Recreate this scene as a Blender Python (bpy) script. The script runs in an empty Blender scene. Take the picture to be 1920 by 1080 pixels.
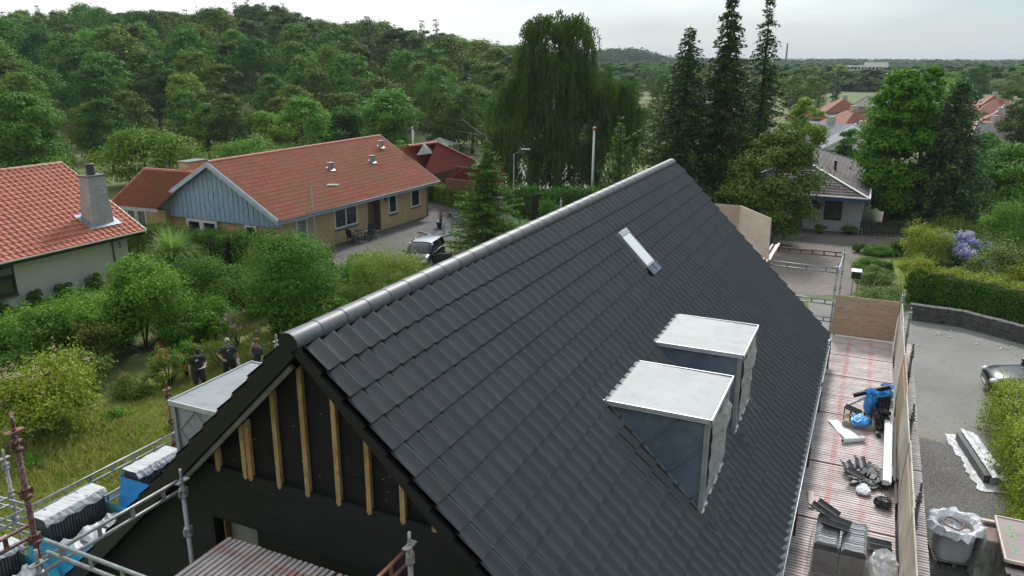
import bpy, bmesh, math, random
import numpy as np
from math import radians as R_, pi, sin, cos, tan, atan2, sqrt
from mathutils import Vector, Matrix

SC = bpy.context.scene
COL = SC.collection

# ------------------------------------------------------------------ camera
CAM_LOC = np.array([-5.789, -5.131, 11.334])
FPX = 1460.5
_yaw, _pit, _rol = R_(24.80), R_(16.40), R_(0.247)
_F = np.array([cos(_pit)*cos(_yaw), cos(_pit)*sin(_yaw), -sin(_pit)])
_Rt = np.array([sin(_yaw), -cos(_yaw), 0.0])
_U = np.cross(_Rt, _F)
_R2 = _Rt*cos(_rol) + _U*sin(_rol)
_U2 = -_Rt*sin(_rol) + _U*cos(_rol)
cam_d = bpy.data.cameras.new('camera')
cam_d.sensor_width = 36.0
cam_d.lens = FPX/1920*36.0
cam_d.clip_start = 0.1
cam_d.clip_end = 20000
cam = bpy.data.objects.new('camera', cam_d)
COL.objects.link(cam)
m = Matrix(((_R2[0], _U2[0], -_F[0], CAM_LOC[0]), (_R2[1], _U2[1], -_F[1], CAM_LOC[1]), (_R2[2], _U2[2], -_F[2], CAM_LOC[2]), (0, 0, 0, 1)))
cam.matrix_world = m
SC.camera = cam

# ------------------------------------------------------------------ world: overcast sky
SUN_EL, SUN_AZ = R_(40), R_(12)      # azimuth measured from +x towards +y
world = bpy.data.worlds.new('World')
SC.world = world
world.use_nodes = True
nt = world.node_tree
for n in list(nt.nodes): nt.nodes.remove(n)
out = nt.nodes.new('ShaderNodeOutputWorld')
bg = nt.nodes.new('ShaderNodeBackground')
bg.inputs['Strength'].default_value = 0.1
sky = nt.nodes.new('ShaderNodeTexSky')
sky.sky_type = 'NISHITA'
sky.sun_disc = False
sky.sun_elevation = SUN_EL
sky.sun_rotation = pi/2 - SUN_AZ
tc = nt.nodes.new('ShaderNodeTexCoord')
sep = nt.nodes.new('ShaderNodeSeparateXYZ')
nt.links.new(tc.outputs['Generated'], sep.inputs[0])
def wmath(op, a, b=None, clamp=False):
    n = nt.nodes.new('ShaderNodeMath'); n.operation = op; n.use_clamp = clamp
    for i, v in enumerate((a, b)):
        if v is None: continue
        if isinstance(v, (int, float)): n.inputs[i].default_value = v
        else: nt.links.new(v, n.inputs[i])
    return n.outputs[0]
# elevation ramp of an overcast sky: dim blue grey at the horizon, bright cloud overhead
mp = nt.nodes.new('ShaderNodeMapping'); mp.inputs['Scale'].default_value = (1.4, 1.4, 5.0)
nt.links.new(tc.outputs['Generated'], mp.inputs[0])
noi = nt.nodes.new('ShaderNodeTexNoise'); noi.inputs['Scale'].default_value = 1.6
noi.inputs['Detail'].default_value = 5; noi.inputs['Roughness'].default_value = 0.5
nt.links.new(mp.outputs[0], noi.inputs['Vector'])
# brightness towards the veiled sun (ahead and to the left), darker rain cloud to the right (-y side)
brd = nt.nodes.new('ShaderNodeVectorMath'); brd.operation = 'DOT_PRODUCT'
_bd = (_F*1.0 - _Rt*0.10); _bd = _bd/np.linalg.norm(_bd); brd.inputs[1].default_value = (float(_bd[0]), float(_bd[1]), 0.15)
nt.links.new(tc.outputs['Generated'], brd.inputs[0])
side = nt.nodes.new('ShaderNodeVectorMath'); side.operation = 'DOT_PRODUCT'
side.inputs[1].default_value = (float(_Rt[0]), float(_Rt[1]), 0)
nt.links.new(tc.outputs['Generated'], side.inputs[0])
t1 = wmath('MULTIPLY', side.outputs['Value'], -1.45)            # right is darker
t2 = wmath('MULTIPLY', wmath('SUBTRACT', noi.outputs['Fac'], 0.5), 2.2)
t3 = wmath('ADD', wmath('ADD', t1, t2), 0.55, clamp=True)
cr = nt.nodes.new('ShaderNodeValToRGB')
cr.color_ramp.elements[0].position = 0.0; cr.color_ramp.elements[0].color = (0.34, 0.42, 0.48, 1)
cr.color_ramp.elements[1].position = 1.0; cr.color_ramp.elements[1].color = (0.82, 0.85, 0.865, 1)
e = cr.color_ramp.elements.new(0.5); e.color = (0.58, 0.65, 0.69, 1)
nt.links.new(t3, cr.inputs[0])
# overhead the cloud layer is brighter (outside the frame)
up = wmath('MULTIPLY', wmath('SUBTRACT', sep.outputs['Z'], 0.16, clamp=True), 1.2)
ahead = nt.nodes.new('ShaderNodeVectorMath'); ahead.operation = 'DOT_PRODUCT'      # added gain: brighter ahead, dimmer behind the viewer, so roof waves contrast
ahead.inputs[1].default_value = (cos(SUN_AZ), sin(SUN_AZ), 0.1)
nt.links.new(tc.outputs['Generated'], ahead.inputs[0])
dirg = wmath('ADD', wmath('MULTIPLY', ahead.outputs['Value'], 0.52), 1.0)
gain = wmath('MULTIPLY', wmath('MULTIPLY', wmath('ADD', 1.0, up), dirg), 3.75)
gm = nt.nodes.new('ShaderNodeVectorMath'); gm.operation = 'SCALE'
nt.links.new(cr.outputs['Color'], gm.inputs[0]); nt.links.new(gain, gm.inputs['Scale'])
mx = nt.nodes.new('ShaderNodeMix'); mx.data_type = 'RGBA'; mx.inputs[0].default_value = 0.9
nt.links.new(sky.outputs[0], mx.inputs[6]); nt.links.new(gm.outputs[0], mx.inputs[7])
nt.links.new(mx.outputs[2], bg.inputs['Color'])
nt.links.new(bg.outputs[0], out.inputs['Surface'])

sun_d = bpy.data.lights.new('sun', 'SUN')
sun_d.energy = 1.5; sun_d.angle = R_(10); sun_d.color = (1.0, 0.965, 0.92)
sun = bpy.data.objects.new('sun', sun_d)
COL.objects.link(sun)
sdir = Vector((cos(SUN_EL)*cos(SUN_AZ), cos(SUN_EL)*sin(SUN_AZ), sin(SUN_EL)))
sun.rotation_euler = sdir.to_track_quat('Z', 'Y').to_euler()
sun.location = (0, 0, 60)

SC.view_settings.view_transform = 'Standard'
SC.view_settings.look = 'None'
SC.view_settings.exposure = 1.22
SC.view_settings.gamma = 1.0
SC.render.engine = 'CYCLES'
SC.cycles.max_bounces = 5
SC.cycles.diffuse_bounces = 3
SC.cycles.glossy_bounces = 2
SC.cycles.transmission_bounces = 3
SC.cycles.transparent_max_bounces = 8
SC.cycles.volume_bounces = 0
SC.cycles.caustics_reflective = False
SC.cycles.caustics_refractive = False
HAZE_DENSITY = 0.00019

# ------------------------------------------------------------------ placing helpers
def ray(px, py): return _F*FPX + _R2*(px-960) - _U2*(py-540)
def G(px, py, z=0.0):
    v = ray(px, py); t = (z-CAM_LOC[2])/v[2]; return CAM_LOC + v*t
def XP(px, py, x):
    v = ray(px, py); t = (x-CAM_LOC[0])/v[0]; return CAM_LOC + v*t
def YP(px, py, y):
    v = ray(px, py); t = (y-CAM_LOC[1])/v[1]; return CAM_LOC + v*t
def depth(p): return float((np.array(p, float)-CAM_LOC) @ _F)
def ptop(p, py):
    """height at which a vertical through ground point p reaches photo row py"""
    lo, hi = -5.0, 60.0
    for _ in range(40):
        mid = (lo+hi)/2
        v = np.array([p[0], p[1], mid])-CAM_LOC
        y = 540-FPX*(v @ _U2)/(v @ _F)
        if y > py: lo = mid
        else: hi = mid
    return lo
def mpp(p): return depth(p)/FPX        # metres per photo pixel at p

# ------------------------------------------------------------------ object helpers
def tag(o, label=None, cat=None, group=None, kind=None):
    if label: o['label'] = label
    if cat: o['category'] = cat
    if group: o['group'] = group
    if kind: o['kind'] = kind
    return o
def empty(name, loc=(0, 0, 0), rz=0.0, label=None, cat=None, group=None):
    o = bpy.data.objects.new(name, None)
    o.empty_display_size = 0.2
    o.location = tuple(float(a) for a in loc); o.rotation_euler = (0, 0, rz)
    COL.objects.link(o)
    return tag(o, label, cat, group)
def copy_tree(o, parent=None):
    c = o.copy(); COL.objects.link(c)
    if parent is not None: c.parent = parent
    for ch in list(o.children): copy_tree(ch, c)
    return c
def npmesh(name, V, Fq, mats, midx=None, smooth=False, uv=None):
    """fast mesh from numpy arrays: V (n,3), Fq (m,k)"""
    V = np.asarray(V, np.float32); Fq = np.asarray(Fq, np.int32)
    k = Fq.shape[1]
    me = bpy.data.meshes.new(name)
    me.vertices.add(len(V)); me.vertices.foreach_set('co', V.ravel())
    me.loops.add(Fq.size); me.loops.foreach_set('vertex_index', Fq.ravel())
    me.polygons.add(len(Fq))
    me.polygons.foreach_set('loop_start', np.arange(0, Fq.size, k, dtype=np.int32))
    me.polygons.foreach_set('loop_total', np.full(len(Fq), k, np.int32))
    for mm in (mats if isinstance(mats, (list, tuple)) else [mats]): me.materials.append(mm)
    if midx is not None: me.polygons.foreach_set('material_index', np.asarray(midx, np.int32))
    me.update(calc_edges=True)
    me.polygons.foreach_set('use_smooth', np.full(len(Fq), bool(smooth)))
    if uv is not None:
        l = me.uv_layers.new(name='UVMap'); l.data.foreach_set('uv', np.asarray(uv, np.float32)[Fq.ravel()].ravel())
    me.validate()
    return me
def link(name, me, parent=None, loc=(0, 0, 0), rz=0.0):
    o = bpy.data.objects.new(name, me); COL.objects.link(o)
    if parent is not None: o.parent = parent
    o.location = tuple(float(a) for a in loc); o.rotation_euler = (0, 0, rz)
    return o

class MB:
    """collects shapes and links them as one mesh object"""
    def __init__(s): s.v = []; s.f = []; s.mi = []; s.sm = []; s.cur = 0
    def add(s, vs, fs, smooth=False):
        b = len(s.v); s.v.extend([tuple(float(c) for c in p) for p in vs])
        for f in fs: s.f.append(tuple(i+b for i in f)); s.mi.append(s.cur); s.sm.append(smooth)
        return s
    def m(s, i): s.cur = i; return s
    def box(s, x0, x1, y0, y1, z0, z1):
        x0, x1 = min(x0, x1), max(x0, x1); y0, y1 = min(y0, y1), max(y0, y1); z0, z1 = min(z0, z1), max(z0, z1)
        vs = [(x0, y0, z0), (x1, y0, z0), (x1, y1, z0), (x0, y1, z0), (x0, y0, z1), (x1, y0, z1), (x1, y1, z1), (x0, y1, z1)]
        return s.add(vs, [(0, 3, 2, 1), (4, 5, 6, 7), (0, 1, 5, 4), (1, 2, 6, 5), (2, 3, 7, 6), (3, 0, 4, 7)])
    def obox(s, c, ax, ay, az):
        """oriented box: centre and three half-axis vectors"""
        c, ax, ay, az = map(lambda a: np.array(a, float), (c, ax, ay, az))
        vs = [c+sx*ax+sy*ay+sz*az for sz in (-1, 1) for sy in (-1, 1) for sx in (-1, 1)]
        return s.add(vs, [(0, 2, 3, 1), (4, 5, 7, 6), (0, 1, 5, 4), (1, 3, 7, 5), (3, 2, 6, 7), (2, 0, 4, 6)])
    def bar(s, p0, p1, w, h, up=(0, 0, 1)):
        p0, p1, up = np.array(p0, float), np.array(p1, float), np.array(up, float)
        d = p1-p0; L = np.linalg.norm(d); d = d/L
        sd = np.cross(d, up); sd /= (np.linalg.norm(sd)+1e-9); u2 = np.cross(sd, d)
        return s.obox((p0+p1)/2, d*L/2, sd*w/2, u2*h/2)
    def prism(s, poly, vec):
        """polygon (3D points) extruded by vec"""
        n = len(poly); poly = [np.array(p, float) for p in poly]; vec = np.array(vec, float)
        vs = poly+[p+vec for p in poly]
        fs = [tuple(range(n))[::-1], tuple(range(n, 2*n))]+[(i, (i+1) % n, n+(i+1) % n, n+i) for i in range(n)]
        return s.add(vs, fs)
    def tube(s, pts, r, n=8, cap=True, smooth=True):
        pts = [np.array(p, float) for p in pts]
        rs = r if isinstance(r, (list, tuple)) else [r]*len(pts)
        vs = []; prev = None
        for i, p in enumerate(pts):
            d = pts[min(i+1, len(pts)-1)]-pts[max(i-1, 0)]; d = d/(np.linalg.norm(d)+1e-9)
            if prev is None:
                a = np.array([0, 0, 1.0]) if abs(d[2]) < .9 else np.array([1.0, 0, 0])
                u = np.cross(d, a)
            else: u = prev-d*(prev @ d)
            u /= np.linalg.norm(u); prev = u; w = np.cross(d, u)
            for k in range(n):
                t = 2*pi*k/n; vs.append(p+rs[i]*(cos(t)*u+sin(t)*w))
        fs = [(i*n+k, i*n+(k+1) % n, (i+1)*n+(k+1) % n, (i+1)*n+k) for i in range(len(pts)-1) for k in range(n)]
        s.add(vs, fs, smooth)
        if cap:
            b = len(s.v)-len(vs)
            s.f.append(tuple(b+k for k in range(n))[::-1]); s.mi.append(s.cur); s.sm.append(False)
            e_ = b+(len(pts)-1)*n
            s.f.append(tuple(e_+k for k in range(n))); s.mi.append(s.cur); s.sm.append(False)
        return s
    def lathe(s, prof, c=(0, 0, 0), n=16, smooth=True):
        vs = [(c[0]+r*cos(2*pi*k/n), c[1]+r*sin(2*pi*k/n), c[2]+z) for r, z in prof for k in range(n)]
        fs = [(i*n+k, i*n+(k+1) % n, (i+1)*n+(k+1) % n, (i+1)*n+k) for i in range(len(prof)-1) for k in range(n)]
        s.add(vs, fs, smooth)
        b = len(s.v)-len(vs)
        for e_, rev in ((b, True), (b+(len(prof)-1)*n, False)):
            t = tuple(e_+k for k in range(n)); s.f.append(t[::-1] if rev else t); s.mi.append(s.cur); s.sm.append(False)
        return s
    def sph(s, c, rx, ry, rz, n=10, m_=7, jit=0.0, rng=None):
        vs = []; fs = []
        for i in range(m_+1):
            ph = pi*i/m_
            for k in range(n):
                t = 2*pi*k/n; q = 1+(rng.uniform(-jit, jit) if rng else 0)
                vs.append((c[0]+q*rx*sin(ph)*cos(t), c[1]+q*ry*sin(ph)*sin(t), c[2]+q*rz*cos(ph)))
        for i in range(m_):
            for k in range(n): fs.append((i*n+k, (i+1)*n+k, (i+1)*n+(k+1) % n, i*n+(k+1) % n))
        return s.add(vs, fs, True)
    def grid(s, P, smooth=False, flip=False):
        """P: (a,b,3) array"""
        P = np.asarray(P, float); a, b = P.shape[:2]
        fs = []
        for i in range(a-1):
            for j in range(b-1):
                q = (i*b+j, (i+1)*b+j, (i+1)*b+j+1, i*b+j+1); fs.append(q[::-1] if flip else q)
        return s.add(P.reshape(-1, 3), fs, smooth)
    def build(s, name, mats, parent=None, loc=(0, 0, 0), rz=0.0, bevel=0.0):
        me = bpy.data.meshes.new(name); me.from_pydata(s.v, [], s.f)
        for mm in (mats if isinstance(mats, (list, tuple)) else [mats]): me.materials.append(mm)
        me.polygons.foreach_set('material_index', s.mi); me.polygons.foreach_set('use_smooth', s.sm)
        me.update()
        o = link(name, me, parent, loc, rz)
        if bevel:
            b = o.modifiers.new('bevel', 'BEVEL'); b.width = bevel; b.segments = 2; b.limit_method = 'ANGLE'
        return o

# ------------------------------------------------------------------ materials
MATS = {}
def newmat(name):
    mt = bpy.data.materials.new(name); mt.use_nodes = True
    t = mt.node_tree; b = t.nodes['Principled BSDF']
    return mt, t, b
def tex(t, kind, **kw):
    n = t.nodes.new(kind)
    for k, v in kw.items():
        if k in n.inputs: n.inputs[k].default_value = v
        else: setattr(n, k, v)
    return n
def c4(c): return (c[0], c[1], c[2], 1)
def mixc(t, fac, a, b, mode='MIX'):
    n = t.nodes.new('ShaderNodeMix'); n.data_type = 'RGBA'; n.blend_type = mode
    for i, v in ((0, fac), (6, a), (7, b)):
        if isinstance(v, (int, float)): n.inputs[i].default_value = v
        elif isinstance(v, tuple): n.inputs[i].default_value = c4(v)
        else: t.links.new(v, n.inputs[i])
    return n.outputs[2]
def ramp(t, src, p0, p1):
    n = t.nodes.new('ShaderNodeMapRange'); n.inputs['From Min'].default_value = p0; n.inputs['From Max'].default_value = p1
    n.clamp = True
    t.links.new(src, n.inputs['Value']); return n.outputs[0]
def noise(t, scale, detail=4, rough=.55, coord='Object', stretch=None):
    tcn = t.nodes.new('ShaderNodeTexCoord'); src = tcn.outputs[coord]
    if stretch:
        mp_ = t.nodes.new('ShaderNodeMapping'); mp_.inputs['Scale'].default_value = stretch
        t.links.new(src, mp_.inputs[0]); src = mp_.outputs[0]
    n = tex(t, 'ShaderNodeTexNoise', Scale=scale, Detail=detail, Roughness=rough)
    t.links.new(src, n.inputs['Vector']); return n.outputs['Fac']
def bump(t, b, h, strength=.4, dist=.02):
    n = t.nodes.new('ShaderNodeBump'); n.inputs['Strength'].default_value = strength; n.inputs['Distance'].default_value = dist
    t.links.new(h, n.inputs['Height']); t.links.new(n.outputs[0], b.inputs['Normal'])
def M(name, c1, c2=None, scale=3.0, rough=.7, metal=0.0, bmp=0.0, bscale=None, c3=None, speck=None, spec=None, coat=0.0, stretch=None, lo=.35, hi=.65, bdist=.01):
    if name in MATS: return MATS[name]
    mt, t, b = newmat(name)
    b.inputs['Roughness'].default_value = rough; b.inputs['Metallic'].default_value = metal
    if spec is not None: b.inputs['Specular IOR Level'].default_value = spec
    if coat: b.inputs['Coat Weight'].default_value = coat; b.inputs['Coat Roughness'].default_value = .05
    b.inputs['Base Color'].default_value = c4(c1)
    if c2:
        f = ramp(t, noise(t, scale, stretch=stretch), lo, hi)
        col = mixc(t, f, c1, c2)
        if c3:
            g = ramp(t, noise(t, scale*4.7, 3, stretch=stretch), .5, .75); col = mixc(t, g, col, c3)
        if speck:
            for sc_, cc_, l_, h_ in speck:
                g = ramp(t, noise(t, sc_, 3, .7), l_, h_); col = mixc(t, g, col, cc_)
        t.links.new(col, b.inputs['Base Color'])
    if bmp: bump(t, b, noise(t, bscale or scale*6, 4, .6, stretch=stretch), bmp, bdist)
    MATS[name] = mt; return mt
def brickmat(name, c1, c2, mortar, bw=.24, bh=.072, rough=.85, ms=.011, sx=1.0):
    mt, t, b = newmat(name); b.inputs['Roughness'].default_value = rough
    tcn = t.nodes.new('ShaderNodeTexCoord'); sp = t.nodes.new('ShaderNodeSeparateXYZ'); t.links.new(tcn.outputs['Object'], sp.inputs[0])
    ad = t.nodes.new('ShaderNodeMath'); ad.operation = 'ADD'; t.links.new(sp.outputs[0], ad.inputs[0]); t.links.new(sp.outputs[1], ad.inputs[1])
    cb = t.nodes.new('ShaderNodeCombineXYZ'); t.links.new(ad.outputs[0], cb.inputs[0]); t.links.new(sp.outputs[2], cb.inputs[1])
    br = t.nodes.new('ShaderNodeTexBrick'); t.links.new(cb.outputs[0], br.inputs['Vector'])
    br.inputs['Color1'].default_value = c4(c1); br.inputs['Color2'].default_value = c4(c2); br.inputs['Mortar'].default_value = c4(mortar)
    br.inputs['Scale'].default_value = 1; br.inputs['Brick Width'].default_value = bw; br.inputs['Row Height'].default_value = bh
    br.inputs['Mortar Size'].default_value = ms; br.inputs['Bias'].default_value = 0
    f = ramp(t, noise(t, 1.3, 5), .3, .75)
    col = mixc(t, f, br.outputs['Color'], tuple(.8*a for a in c1))
    t.links.new(col, b.inputs['Base Color'])
    inv = t.nodes.new('ShaderNodeMath'); inv.operation = 'SUBTRACT'; inv.inputs[0].default_value = 1; t.links.new(br.outputs['Fac'], inv.inputs[1])
    bump(t, b, inv.outputs[0], .5, .01)
    MATS[name] = mt; return mt
def pavemat(name, c1, c2, mortar, bw=.2, bh=.1, ang=0.0):
    mt, t, b = newmat(name); b.inputs['Roughness'].default_value = .9
    tcn = t.nodes.new('ShaderNodeTexCoord'); mp_ = t.nodes.new('ShaderNodeMapping'); mp_.inputs['Rotation'].default_value = (0, 0, ang)
    t.links.new(tcn.outputs['Object'], mp_.inputs[0])
    br = t.nodes.new('ShaderNodeTexBrick'); t.links.new(mp_.outputs[0], br.inputs['Vector'])
    br.inputs['Color1'].default_value = c4(c1); br.inputs['Color2'].default_value = c4(c2); br.inputs['Mortar'].default_value = c4(mortar)
    br.inputs['Scale'].default_value = 1; br.inputs['Brick Width'].default_value = bw; br.inputs['Row Height'].default_value = bh
    br.inputs['Mortar Size'].default_value = .012
    f = ramp(t, noise(t, .45, 6, .65), .38, .68)
    col = mixc(t, f, br.outputs['Color'], tuple(.62*a for a in c1))
    t.links.new(col, b.inputs['Base Color'])
    bump(t, b, noise(t, 30), .3, .01)
    MATS[name] = mt; return mt
def tilemat(name, c1, c2, cs=None, rough=.6, dirt=None, spec=.5, speck=.0):
    """roof tiles: colour varies tile by tile (UV cells), stains by noise"""
    mt, t, b = newmat(name); b.inputs['Roughness'].default_value = rough; b.inputs['Specular IOR Level'].default_value = spec
    uvn = t.nodes.new('ShaderNodeUVMap')
    fl = t.nodes.new('ShaderNodeVectorMath'); fl.operation = 'FLOOR'; t.links.new(uvn.outputs[0], fl.inputs[0])
    wn = t.nodes.new('ShaderNodeTexWhiteNoise'); wn.noise_dimensions = '2D'; t.links.new(fl.outputs[0], wn.inputs['Vector'])
    col = mixc(t, wn.outputs['Value'], c1, c2)
    if cs is not None:
        f = ramp(t, noise(t, .55, 6, .65), .42, .68); col = mixc(t, f, col, cs)
    if dirt is not None:
        f = ramp(t, noise(t, 9, 5, .7), .52, .75); col = mixc(t, f, col, dirt)
    t.links.new(col, b.inputs['Base Color'])
    bump(t, b, noise(t, 60, 4, .7), .25, .004)
    MATS[name] = mt; return mt
def leafmat(name, c1, c2, c3=None, trans=.25, scale=.35, rough=.6, ivar=.35, spec=.12):
    """foliage: hue drifts between clumps and between plants"""
    mt, t, b = newmat(name); b.inputs['Roughness'].default_value = rough; b.inputs['Specular IOR Level'].default_value = spec
    fx_ = lambda c: (c[0]*1.38, c[1]*1.62, c[2]*.85) if c[1] > c[0] and c[1] > c[2] and max(c) < .25 else (c[0]*1.08, c[1]*1.14, c[2]*.8) if c[1] > c[0] and c[1] > c[2] else c
    c3 = c3 if c3 else tuple(a*1.5 for a in c2); c1, c2, c3 = fx_(c1), fx_(c2), fx_(c3)
    f = ramp(t, noise(t, scale, 3), .35, .65)
    col = mixc(t, f, c1, c2)
    g = ramp(t, noise(t, scale*9, 2), .35, .7)
    col = mixc(t, g, col, c3 if c3 else tuple(a*1.5 for a in c2))
    oi = t.nodes.new('ShaderNodeObjectInfo')
    hs = t.nodes.new('ShaderNodeHueSaturation')
    def mr(src, a0, a1):
        n = t.nodes.new('ShaderNodeMapRange'); n.inputs['To Min'].default_value = a0; n.inputs['To Max'].default_value = a1
        t.links.new(src, n.inputs['Value']); return n.outputs[0]
    t.links.new(mr(oi.outputs['Random'], .5-.035*ivar/.35, .5+.03*ivar/.35), hs.inputs['Hue'])
    wn = t.nodes.new('ShaderNodeTexWhiteNoise'); wn.noise_dimensions = '1D'; t.links.new(oi.outputs['Random'], wn.inputs['W'])
    t.links.new(mr(wn.outputs['Value'], 1-ivar, 1+ivar), hs.inputs['Value'])
    t.links.new(col, hs.inputs['Color'])
    t.links.new(hs.outputs[0], b.inputs['Base Color'])
    tr = t.nodes.new('ShaderNodeBsdfTranslucent'); t.links.new(hs.outputs[0], tr.inputs['Color'])
    ms = t.nodes.new('ShaderNodeMixShader'); ms.inputs[0].default_value = trans
    t.links.new(b.outputs[0], ms.inputs[1]); t.links.new(tr.outputs[0], ms.inputs[2])
    t.links.new(ms.outputs[0], t.nodes['Material Output'].inputs['Surface'])
    MATS[name] = mt; return mt

# ------------------------------------------------------------------ foliage geometry
def nrm(a): return a/(np.linalg.norm(a, axis=-1, keepdims=True)+1e-9)
def leafquads(P, N, size, rg, asp=.6, along=None):
    """rhombic leaf cards at P facing roughly N; returns V,F"""
    n = len(P); size = np.broadcast_to(np.asarray(size, float), (n,))[:, None]
    N = nrm(N)
    a = rg.normal(size=(n, 3)) if along is None else along+rg.normal(size=(n, 3))*.25
    t = nrm(a-(a*N).sum(1, keepdims=True)*N); b = np.cross(N, t)
    V = np.stack([P-t*size*.5, P+b*size*.5*asp, P+t*size*.5, P-b*size*.5*asp], 1).reshape(-1, 3)
    return V, np.arange(4*n).reshape(n, 4)
def blob_leaves(C, Rr, npb, leaf, rg, asp=.65, flat=.8, up=.35, scat=.22, lower=.75):
    """C (k,3) clump centres, Rr (k,) radii"""
    k = len(C); idx = np.repeat(np.arange(k), npb)
    d = nrm(rg.normal(size=(len(idx), 3)))
    d[:, 2] = np.where(d[:, 2] < -.3, -d[:, 2]*lower, d[:, 2])
    rr = Rr[idx]*(1-np.abs(rg.normal(size=len(idx)))*scat)
    rr = np.where(rg.random(len(idx)) < .08, Rr[idx]*1.18, rr)
    P = C[idx]+d*rr[:, None]*np.array([1, 1, flat])
    N = d+rg.normal(size=d.shape)*.45+np.array([0, 0, up])
    return leafquads(P, N, leaf*rg.uniform(.7, 1.3, len(idx)), rg, asp)
def merge(parts):
    Vs, Fs, ms = [], [], []; o = 0
    for V, Fq, mi in parts:
        Vs.append(V); Fs.append(Fq+o); ms.append(np.full(len(Fq), mi)); o += len(V)
    return np.concatenate(Vs), np.concatenate(Fs), np.concatenate(ms)
def tubeq(pts, rs, n=6):
    mb = MB().tube(pts, list(rs), n, cap=False); return np.array(mb.v), np.array(mb.f)
def limbs(rg, H, r0, nl, spread, z0=.3, z1=.85, rise=.5):
    """trunk and limbs as quads"""
    ps = []
    tr = [np.array([rg.normal()*.03*H*t, rg.normal()*.03*H*t, H*t]) for t in (0, .2, .4, .6, .8, .95)]
    tr[0] = np.array([0, 0, -.1])
    ps.append(tubeq(tr, [r0*(1.25 if i == 0 else 1-.16*i) for i in range(6)], 8))
    for i in range(nl):
        f = rg.uniform(z0, z1); j = f*5; k = min(int(j), 4); p = tr[k]+(tr[k+1]-tr[k])*(j-k)
        a = rg.uniform(0, 2*pi); L = spread*rg.uniform(.6, 1)*(1.2-.5*f)
        d = np.array([cos(a), sin(a), rise*rg.uniform(.6, 1.3)])
        q = p+d*L*.5+np.array([0, 0, -.02*L]); e_ = p+d*L+np.array([0, 0, .12*L])
        ps.append(tubeq([p, q, e_], [r0*.42, r0*.28, r0*.1], 5))
    V, Fq, _ = merge([(v, f, 0) for v, f in ps]); return V, Fq
def blob_centres(rg, nb, R, z0, z1, top=.5, fill=.62, bulge=.45):
    """clump centres filling an uneven crown between heights z0,z1"""
    C = []; Rs = []
    H = z1-z0
    for i in range(nb):
        f = rg.random()**.8
        env = (1-abs((f-bulge)/(1-bulge if f > bulge else bulge))**2.2)**.5 if 0 < f < 1 else 0
        env = max(env, .22)*R
        a = rg.uniform(0, 2*pi); r = env*sqrt(rg.uniform(.25, 1))*rg.uniform(.8, 1.1)*fill/.62*.72
        C.append((r*cos(a), r*sin(a), z0+f*H*.92)); Rs.append(R*rg.uniform(.2, .36)*(.75 if f > .8 else 1))
    return np.array(C), np.array(Rs)

# ------------------------------------------------------------------ tiled roof surface (real waves, lapped courses)
PROF = [(0, .057), (.035, .053), (.06, .036), (.085, .046), (.15, .034), (.24, .019), (.34, .007), (.45, .001), (.56, .001), (.67, .007), (.77, .018), (.86, .034), (.93, .050), (.97, .056)]
PROF_PAN = [(0, .050), (.10, .038), (.22, .012), (.38, .002), (.55, .004), (.68, .016), (.80, .040), (.90, .052)]
def tile_sheet(TN, TF, BF, BN, nu, nv, prof=PROF, lift=.046, amp=1.38, rows=None, jit=0.005, seed=0, end=.03):
    """surface between four corners (top near/far, bottom far/near); returns V,F,UV"""
    TN, TF, BF, BN = [np.array(a, float) for a in (TN, TF, BF, BN)]
    n = np.cross(BN-TN, TF-TN); n /= np.linalg.norm(n)
    if n[2] < 0: n = -n
    us = np.array([(i+f)/nu for i in range(nu) for f, _ in prof]+[1.0])
    hs = np.array([h for i in range(nu) for _, h in prof]+[prof[0][1]])*amp
    rg = np.random.RandomState(seed)
    cell = np.array([i for i in range(nu) for _ in prof]+[nu-1])
    rows = rows if rows is not None else [j/nv for j in range(nv+1)]
    lines = []
    SLn = np.linalg.norm(BN-TN)
    for j in range(nv):
        jt = rg.uniform(-jit, jit, nu)[cell]
        lines.append((rows[j]-(.035/SLn if j else 0), 0.0, j+.001, jt*0)); lines.append((rows[j+1], lift, j+.96, jt)); lines.append((rows[j+1], lift-.016, j+.98, jt))
    lines.append((rows[nv]+1e-4, -end, nv-.02, jt*0))
    V = []; UV = []
    for s_, lf, vv, jt in lines:
        a = TN+(BN-TN)*s_; b = TF+(BF-TF)*s_
        P = a[None]+(b-a)[None]*us[:, None]+n[None]*(hs*(1 if lf >= 0 else .3)+lf+jt)[:, None]
        V.append(P); UV.append(np.stack([us*nu*.9999+.0001, np.full(len(us), vv)], 1))
    a = len(lines); b = len(us); V = np.concatenate(V); UV = np.concatenate(UV)
    # every strip gets its own vertices, so waves shade smoothly and laps stay crisp
    V3 = V.reshape(a, b, 3); U3 = UV.reshape(a, b, 2); Vn, Un, Fn = [], [], []; o = 0
    for i in range(a-1):
        Vn += [V3[i], V3[i+1]]; Un += [U3[i], U3[i+1]]; I0 = o+np.arange(b); I1 = I0+b
        Fn.append(np.stack([I0[:-1], I1[:-1], I1[1:], I0[1:]], -1)); o += 2*b
    V = np.concatenate(Vn); UV = np.concatenate(Un); F = np.concatenate(Fn)
    f0 = V[F[0]]; nn = np.cross(f0[1]-f0[0], f0[2]-f0[0])
    if nn @ n < 0: F = F[:, ::-1]
    return V, F, UV
def tile_roof(name, corners, nu, nv, mt, parent, **kw):
    V, F, UV = tile_sheet(*corners, nu, nv, **kw)
    return link(name, npmesh(name, V, F, mt, uv=UV, smooth=True), parent)

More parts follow.
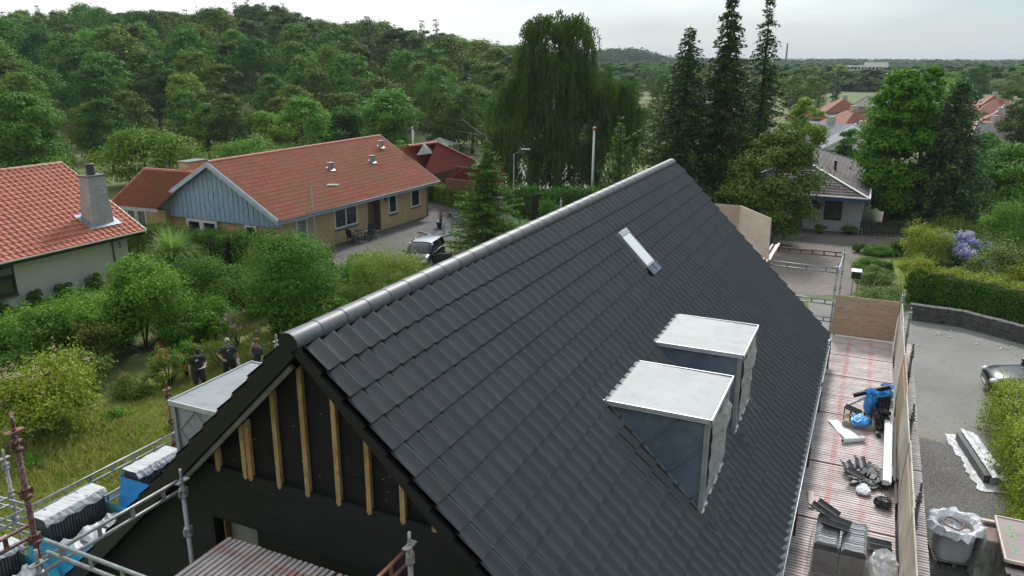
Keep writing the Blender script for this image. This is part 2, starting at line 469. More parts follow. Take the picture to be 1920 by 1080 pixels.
# ------------------------------------------------------------------ materials of the site
black_tile = tilemat('black_roof_tile', (.028, .027, .026), (.044, .043, .042), rough=.30, spec=.95, dirt=(.050, .050, .050))
black_cap = M('black_ridge_tile', (.11, .112, .122), (.15, .153, .165), 6, rough=.48, bmp=.15, bscale=80)
black_verge = M('black_verge_tile', (.005, .005, .0055), (.008, .008, .009), 5, rough=.5)
membrane = M('black_membrane', (.0045, .0045, .005), (.009, .009, .010), 1.2, rough=.68, c3=(.012, .012, .013), spec=.3, bmp=.6, bscale=2.5, bdist=.05)
cladding = M('black_cladding', (.0085, .0088, .0098), (.015, .0155, .017), 1.1, rough=.62, c3=(.020, .021, .022), spec=.3, stretch=(1, .35, 2.2))
timber = M('fresh_batten_timber', (.36, .225, .09), (.54, .36, .17), 7, rough=.75, stretch=(1, 1, .3), c3=(.19, .10, .035))
greywood = M('weathered_grey_wood', (.20, .19, .17), (.30, .285, .26), 6, rough=.85)
zinc_dark = M('dark_blue_zinc', (.135, .185, .24), (.19, .245, .31), 1.6, rough=.4, metal=.2, c3=(.22, .27, .32))
zinc_grey = M('pale_grey_zinc', (.30, .33, .36), (.42, .45, .48), 2.2, rough=.45, metal=.3, c3=(.25, .28, .31))
dormer_white = M('pale_dormer_membrane', (.22, .242, .25), (.27, .292, .30), .9, rough=.55, c3=(.19, .21, .22), bmp=.35, bscale=4, bdist=.02)
zinc_light = M('bright_flashing', (.50, .53, .55), (.62, .65, .67), 5, rough=.4, metal=.4)
leadm = M('lead_flashing', (.16, .19, .22), (.34, .38, .42), 14, rough=.45, metal=.5, bmp=.3, bscale=30)
leaddark = M('dark_lead_apron', (.045, .045, .05), (.09, .09, .095), 9, rough=.55, bmp=.6, bscale=14, bdist=.03)
whitefoam = M('white_sealing_foam', (.72, .72, .70), (.8, .8, .79), 8, rough=.9, bmp=.5, bscale=25)
alum = M('grey_aluminium_frame', (.42, .44, .45), (.50, .52, .53), 5, rough=.4, metal=.4)
galv = M('galvanised_steel', (.27, .285, .295), (.40, .415, .42), 7, rough=.5, metal=.45, c3=(.22, .23, .23))
galvdirty = M('cement_stained_steel', (.30, .29, .28), (.55, .52, .50), 14, rough=.75, metal=.2, c3=(.25, .10, .07), bmp=.5, bscale=40)
redsteel = M('dark_red_painted_steel', (.085, .022, .018), (.14, .045, .035), 10, rough=.6, c3=(.35, .28, .25), lo=.3, hi=.7)
rustrail = M('red_brown_steel_rail', (.19, .075, .050), (.27, .12, .085), 10, rough=.6)
darksteel = M('dark_steel', (.10, .10, .10), (.17, .165, .16), 9, rough=.6, metal=.3)  # plain dark grey steel for posts and small fittings
plywood = M('plywood_sheet', (.46, .335, .23), (.60, .46, .34), 1.6, rough=.75, c3=(.36, .24, .15), stretch=(.6, .6, 3.4), lo=.3, hi=.7)
paleply = M('pale_plywood_sheet', (.62, .51, .40), (.72, .63, .52), 1.5, rough=.75, c3=(.66, .55, .47), stretch=(1, 1, 2.5))
osb = M('worn_board_barrier', (.42, .38, .29), (.60, .56, .45), .9, rough=.85, c3=(.36, .28, .18), stretch=(1, 1, .8))
def planktext():
    mt, t, b = newmat('scaffold_plank'); b.inputs['Roughness'].default_value = .85
    f = ramp(t, noise(t, 2.3, 6, .65), .3, .7)
    col = mixc(t, f, (.50, .42, .405), (.80, .71, .69))
    uvs = t.nodes.new('ShaderNodeUVMap'); sps = t.nodes.new('ShaderNodeSeparateXYZ'); t.links.new(uvs.outputs[0], sps.inputs[0])
    wns = t.nodes.new('ShaderNodeTexWhiteNoise'); wns.noise_dimensions = '1D'; t.links.new(sps.outputs[1], wns.inputs['W'])
    col = mixc(t, ramp(t, wns.outputs['Value'], .45, 2.2), col, (.20, .17, .155))
    f2 = ramp(t, noise(t, 24, 3, .7), .55, .8); col = mixc(t, f2, col, (.76, .71, .69))
    oi = t.nodes.new('ShaderNodeTexCoord'); sp = t.nodes.new('ShaderNodeSeparateXYZ'); t.links.new(oi.outputs['UV'], sp.inputs[0])
    # pink painted bands across the slats (UV.x runs along a slat in metres)
    w = t.nodes.new('ShaderNodeMath'); w.operation = 'PINGPONG'; w.inputs[1].default_value = .30; t.links.new(sp.outputs[0], w.inputs[0])
    lt = t.nodes.new('ShaderNodeMath'); lt.operation = 'LESS_THAN'; lt.inputs[1].default_value = .055; t.links.new(w.outputs[0], lt.inputs[0])
    f3 = ramp(t, noise(t, .9, 5, .7), .40, .62)
    mu = t.nodes.new('ShaderNodeMath'); mu.operation = 'MULTIPLY'; t.links.new(lt.outputs[0], mu.inputs[0]); t.links.new(f3, mu.inputs[1])
    mu2 = t.nodes.new('ShaderNodeMath'); mu2.operation = 'MULTIPLY'; mu2.inputs[1].default_value = .8; t.links.new(mu.outputs[0], mu2.inputs[0])
    col = mixc(t, mu2.outputs[0], col, (.62, .20, .18))
    t.links.new(col, b.inputs['Base Color']); return mt
plank = planktext()
darkgap = M('deck_underside_timber', (.045, .030, .026), (.07, .05, .042), 4, rough=.9)

# ------------------------------------------------------------------ the house under construction
S = .345
ALPHA = R_(44.44); HR = 8.6; LH = 15.93
ca, sa = cos(ALPHA), sin(ALPHA)
def RS(x, s, side=-1, off=0.0):
    """point on the roof: x along the ridge, s metres down the slope, off along the normal"""
    return np.array([x, side*(s*ca+off*sa), HR-s*sa+off*ca])
S0, S1 = .378*S, 18.44*S
house = empty('house_under_construction', (0, 0, 0), 0, 'large house with new black tile roof and black gable, in the middle of the scene', 'house')
NR = 18
tile_roof('roof_slope', [RS(0, S0), RS(LH, S0), RS(LH, S1), RS(0, S1)], 65, NR, black_tile, house, seed=3, lift=.046)
tile_roof('roof_slope', [RS(0, S0, 1), RS(LH, S0, 1), RS(LH, S1, 1), RS(0, S1, 1)], 65, NR, black_tile, house, seed=4, lift=.034, amp=.9)
# ridge caps, each lapped over the next, as one tiled ridge
mb = MB(); nseg = 37; sl = LH/nseg
for i in range(nseg):
    x0 = -.06+i*sl; x1 = x0+sl+.03
    pts = []
    for x, rr in ((x0, .111), (x0+.02, .113), (x1-.05, .107), (x1, .104)):
        pts.append([(x, rr*1.12*sin(t)*1.0, HR-.02+rr*cos(t)*1.0) for t in np.linspace(-1.95, 1.95, 13)])
    mb.grid(pts, True, flip=True)
ridge = mb.build('ridge_cap', black_cap, house)
for x0, sg in ((-.062, 1), (LH+.02, -1)):
    mb = MB(); n_ = 14; ring = [(x0, .118*sin(t), HR-.02+.105*cos(t)) for t in np.linspace(-1.95, 1.95, n_)]
    mb.add(ring+[(x0, 0, HR-.14)], [(i, i+1, n_) if sg > 0 else (i+1, i, n_) for i in range(n_-1)])
    mb.build('ridge_end_plate', black_verge, house)
for i in range(0, nseg, 1):
    MB().sph((.04+i*sl, -.112, HR+.005), .008, .008, .008, 6, 4).build('ridge_screw', zinc_light, house)
# verge tiles: stepped black blocks down both slopes of both gables
for xg, dx in ((0.0, -.035), (LH, .035)):
    for side in (-1, 1):
        mb = MB(); s = 0.05
        edges = [0.05]+[S0+k*S for k in range(1, NR+1)]
        for k in range(len(edges)-1):
            a, b = edges[k], edges[k+1]
            o0, o1 = .022, .060
            p = [RS(xg+dx, a, side, o0), RS(xg+dx, b, side, o1), RS(xg+dx, b, side, -.15 if side > 0 else -.07), RS(xg+dx, a, side, -.15 if side > 0 else -.07)]
            mb.prism(p, (-dx*1.7, 0, 0))
        mb.build('verge_tiles', black_verge, house)
# underside, walls and gable
XG = .25
mb = MB()
for side in (-1, 1):
    mb.prism([RS(.03, .02, side, -.03), RS(.03, S1-.03, side, -.03), RS(.03, S1-.03, side, -.11), RS(.03, .1, side, -.11)], (LH-.06, 0, 0))
mb.build('roof_underlay', membrane, house)
zc = 6.72
gy = lambda z: (HR-.16-z)/tan(ALPHA)
mb = MB().box(XG-.006, XG-.001, -1.4, 1.6, 7.02, 7.035); mb.build('membrane_lap', membrane, house)
mb = MB().prism([(XG, -gy(zc), zc), (XG, gy(zc), zc), (XG, 0, HR-.16)], (.12, 0, 0))
mb.build('gable_membrane', membrane, house); mb = MB(); mb.prism([(LH-XG-.1, -gy(zc), zc), (LH-XG-.1, gy(zc), zc), (LH-XG-.1, 0, HR-.16)], (.1, 0, 0))
mb.build('gable_membrane', membrane, house)
# lower cladding with a window opening and a small opening at the bottom
wy0, wy1, wz0, wz1 = .93, 1.62, 5.15, 6.0
XC = XG-.045
def cladpoly(poly): 
    mb.prism([(XC, y, z) for y, z in poly], (.14, 0, 0))
mb = MB()
ze = 4.35; ye = 4.2
cladpoly([(-gy(zc), zc), (-gy(wz1), wz1), (gy(wz1), wz1), (gy(zc), zc)])
cladpoly([(wy1, wz1), (gy(wz1), wz1), (min(gy(wz0), ye), wz0), (wy1, wz0)][::-1])
cladpoly([(wy0, wz0), (-.90, wz0), (-.90, wz1), (wy0, wz1)][::-1])
cladpoly([(-1.3, wz0), (-gy(wz0), wz0), (-gy(wz1), wz1), (-1.3, wz1)][::-1])
cladpoly([(-.9, wz0+.45), (-1.3, wz0+.45), (-1.3, wz1), (-.9, wz1)][::-1]) if False else None
cladpoly([(-.9, 5.86), (-1.3, 5.86), (-1.3, wz1), (-.9, wz1)][::-1])
cladpoly([(gy(wz0), wz0), (-gy(wz0), wz0), (-ye, ze), (-ye, 0), (ye, 0), (ye, ze)])
mb.build('gable_cladding', cladding, house)
for yb, zt in ((1.44, 6.93), (.94, 7.40), (1.02, 7.33), (.52, 7.83), (.12, 8.20), (-.30, 8.02), (-.70, 7.63), (-1.12, 7.2), (-1.5, 6.86)):
    w = .031; sgn = 1 if yb > 0 else -1
    mb = MB().prism([(XG-.055, yb-w, zc-.05), (XG-.055, yb+w, zc-.05), (XG-.055, yb+w, zt-(w if sgn > 0 else -w)), (XG-.055, yb-w, zt+(w if sgn > 0 else -w))], (.053, 0, 0))
    mb.build('gable_batten', timber, house, bevel=.004)
mb = MB()
mb.bar(RS(.06, .28, 1, -.185), RS(.06, 2.82, 1, -.185), .05, .05)
mb.build('barge_batten', greywood, house)
for y in (1.44, .94, 1.02, .52, .12, -.30, -.70, -1.12):
    MB().lathe([(.012, 0), (.012, .006)], (XC-.008, y, zc-.06), 8).build('cladding_screw', zinc_light, house)
rg = random.Random(77)
for k in range(26):
    y_ = rg.uniform(-1.5, 1.7); z_ = rg.uniform(zc+.1, HR-.45-abs(y_)*.98) if HR-.45-abs(y_)*.98 > zc+.12 else zc+.1
    MB().box(XG-.004, XG-.001, y_-.008, y_+.008, z_, z_+.004).build('staple', zinc_light, house)
f = MB().box(XG+.35, XG+.37, wy0-.05, wy1+.05, wz0-.1, wz1+.1).build('window_opening', membrane, house)
MB().box(XC+.11, XC+.13, wy0, wy0+.52, wz0, wz1-.02).build('window_board', M('grey_fibre_board', (.20, .20, .195), (.27, .27, .265), 3, rough=.9), f)
MB().box(XC+.02, XG+.33, wy0+.52, wy0+.545, wz0, wz1-.01).build('window_reveal', M('brown_reveal_timber', (.12, .055, .035)), f)
MB().box(XG+.2, XG+.22, -1.35, -.85, wz0-.1, wz1).build('small_opening', membrane, house)
mb = MB()
mb.box(.4, LH-.4, -4.0, -3.9, 0, ze); mb.box(.4, LH-.4, 3.9, 4.0, 0, ze)
mb.box(LH-.36, LH-.26, -4.2, 4.2, 0, ze); mb.prism([(LH-.36, -gy(zc), zc), (LH-.36, -ye, ze), (LH-.36, ye, ze), (LH-.36, gy(zc), zc)], (.08, 0, 0))
mb.build('side_wall', cladding, house)
# eave: gutter and fascia on both sides
for side in (-1, 1):
    e0 = RS(0, S1, side, 0)
    y = e0[1]+side*.045; z = e0[2]-.055
    mb = MB()
    prof = [(.065*cos(t), .065*sin(t)) for t in np.linspace(pi, 2*pi, 9)]
    P = [[(x, y+a, z+b) for a, b in prof] for x in (-.02, LH+.02)]
    mb.grid(P, True); P2 = [[(x, y+a*.93, z+b*.93+.003) for a, b in prof] for x in (-.02, LH+.02)]; mb.grid(P2, True, flip=True)
    mb.tube([(-.02, y+side*.068, z+.004), (LH+.02, y+side*.068, z+.004)], .010, 6)
    mb.build('gutter', zinc_light, house)
    MB().box(.1, LH-.1, y-side*.13, y-side*.10, z-.18, z+.0).build('fascia_board', membrane, house)

# ------------------------------------------------------------------ dormers
def dormer(x1, x2, yf, zt, side, cheekm, label, wrap=True):
    """flat roofed dormer: x range, front distance from the ridge plane, top height"""
    d = empty('dormer', (0, 0, 0)); d.parent = house; d['label'] = label
    def P(x, y, z): return (x, side*y, z)
    yb = (HR-zt)/tan(ALPHA); zb = HR-yf*tan(ALPHA)
    # cheeks with diagonal standing seams
    for xx, sg in ((x1+.03, 1), (x2-.03, -1)):
        tri = [P(xx, yb-.05, zt-.04), P(xx, yf-.03, zt-.04), P(xx, yf-.03, zb-.1)]
        ck = MB().prism(tri, (.03*sg, 0, 0)).build('cheek', cheekm, d)
        mb = MB(); dn = np.array([ca, -sa]); up = np.array([sa, ca])   # along slope / normal in (y,z)
        L = (yf-yb)/ca
        for q in (.17, .40, .63, .84):
            p0 = np.array([yb, zt])+dn*L*q
            k = .0; p = p0.copy()
            tmax = 5
            t1_ = (zt-.06-p0[1])/up[1]; t2_ = (yf-.05-p0[0])/up[0]; tt = min(t1_, t2_)
            p1 = p0+up*tt
            mb.bar(P(xx-.006*sg, p0[0], p0[1]), P(xx-.006*sg, p1[0], p1[1]), .024, .022, up=(1, 0, 0))
        # valley of the outer corner: short seam falling to the front edge
        a = np.array([yf-.42, zt-.06]); b = np.array([yf-.05, zt-.06-.38*tan(ALPHA)])
        mb.bar(P(xx-.006*sg, *a), P(xx-.006*sg, *b), .024, .022, up=(1, 0, 0))
        mb.build('cheek_seam', cheekm, ck)
        # stepped flashing pieces along the foot of the cheek
        mb = MB()
        for q in np.arange(.06, .97, .115):
            a = np.array([yb, zt])+dn*L*q+up*.075; b = a+dn*L*.095
            mb.bar(P(xx-.025*sg, *a), P(xx-.025*sg, *b), .035, .012, up=(1, 0, 0))
        mb.build('step_flashing', zinc_grey, ck)
    # flat top, slightly rumpled membrane turned up at the roof end
    rg = random.Random(int(x1*10)); nx, ny = 14, 22; P3 = []
    for i in range(nx+1):
        row = []
        for j in range(ny+1):
            fy = j/ny; y = yb+.07+(yf+.035-yb-.07)*max(fy-1/ny, 0)*ny/(ny-1)+(rg.uniform(-.008, .008) if j < 2 else 0)
            z = zt+.035-.02*fy+(rg.uniform(-.004, .006) if 0 < i < nx and 0 < j < ny else 0)-(.14 if j == 0 else -.012 if j == 1 else 0)
            row.append(P(x1-.03+(x2-x1+.06)*i/nx, y, z))
        P3.append(row)
    top = MB().grid(P3, True, flip=side > 0).build('dormer_roof', dormer_white, d)
    if top.data.polygons[0].normal.z < 0: top.data.flip_normals()
    mb = MB(); ed = zt+.022
    mb.box(x1-.035, x1-.018, side*(yb-.02), side*(yf+.05), zt-.035, ed+.016)
    mb.box(x2+.018, x2+.035, side*(yb-.02), side*(yf+.05), zt-.035, ed+.016)
    mb.box(x1-.035, x2+.035, side*(yf+.036), side*(yf+.052), zt-.05, ed+.013)
    mb.build('edge_trim', zinc_light, top)
    MB().box(x1, x2, side*(yb+.09), side*yf, zt-.06, zt-.004).build('roof_deck', membrane, d)
    # front: frame, glass and wrapping foil
    fr = MB()
    for a, b in ((x1-.005, x1+.11), (x2-.11, x2+.005)): fr.box(a, b, side*(yf-.05), side*(yf+.012), zb-.02, zt-.05)
    fr.box(x1+.11, x2-.11, side*(yf-.05), side*(yf+.008), zt-.19, zt-.05); fr.box(x1+.11, x2-.11, side*(yf-.05), side*(yf+.008), zb-.02, zb+.42)
    fo = fr.build('front_frame', M('grey_front_cladding', (.27, .28, .28), (.36, .37, .365), 3, rough=.6), d)
    MB().box(x1+.11, x2-.11, side*(yf-.045), side*(yf-.035), zb+.42, zt-.19).build('window_pane', GLASS, fo)
    mb = MB()
    for a, b, c, e_ in ((x1+.11, x1+.17, zb+.42, zt-.19), (x2-.17, x2-.11, zb+.42, zt-.19), ((x1+x2)/2-.03, (x1+x2)/2+.03, zb+.42, zt-.19)): mb.box(a, b, side*(yf-.034), side*(yf-.004), c, e_)
    mb.build('window_frame', timber, fo)
    if wrap:
        rg = random.Random(5+int(x1)); rows = []
        for i in range(13):
            f_ = i/12; row = []
            for j in range(9):
                g_ = j/8; row.append(P(x1+.13+(x2-x1-.24)*g_*(1-.10*f_), yf+.02+rg.uniform(0, .035)+(.04 if 2 < i < 6 and j > 5 else 0), zt-.12-(zt-zb-.38)*f_*(.9+.1*rg.random())))
            rows.append(row)
        MB().grid(rows, False).build('plastic_foil', FOIL, d)
    # sealed foot: white foam line and dark lead apron dressed over the tiles
    mb = MB(); rg = random.Random(9)
    for i in range(14):
        x = x1+(x2-x1)*(i+.5)/14; mb.sph((x, side*(yf+.012), zb+.11+.045*sin(i*1.9)), .10, .022, .035, 8, 5, .15, rg)
    mb.build('sealing_foam', whitefoam, d)
    rows = []; rg = random.Random(4); nx = 40
    for i in range(nx+1):
        x = x1-.06+(x2-x1+.12)*i/nx; row = []
        for j in range(6):
            f_ = j/5; s_ = (yf-.06)/ca+.30*f_*(1+.10*sin(i*1.1)); h = .108+.030*cos(2*pi*x/.246) if 0 < i < nx else -.02+(rg.uniform(-.006, .006)+.02*(1-f_) if 0 < i < nx else 0)
            row.append(RS(x, s_, side, h))
        rows.append(row)
    ap = MB().grid(rows, True).build('lead_apron', leaddark, d)
    if ap.data.polygons[0].normal.z < 0: ap.data.flip_normals()
    return d
def glassmat(name, col=(.02, .025, .03), rough=.06):
    mt, t, b = newmat(name); b.inputs['Base Color'].default_value = c4(col); b.inputs['Roughness'].default_value = rough
    b.inputs['Specular IOR Level'].default_value = .6; return mt
GLASS = glassmat('window_glass')
def foilmat(name, col, a=.55, rough=.3):
    mt, t, b = newmat(name); b.inputs['Base Color'].default_value = c4(col); b.inputs['Roughness'].default_value = rough
    b.inputs['Alpha'].default_value = a; bump(t, b, noise(t, 9, 4, .6), .6, .05); return mt
FOIL = foilmat('clear_plastic_foil', (.60, .60, .59), .68)
FOILW = foilmat('milky_plastic_foil', (.74, .75, .76), .72)
FOILB = foilmat('blue_plastic_bag', (.05, .36, .78), .88, .3)
FOILC = foilmat('turquoise_plastic_wrap', (.05, .42, .60), .93, .35)
dormer(4.03, 5.66, 3.53, 6.65, -1, zinc_dark, 'near one of the two dormers on the right hand roof slope')
dormer(6.68, 8.30, 3.53, 6.65, -1, zinc_dark, 'far one of the two dormers on the right hand roof slope')
dormer(1.42, 3.03, 3.53, 6.62, 1, zinc_grey, 'lone dormer on the left hand roof slope above the garden')

# skylight set in the right hand slope
sk = empty('skylight', (0, 0, 0)); sk.parent = house; sk['label'] = 'narrow skylight with sky reflection painted on its glass'
xa, xb, sa_, sb_ = 8.66, 9.18, .91, 1.79
def slab(mb, x0, x1, s0, s1, o0, o1): return mb.prism([RS(x0, s0, -1, o0), RS(x1, s0, -1, o0), RS(x1, s1, -1, o0), RS(x0, s1, -1, o0)], tuple(RS(0, 0, -1, o1)-RS(0, 0, -1, o0)))
mb = MB()
slab(mb, xa, xa+.03, sa_+.11, sb_, .02, .145); slab(mb, xb-.03, xb, sa_+.11, sb_, .02, .145)
slab(mb, xa+.03, xb-.03, sb_-.05, sb_, .02, .145)
skf = mb.build('frame', alum, sk, bevel=.006)
mb = MB(); slab(mb, xa-.005, xb+.005, sa_-.01, sa_+.11, .02, .155); mb.build('top_cover', alum, sk, bevel=.01)
mb = MB(); slab(mb, xa+.03, xb-.03, sa_+.11, sb_-.05, .04, .142); mb.build('glass', M('painted_sky_glass', (.84, .82, .815), (.88, .86, .86), 2, rough=.1, coat=1.0), sk)  # pale base colour stands in for sky reflected in the pane
mb = MB(); slab(mb, xa-.10, xa-.012, sa_-.05, sb_+.03, .0, .03); slab(mb, xb+.012, xb+.07, sa_-.05, sb_+.03, .0, .03); mb.build('side_flashing', darksteel, sk)
rows = []
for i in range(19):
    x = xa-.02+(xb-xa+.14)*i/18; rows.append([RS(x, sb_+.01+.18*j/4, -1, .112+.030*cos(2*pi*x/.246)) for j in range(5)])
ap = MB().grid(rows, True).build('lead_apron', leadm, sk)
if ap.data.polygons[0].normal.z < 0: ap.data.flip_normals()

# ------------------------------------------------------------------ scaffolding
def slat_deck(x0, x1, y0, y1, z, along, label, group, pitch=.062, w=.040, parent_label=None, seed=0, bandshift=0.0):
    """one deck module of slats running along x or y; UV.x = metres along the slat"""
    t = empty('scaffold_deck', (x0, y0, z), 0, label, 'scaffold deck', group)
    L = (x1-x0) if along == 'x' else (y1-y0); W = (y1-y0) if along == 'x' else (x1-x0)
    n = int(W/pitch); V = []; F = []; UV = []; rg = np.random.RandomState(seed)
    for i in range(n):
        c = (i+.5)*W/n; h = rg.uniform(-.003, .003)
        a0 = rg.uniform(0, .008); b0 = L-rg.uniform(0, .008)
        for (u, s_, zz) in ((a0, -1, -.03), (b0, -1, -.03), (b0, 1, -.03), (a0, 1, -.03), (a0, -1, 0), (b0, -1, 0), (b0, 1, 0), (a0, 1, 0)):
            q = c+s_*w/2; V.append((u, q, zz+h) if along == 'x' else (q, u, zz+h)); UV.append((u+bandshift, c))
        b = 8*i
        F += [(b, b+3, b+2, b+1), (b+4, b+5, b+6, b+7), (b, b+1, b+5, b+4), (b+1, b+2, b+6, b+5), (b+2, b+3, b+7, b+6), (b+3, b, b+4, b+7)]
    link('slats', npmesh('slats', V, F, plank, uv=UV), t)
    mb = MB(); k = max(3, int(L/.6)+1)
    for j in range(k):
        u = .05+(L-.1)*j/(k-1)
        if along == 'x': mb.box(u-.04, u+.04, .0, W, -.075, -.034)
        else: mb.box(0, W, u-.04, u+.04, -.075, -.034)
    mb.build('deck_bearer', darkgap, t)
    for c in (.004, W-.004):
        mb = MB()
        if along == 'x': mb.box(0, L, c-.012, c+.012, -.10, -.005)
        else: mb.box(c-.012, c+.012, 0, L, -.10, -.005)
        mb.build('deck_edge', redsteel, t)
    return t
def standard(x, y, z0, z1, mt, label, r=.027, plate=True, cups=.5):
    t = empty('scaffold_standard', (x, y, z0), 0, label, 'scaffold post', 'scaffold standards')
    h = z1-z0
    MB().tube([(0, 0, 0), (0, 0, h-.14)], r, 10).tube([(0, 0, h-.16), (0, 0, h)], r*.62, 10).build('tube', mt, t)
    k = int((h-.3)/cups)
    for i in range(k+1):
        z = h-.30-i*cups; mb = MB()
        if z < .02: break
        if z0+z < 2.6 and z0+h > 4: break
        mb.lathe([(r*1.15, z-.05), (r*1.75, z-.045), (r*1.75, z-.015), (r*1.2, z-.01)], n=10)
        mb.lathe([(r*1.15, z+.03), (r*1.6, z+.035), (r*1.6, z+.06), (r*1.15, z+.065)], n=10)
        mb.box(r*.9, r*2.3, -.012, .012, z-.03, z+.05); mb.box(-r*2.3, -r*.9, -.012, .012, z-.03, z+.05)
        mb.build('coupling', mt, t)
    if plate:
        mb = MB().box(-.085, .085, -.035, .035, h-.155, h-.142); mb.lathe([(.02, h-.142), (.022, h-.11)], n=8)
        mb.build('top_plate', mt if mt is not redsteel else rustrail, t)
    return t
def guard(p0, p1, mt, label, gap=.13, n=4, r=.019, group='scaffold guard rails'):
    """guard rail: two parallel tubes joined by short spacers"""
    p0, p1 = np.array(p0, float), np.array(p1, float)
    t = empty('guard_rail', p0, 0, label, 'guard rail', group); d = p1-p0
    for k, dz in enumerate((0, -gap)): MB().tube([(0, 0, dz), tuple(d+[0, 0, dz])], r, 8).build('rail_tube', mt, t)
    u = d/np.linalg.norm(d)
    for i in range(n):
        c = d*(i+.5)/n
        MB().obox(c+[0, 0, -gap/2], u*.022, np.array([0, 0, gap/2-r*.6]), np.cross(u, [0, 0, 1.])*.006).build('spacer', mt, t)
    return t

# right hand platform along the eave, seven modules; and the narrow outer strip behind the boards
ZD = 3.45
xs = [.2, 2.77, 5.34, 7.6, 9.85, 12.4, 14.9, 16.5, 18.2]
lbl = ['nearest module of the wide platform deck along the right eave, under the wrapped tile stack', 'wide platform deck module next to the gutter, near the photo bottom, under loose tiles', 'wide platform deck module carrying the single loose plank', 'wide platform deck module under the pile of broken tiles', 'wide platform deck module under the unrolled white membrane', 'wide platform deck module under the wooden pallet with black tiles', 'wide platform deck module with the blue bags at its edge', 'farthest wide platform deck module, at the foot of the plywood end board']
for i in range(8):
    slat_deck(xs[i]+.02, xs[i+1]-.03, -6.25, -4.60, ZD, 'y', lbl[i], 'wide platform decks along the right eave', pitch=.080, w=.052, seed=i, bandshift=.05)
zo = 3.30
xo = [.2, 3.2, 5.6, 8.1, 10.6, 13.1, 15.6, 18.75]
lbo = ['nearest module of the narrow outer deck, beside the big white bag', 'second module of the narrow outer deck behind the board barrier', 'third module of the narrow outer deck, past the brown ring bag', 'narrow outer deck module level with the pile of broken tiles', 'narrow outer deck module level with the unrolled membrane', 'narrow outer deck module level with the wooden pallet', 'farthest narrow outer deck module, near the stone wall']
for i in range(7):
    slat_deck(xo[i]+.01, xo[i+1]-.02, -6.78-.0*i, -6.42, zo, 'y', lbo[i], 'narrow outer decks behind the barrier', pitch=.080, w=.052, seed=20+i, bandshift=.12)
# barrier of upright boards on the outside of the platform
bx = [4.1, 6.5, 8.9, 11.3, 13.7, 16.1, 18.1]
bl = ['worn pale board of the platform barrier beside the wrapped tile stack', 'worn board of the platform barrier beside the black bags', 'worn board of the platform barrier beside the broken tiles', 'chipboard sheet of the platform barrier behind the aluminium profile', 'board of the platform barrier behind the pallet of black tiles', 'farthest board of the platform barrier, meeting the plywood end board']
for i in range(6):
    rg = random.Random(i); n_ = 8; P = []
    for k in range(n_+1):
        x = bx[i]-.03+(bx[i+1]-bx[i]+.05)*k/n_; y = -6.29-.012*(i % 2)
        P.append([(x, y, ZD-.02), (x, y-.01, ZD+.6), (x, y-.035, ZD+1.22+.02*(i % 2))])
    mb = MB().grid(P, False); P2 = [[(a, b-.022, c) for a, b, c in r_] for r_ in P]; mb.grid(P2, False, flip=True)
    for k in range(n_):
        a, b, c, d_ = P[k][2], P[k+1][2], P2[k+1][2], P2[k][2]; mb.add([a, b, c, d_], [(0, 1, 2, 3)])
    for e_ in (0, n_): mb.add([P[e_][0], P[e_][1], P[e_][2], P2[e_][2], P2[e_][1], P2[e_][0]], [(0, 1, 2, 3, 4, 5)])
    mtb = osb if i not in (3,) else M('chipboard', (.42, .30, .16), (.56, .43, .27), 14, rough=.85, c3=(.35, .24, .12))
    tag(mb.build('barrier_board', mtb), bl[i], 'board', 'upright boards along the platform edge')
    mb = MB().bar((bx[i]+.1, -6.34, ZD+.98), (bx[i+1]-.1, -6.34, ZD+.98), .03, .1)
    tag(mb.build('barrier_rail', paleply), 'pale timber rail nailed behind the '+['nearest', 'second', 'third', 'chipboard', 'pallet side', 'farthest'][i]+' barrier board', 'timber rail', 'timber rails behind the barrier')
# plywood end board
tag(MB().prism([(18.2, -4.56, ZD+.02), (18.2, -6.27, ZD+.03), (18.2, -6.29, 4.69), (18.2, -4.58, 4.69)], (.02, 0, 0)).build('plywood_board', plywood), 'brown plywood board closing the far end of the right platform', 'plywood board')
# standards on the outside and along the gutter
for x, y, z1, lb in ((13.9, -6.50, 4.92, 'dark scaffold post behind the barrier, second from the far end of the platform'), (10.2, -6.42, 4.9, 'dark scaffold post behind the chipboard sheet'), (6.95, -6.44, 4.9, 'dark scaffold post behind the barrier, nearest the big white bag'), (18.42, -6.36, 5.0, 'scaffold post with bright top at the outer corner of the plywood end board'), (17.6, -6.56, 4.75, 'short scaffold post just right of the plywood end board corner')):
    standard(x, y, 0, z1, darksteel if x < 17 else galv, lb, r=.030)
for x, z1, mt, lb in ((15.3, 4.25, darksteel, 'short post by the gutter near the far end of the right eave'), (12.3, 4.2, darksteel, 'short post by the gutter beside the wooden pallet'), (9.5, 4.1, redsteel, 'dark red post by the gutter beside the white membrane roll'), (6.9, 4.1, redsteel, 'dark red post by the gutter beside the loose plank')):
    standard(x, -4.66-.0, ZD-.4, z1, mt, lb, r=.022, plate=False)

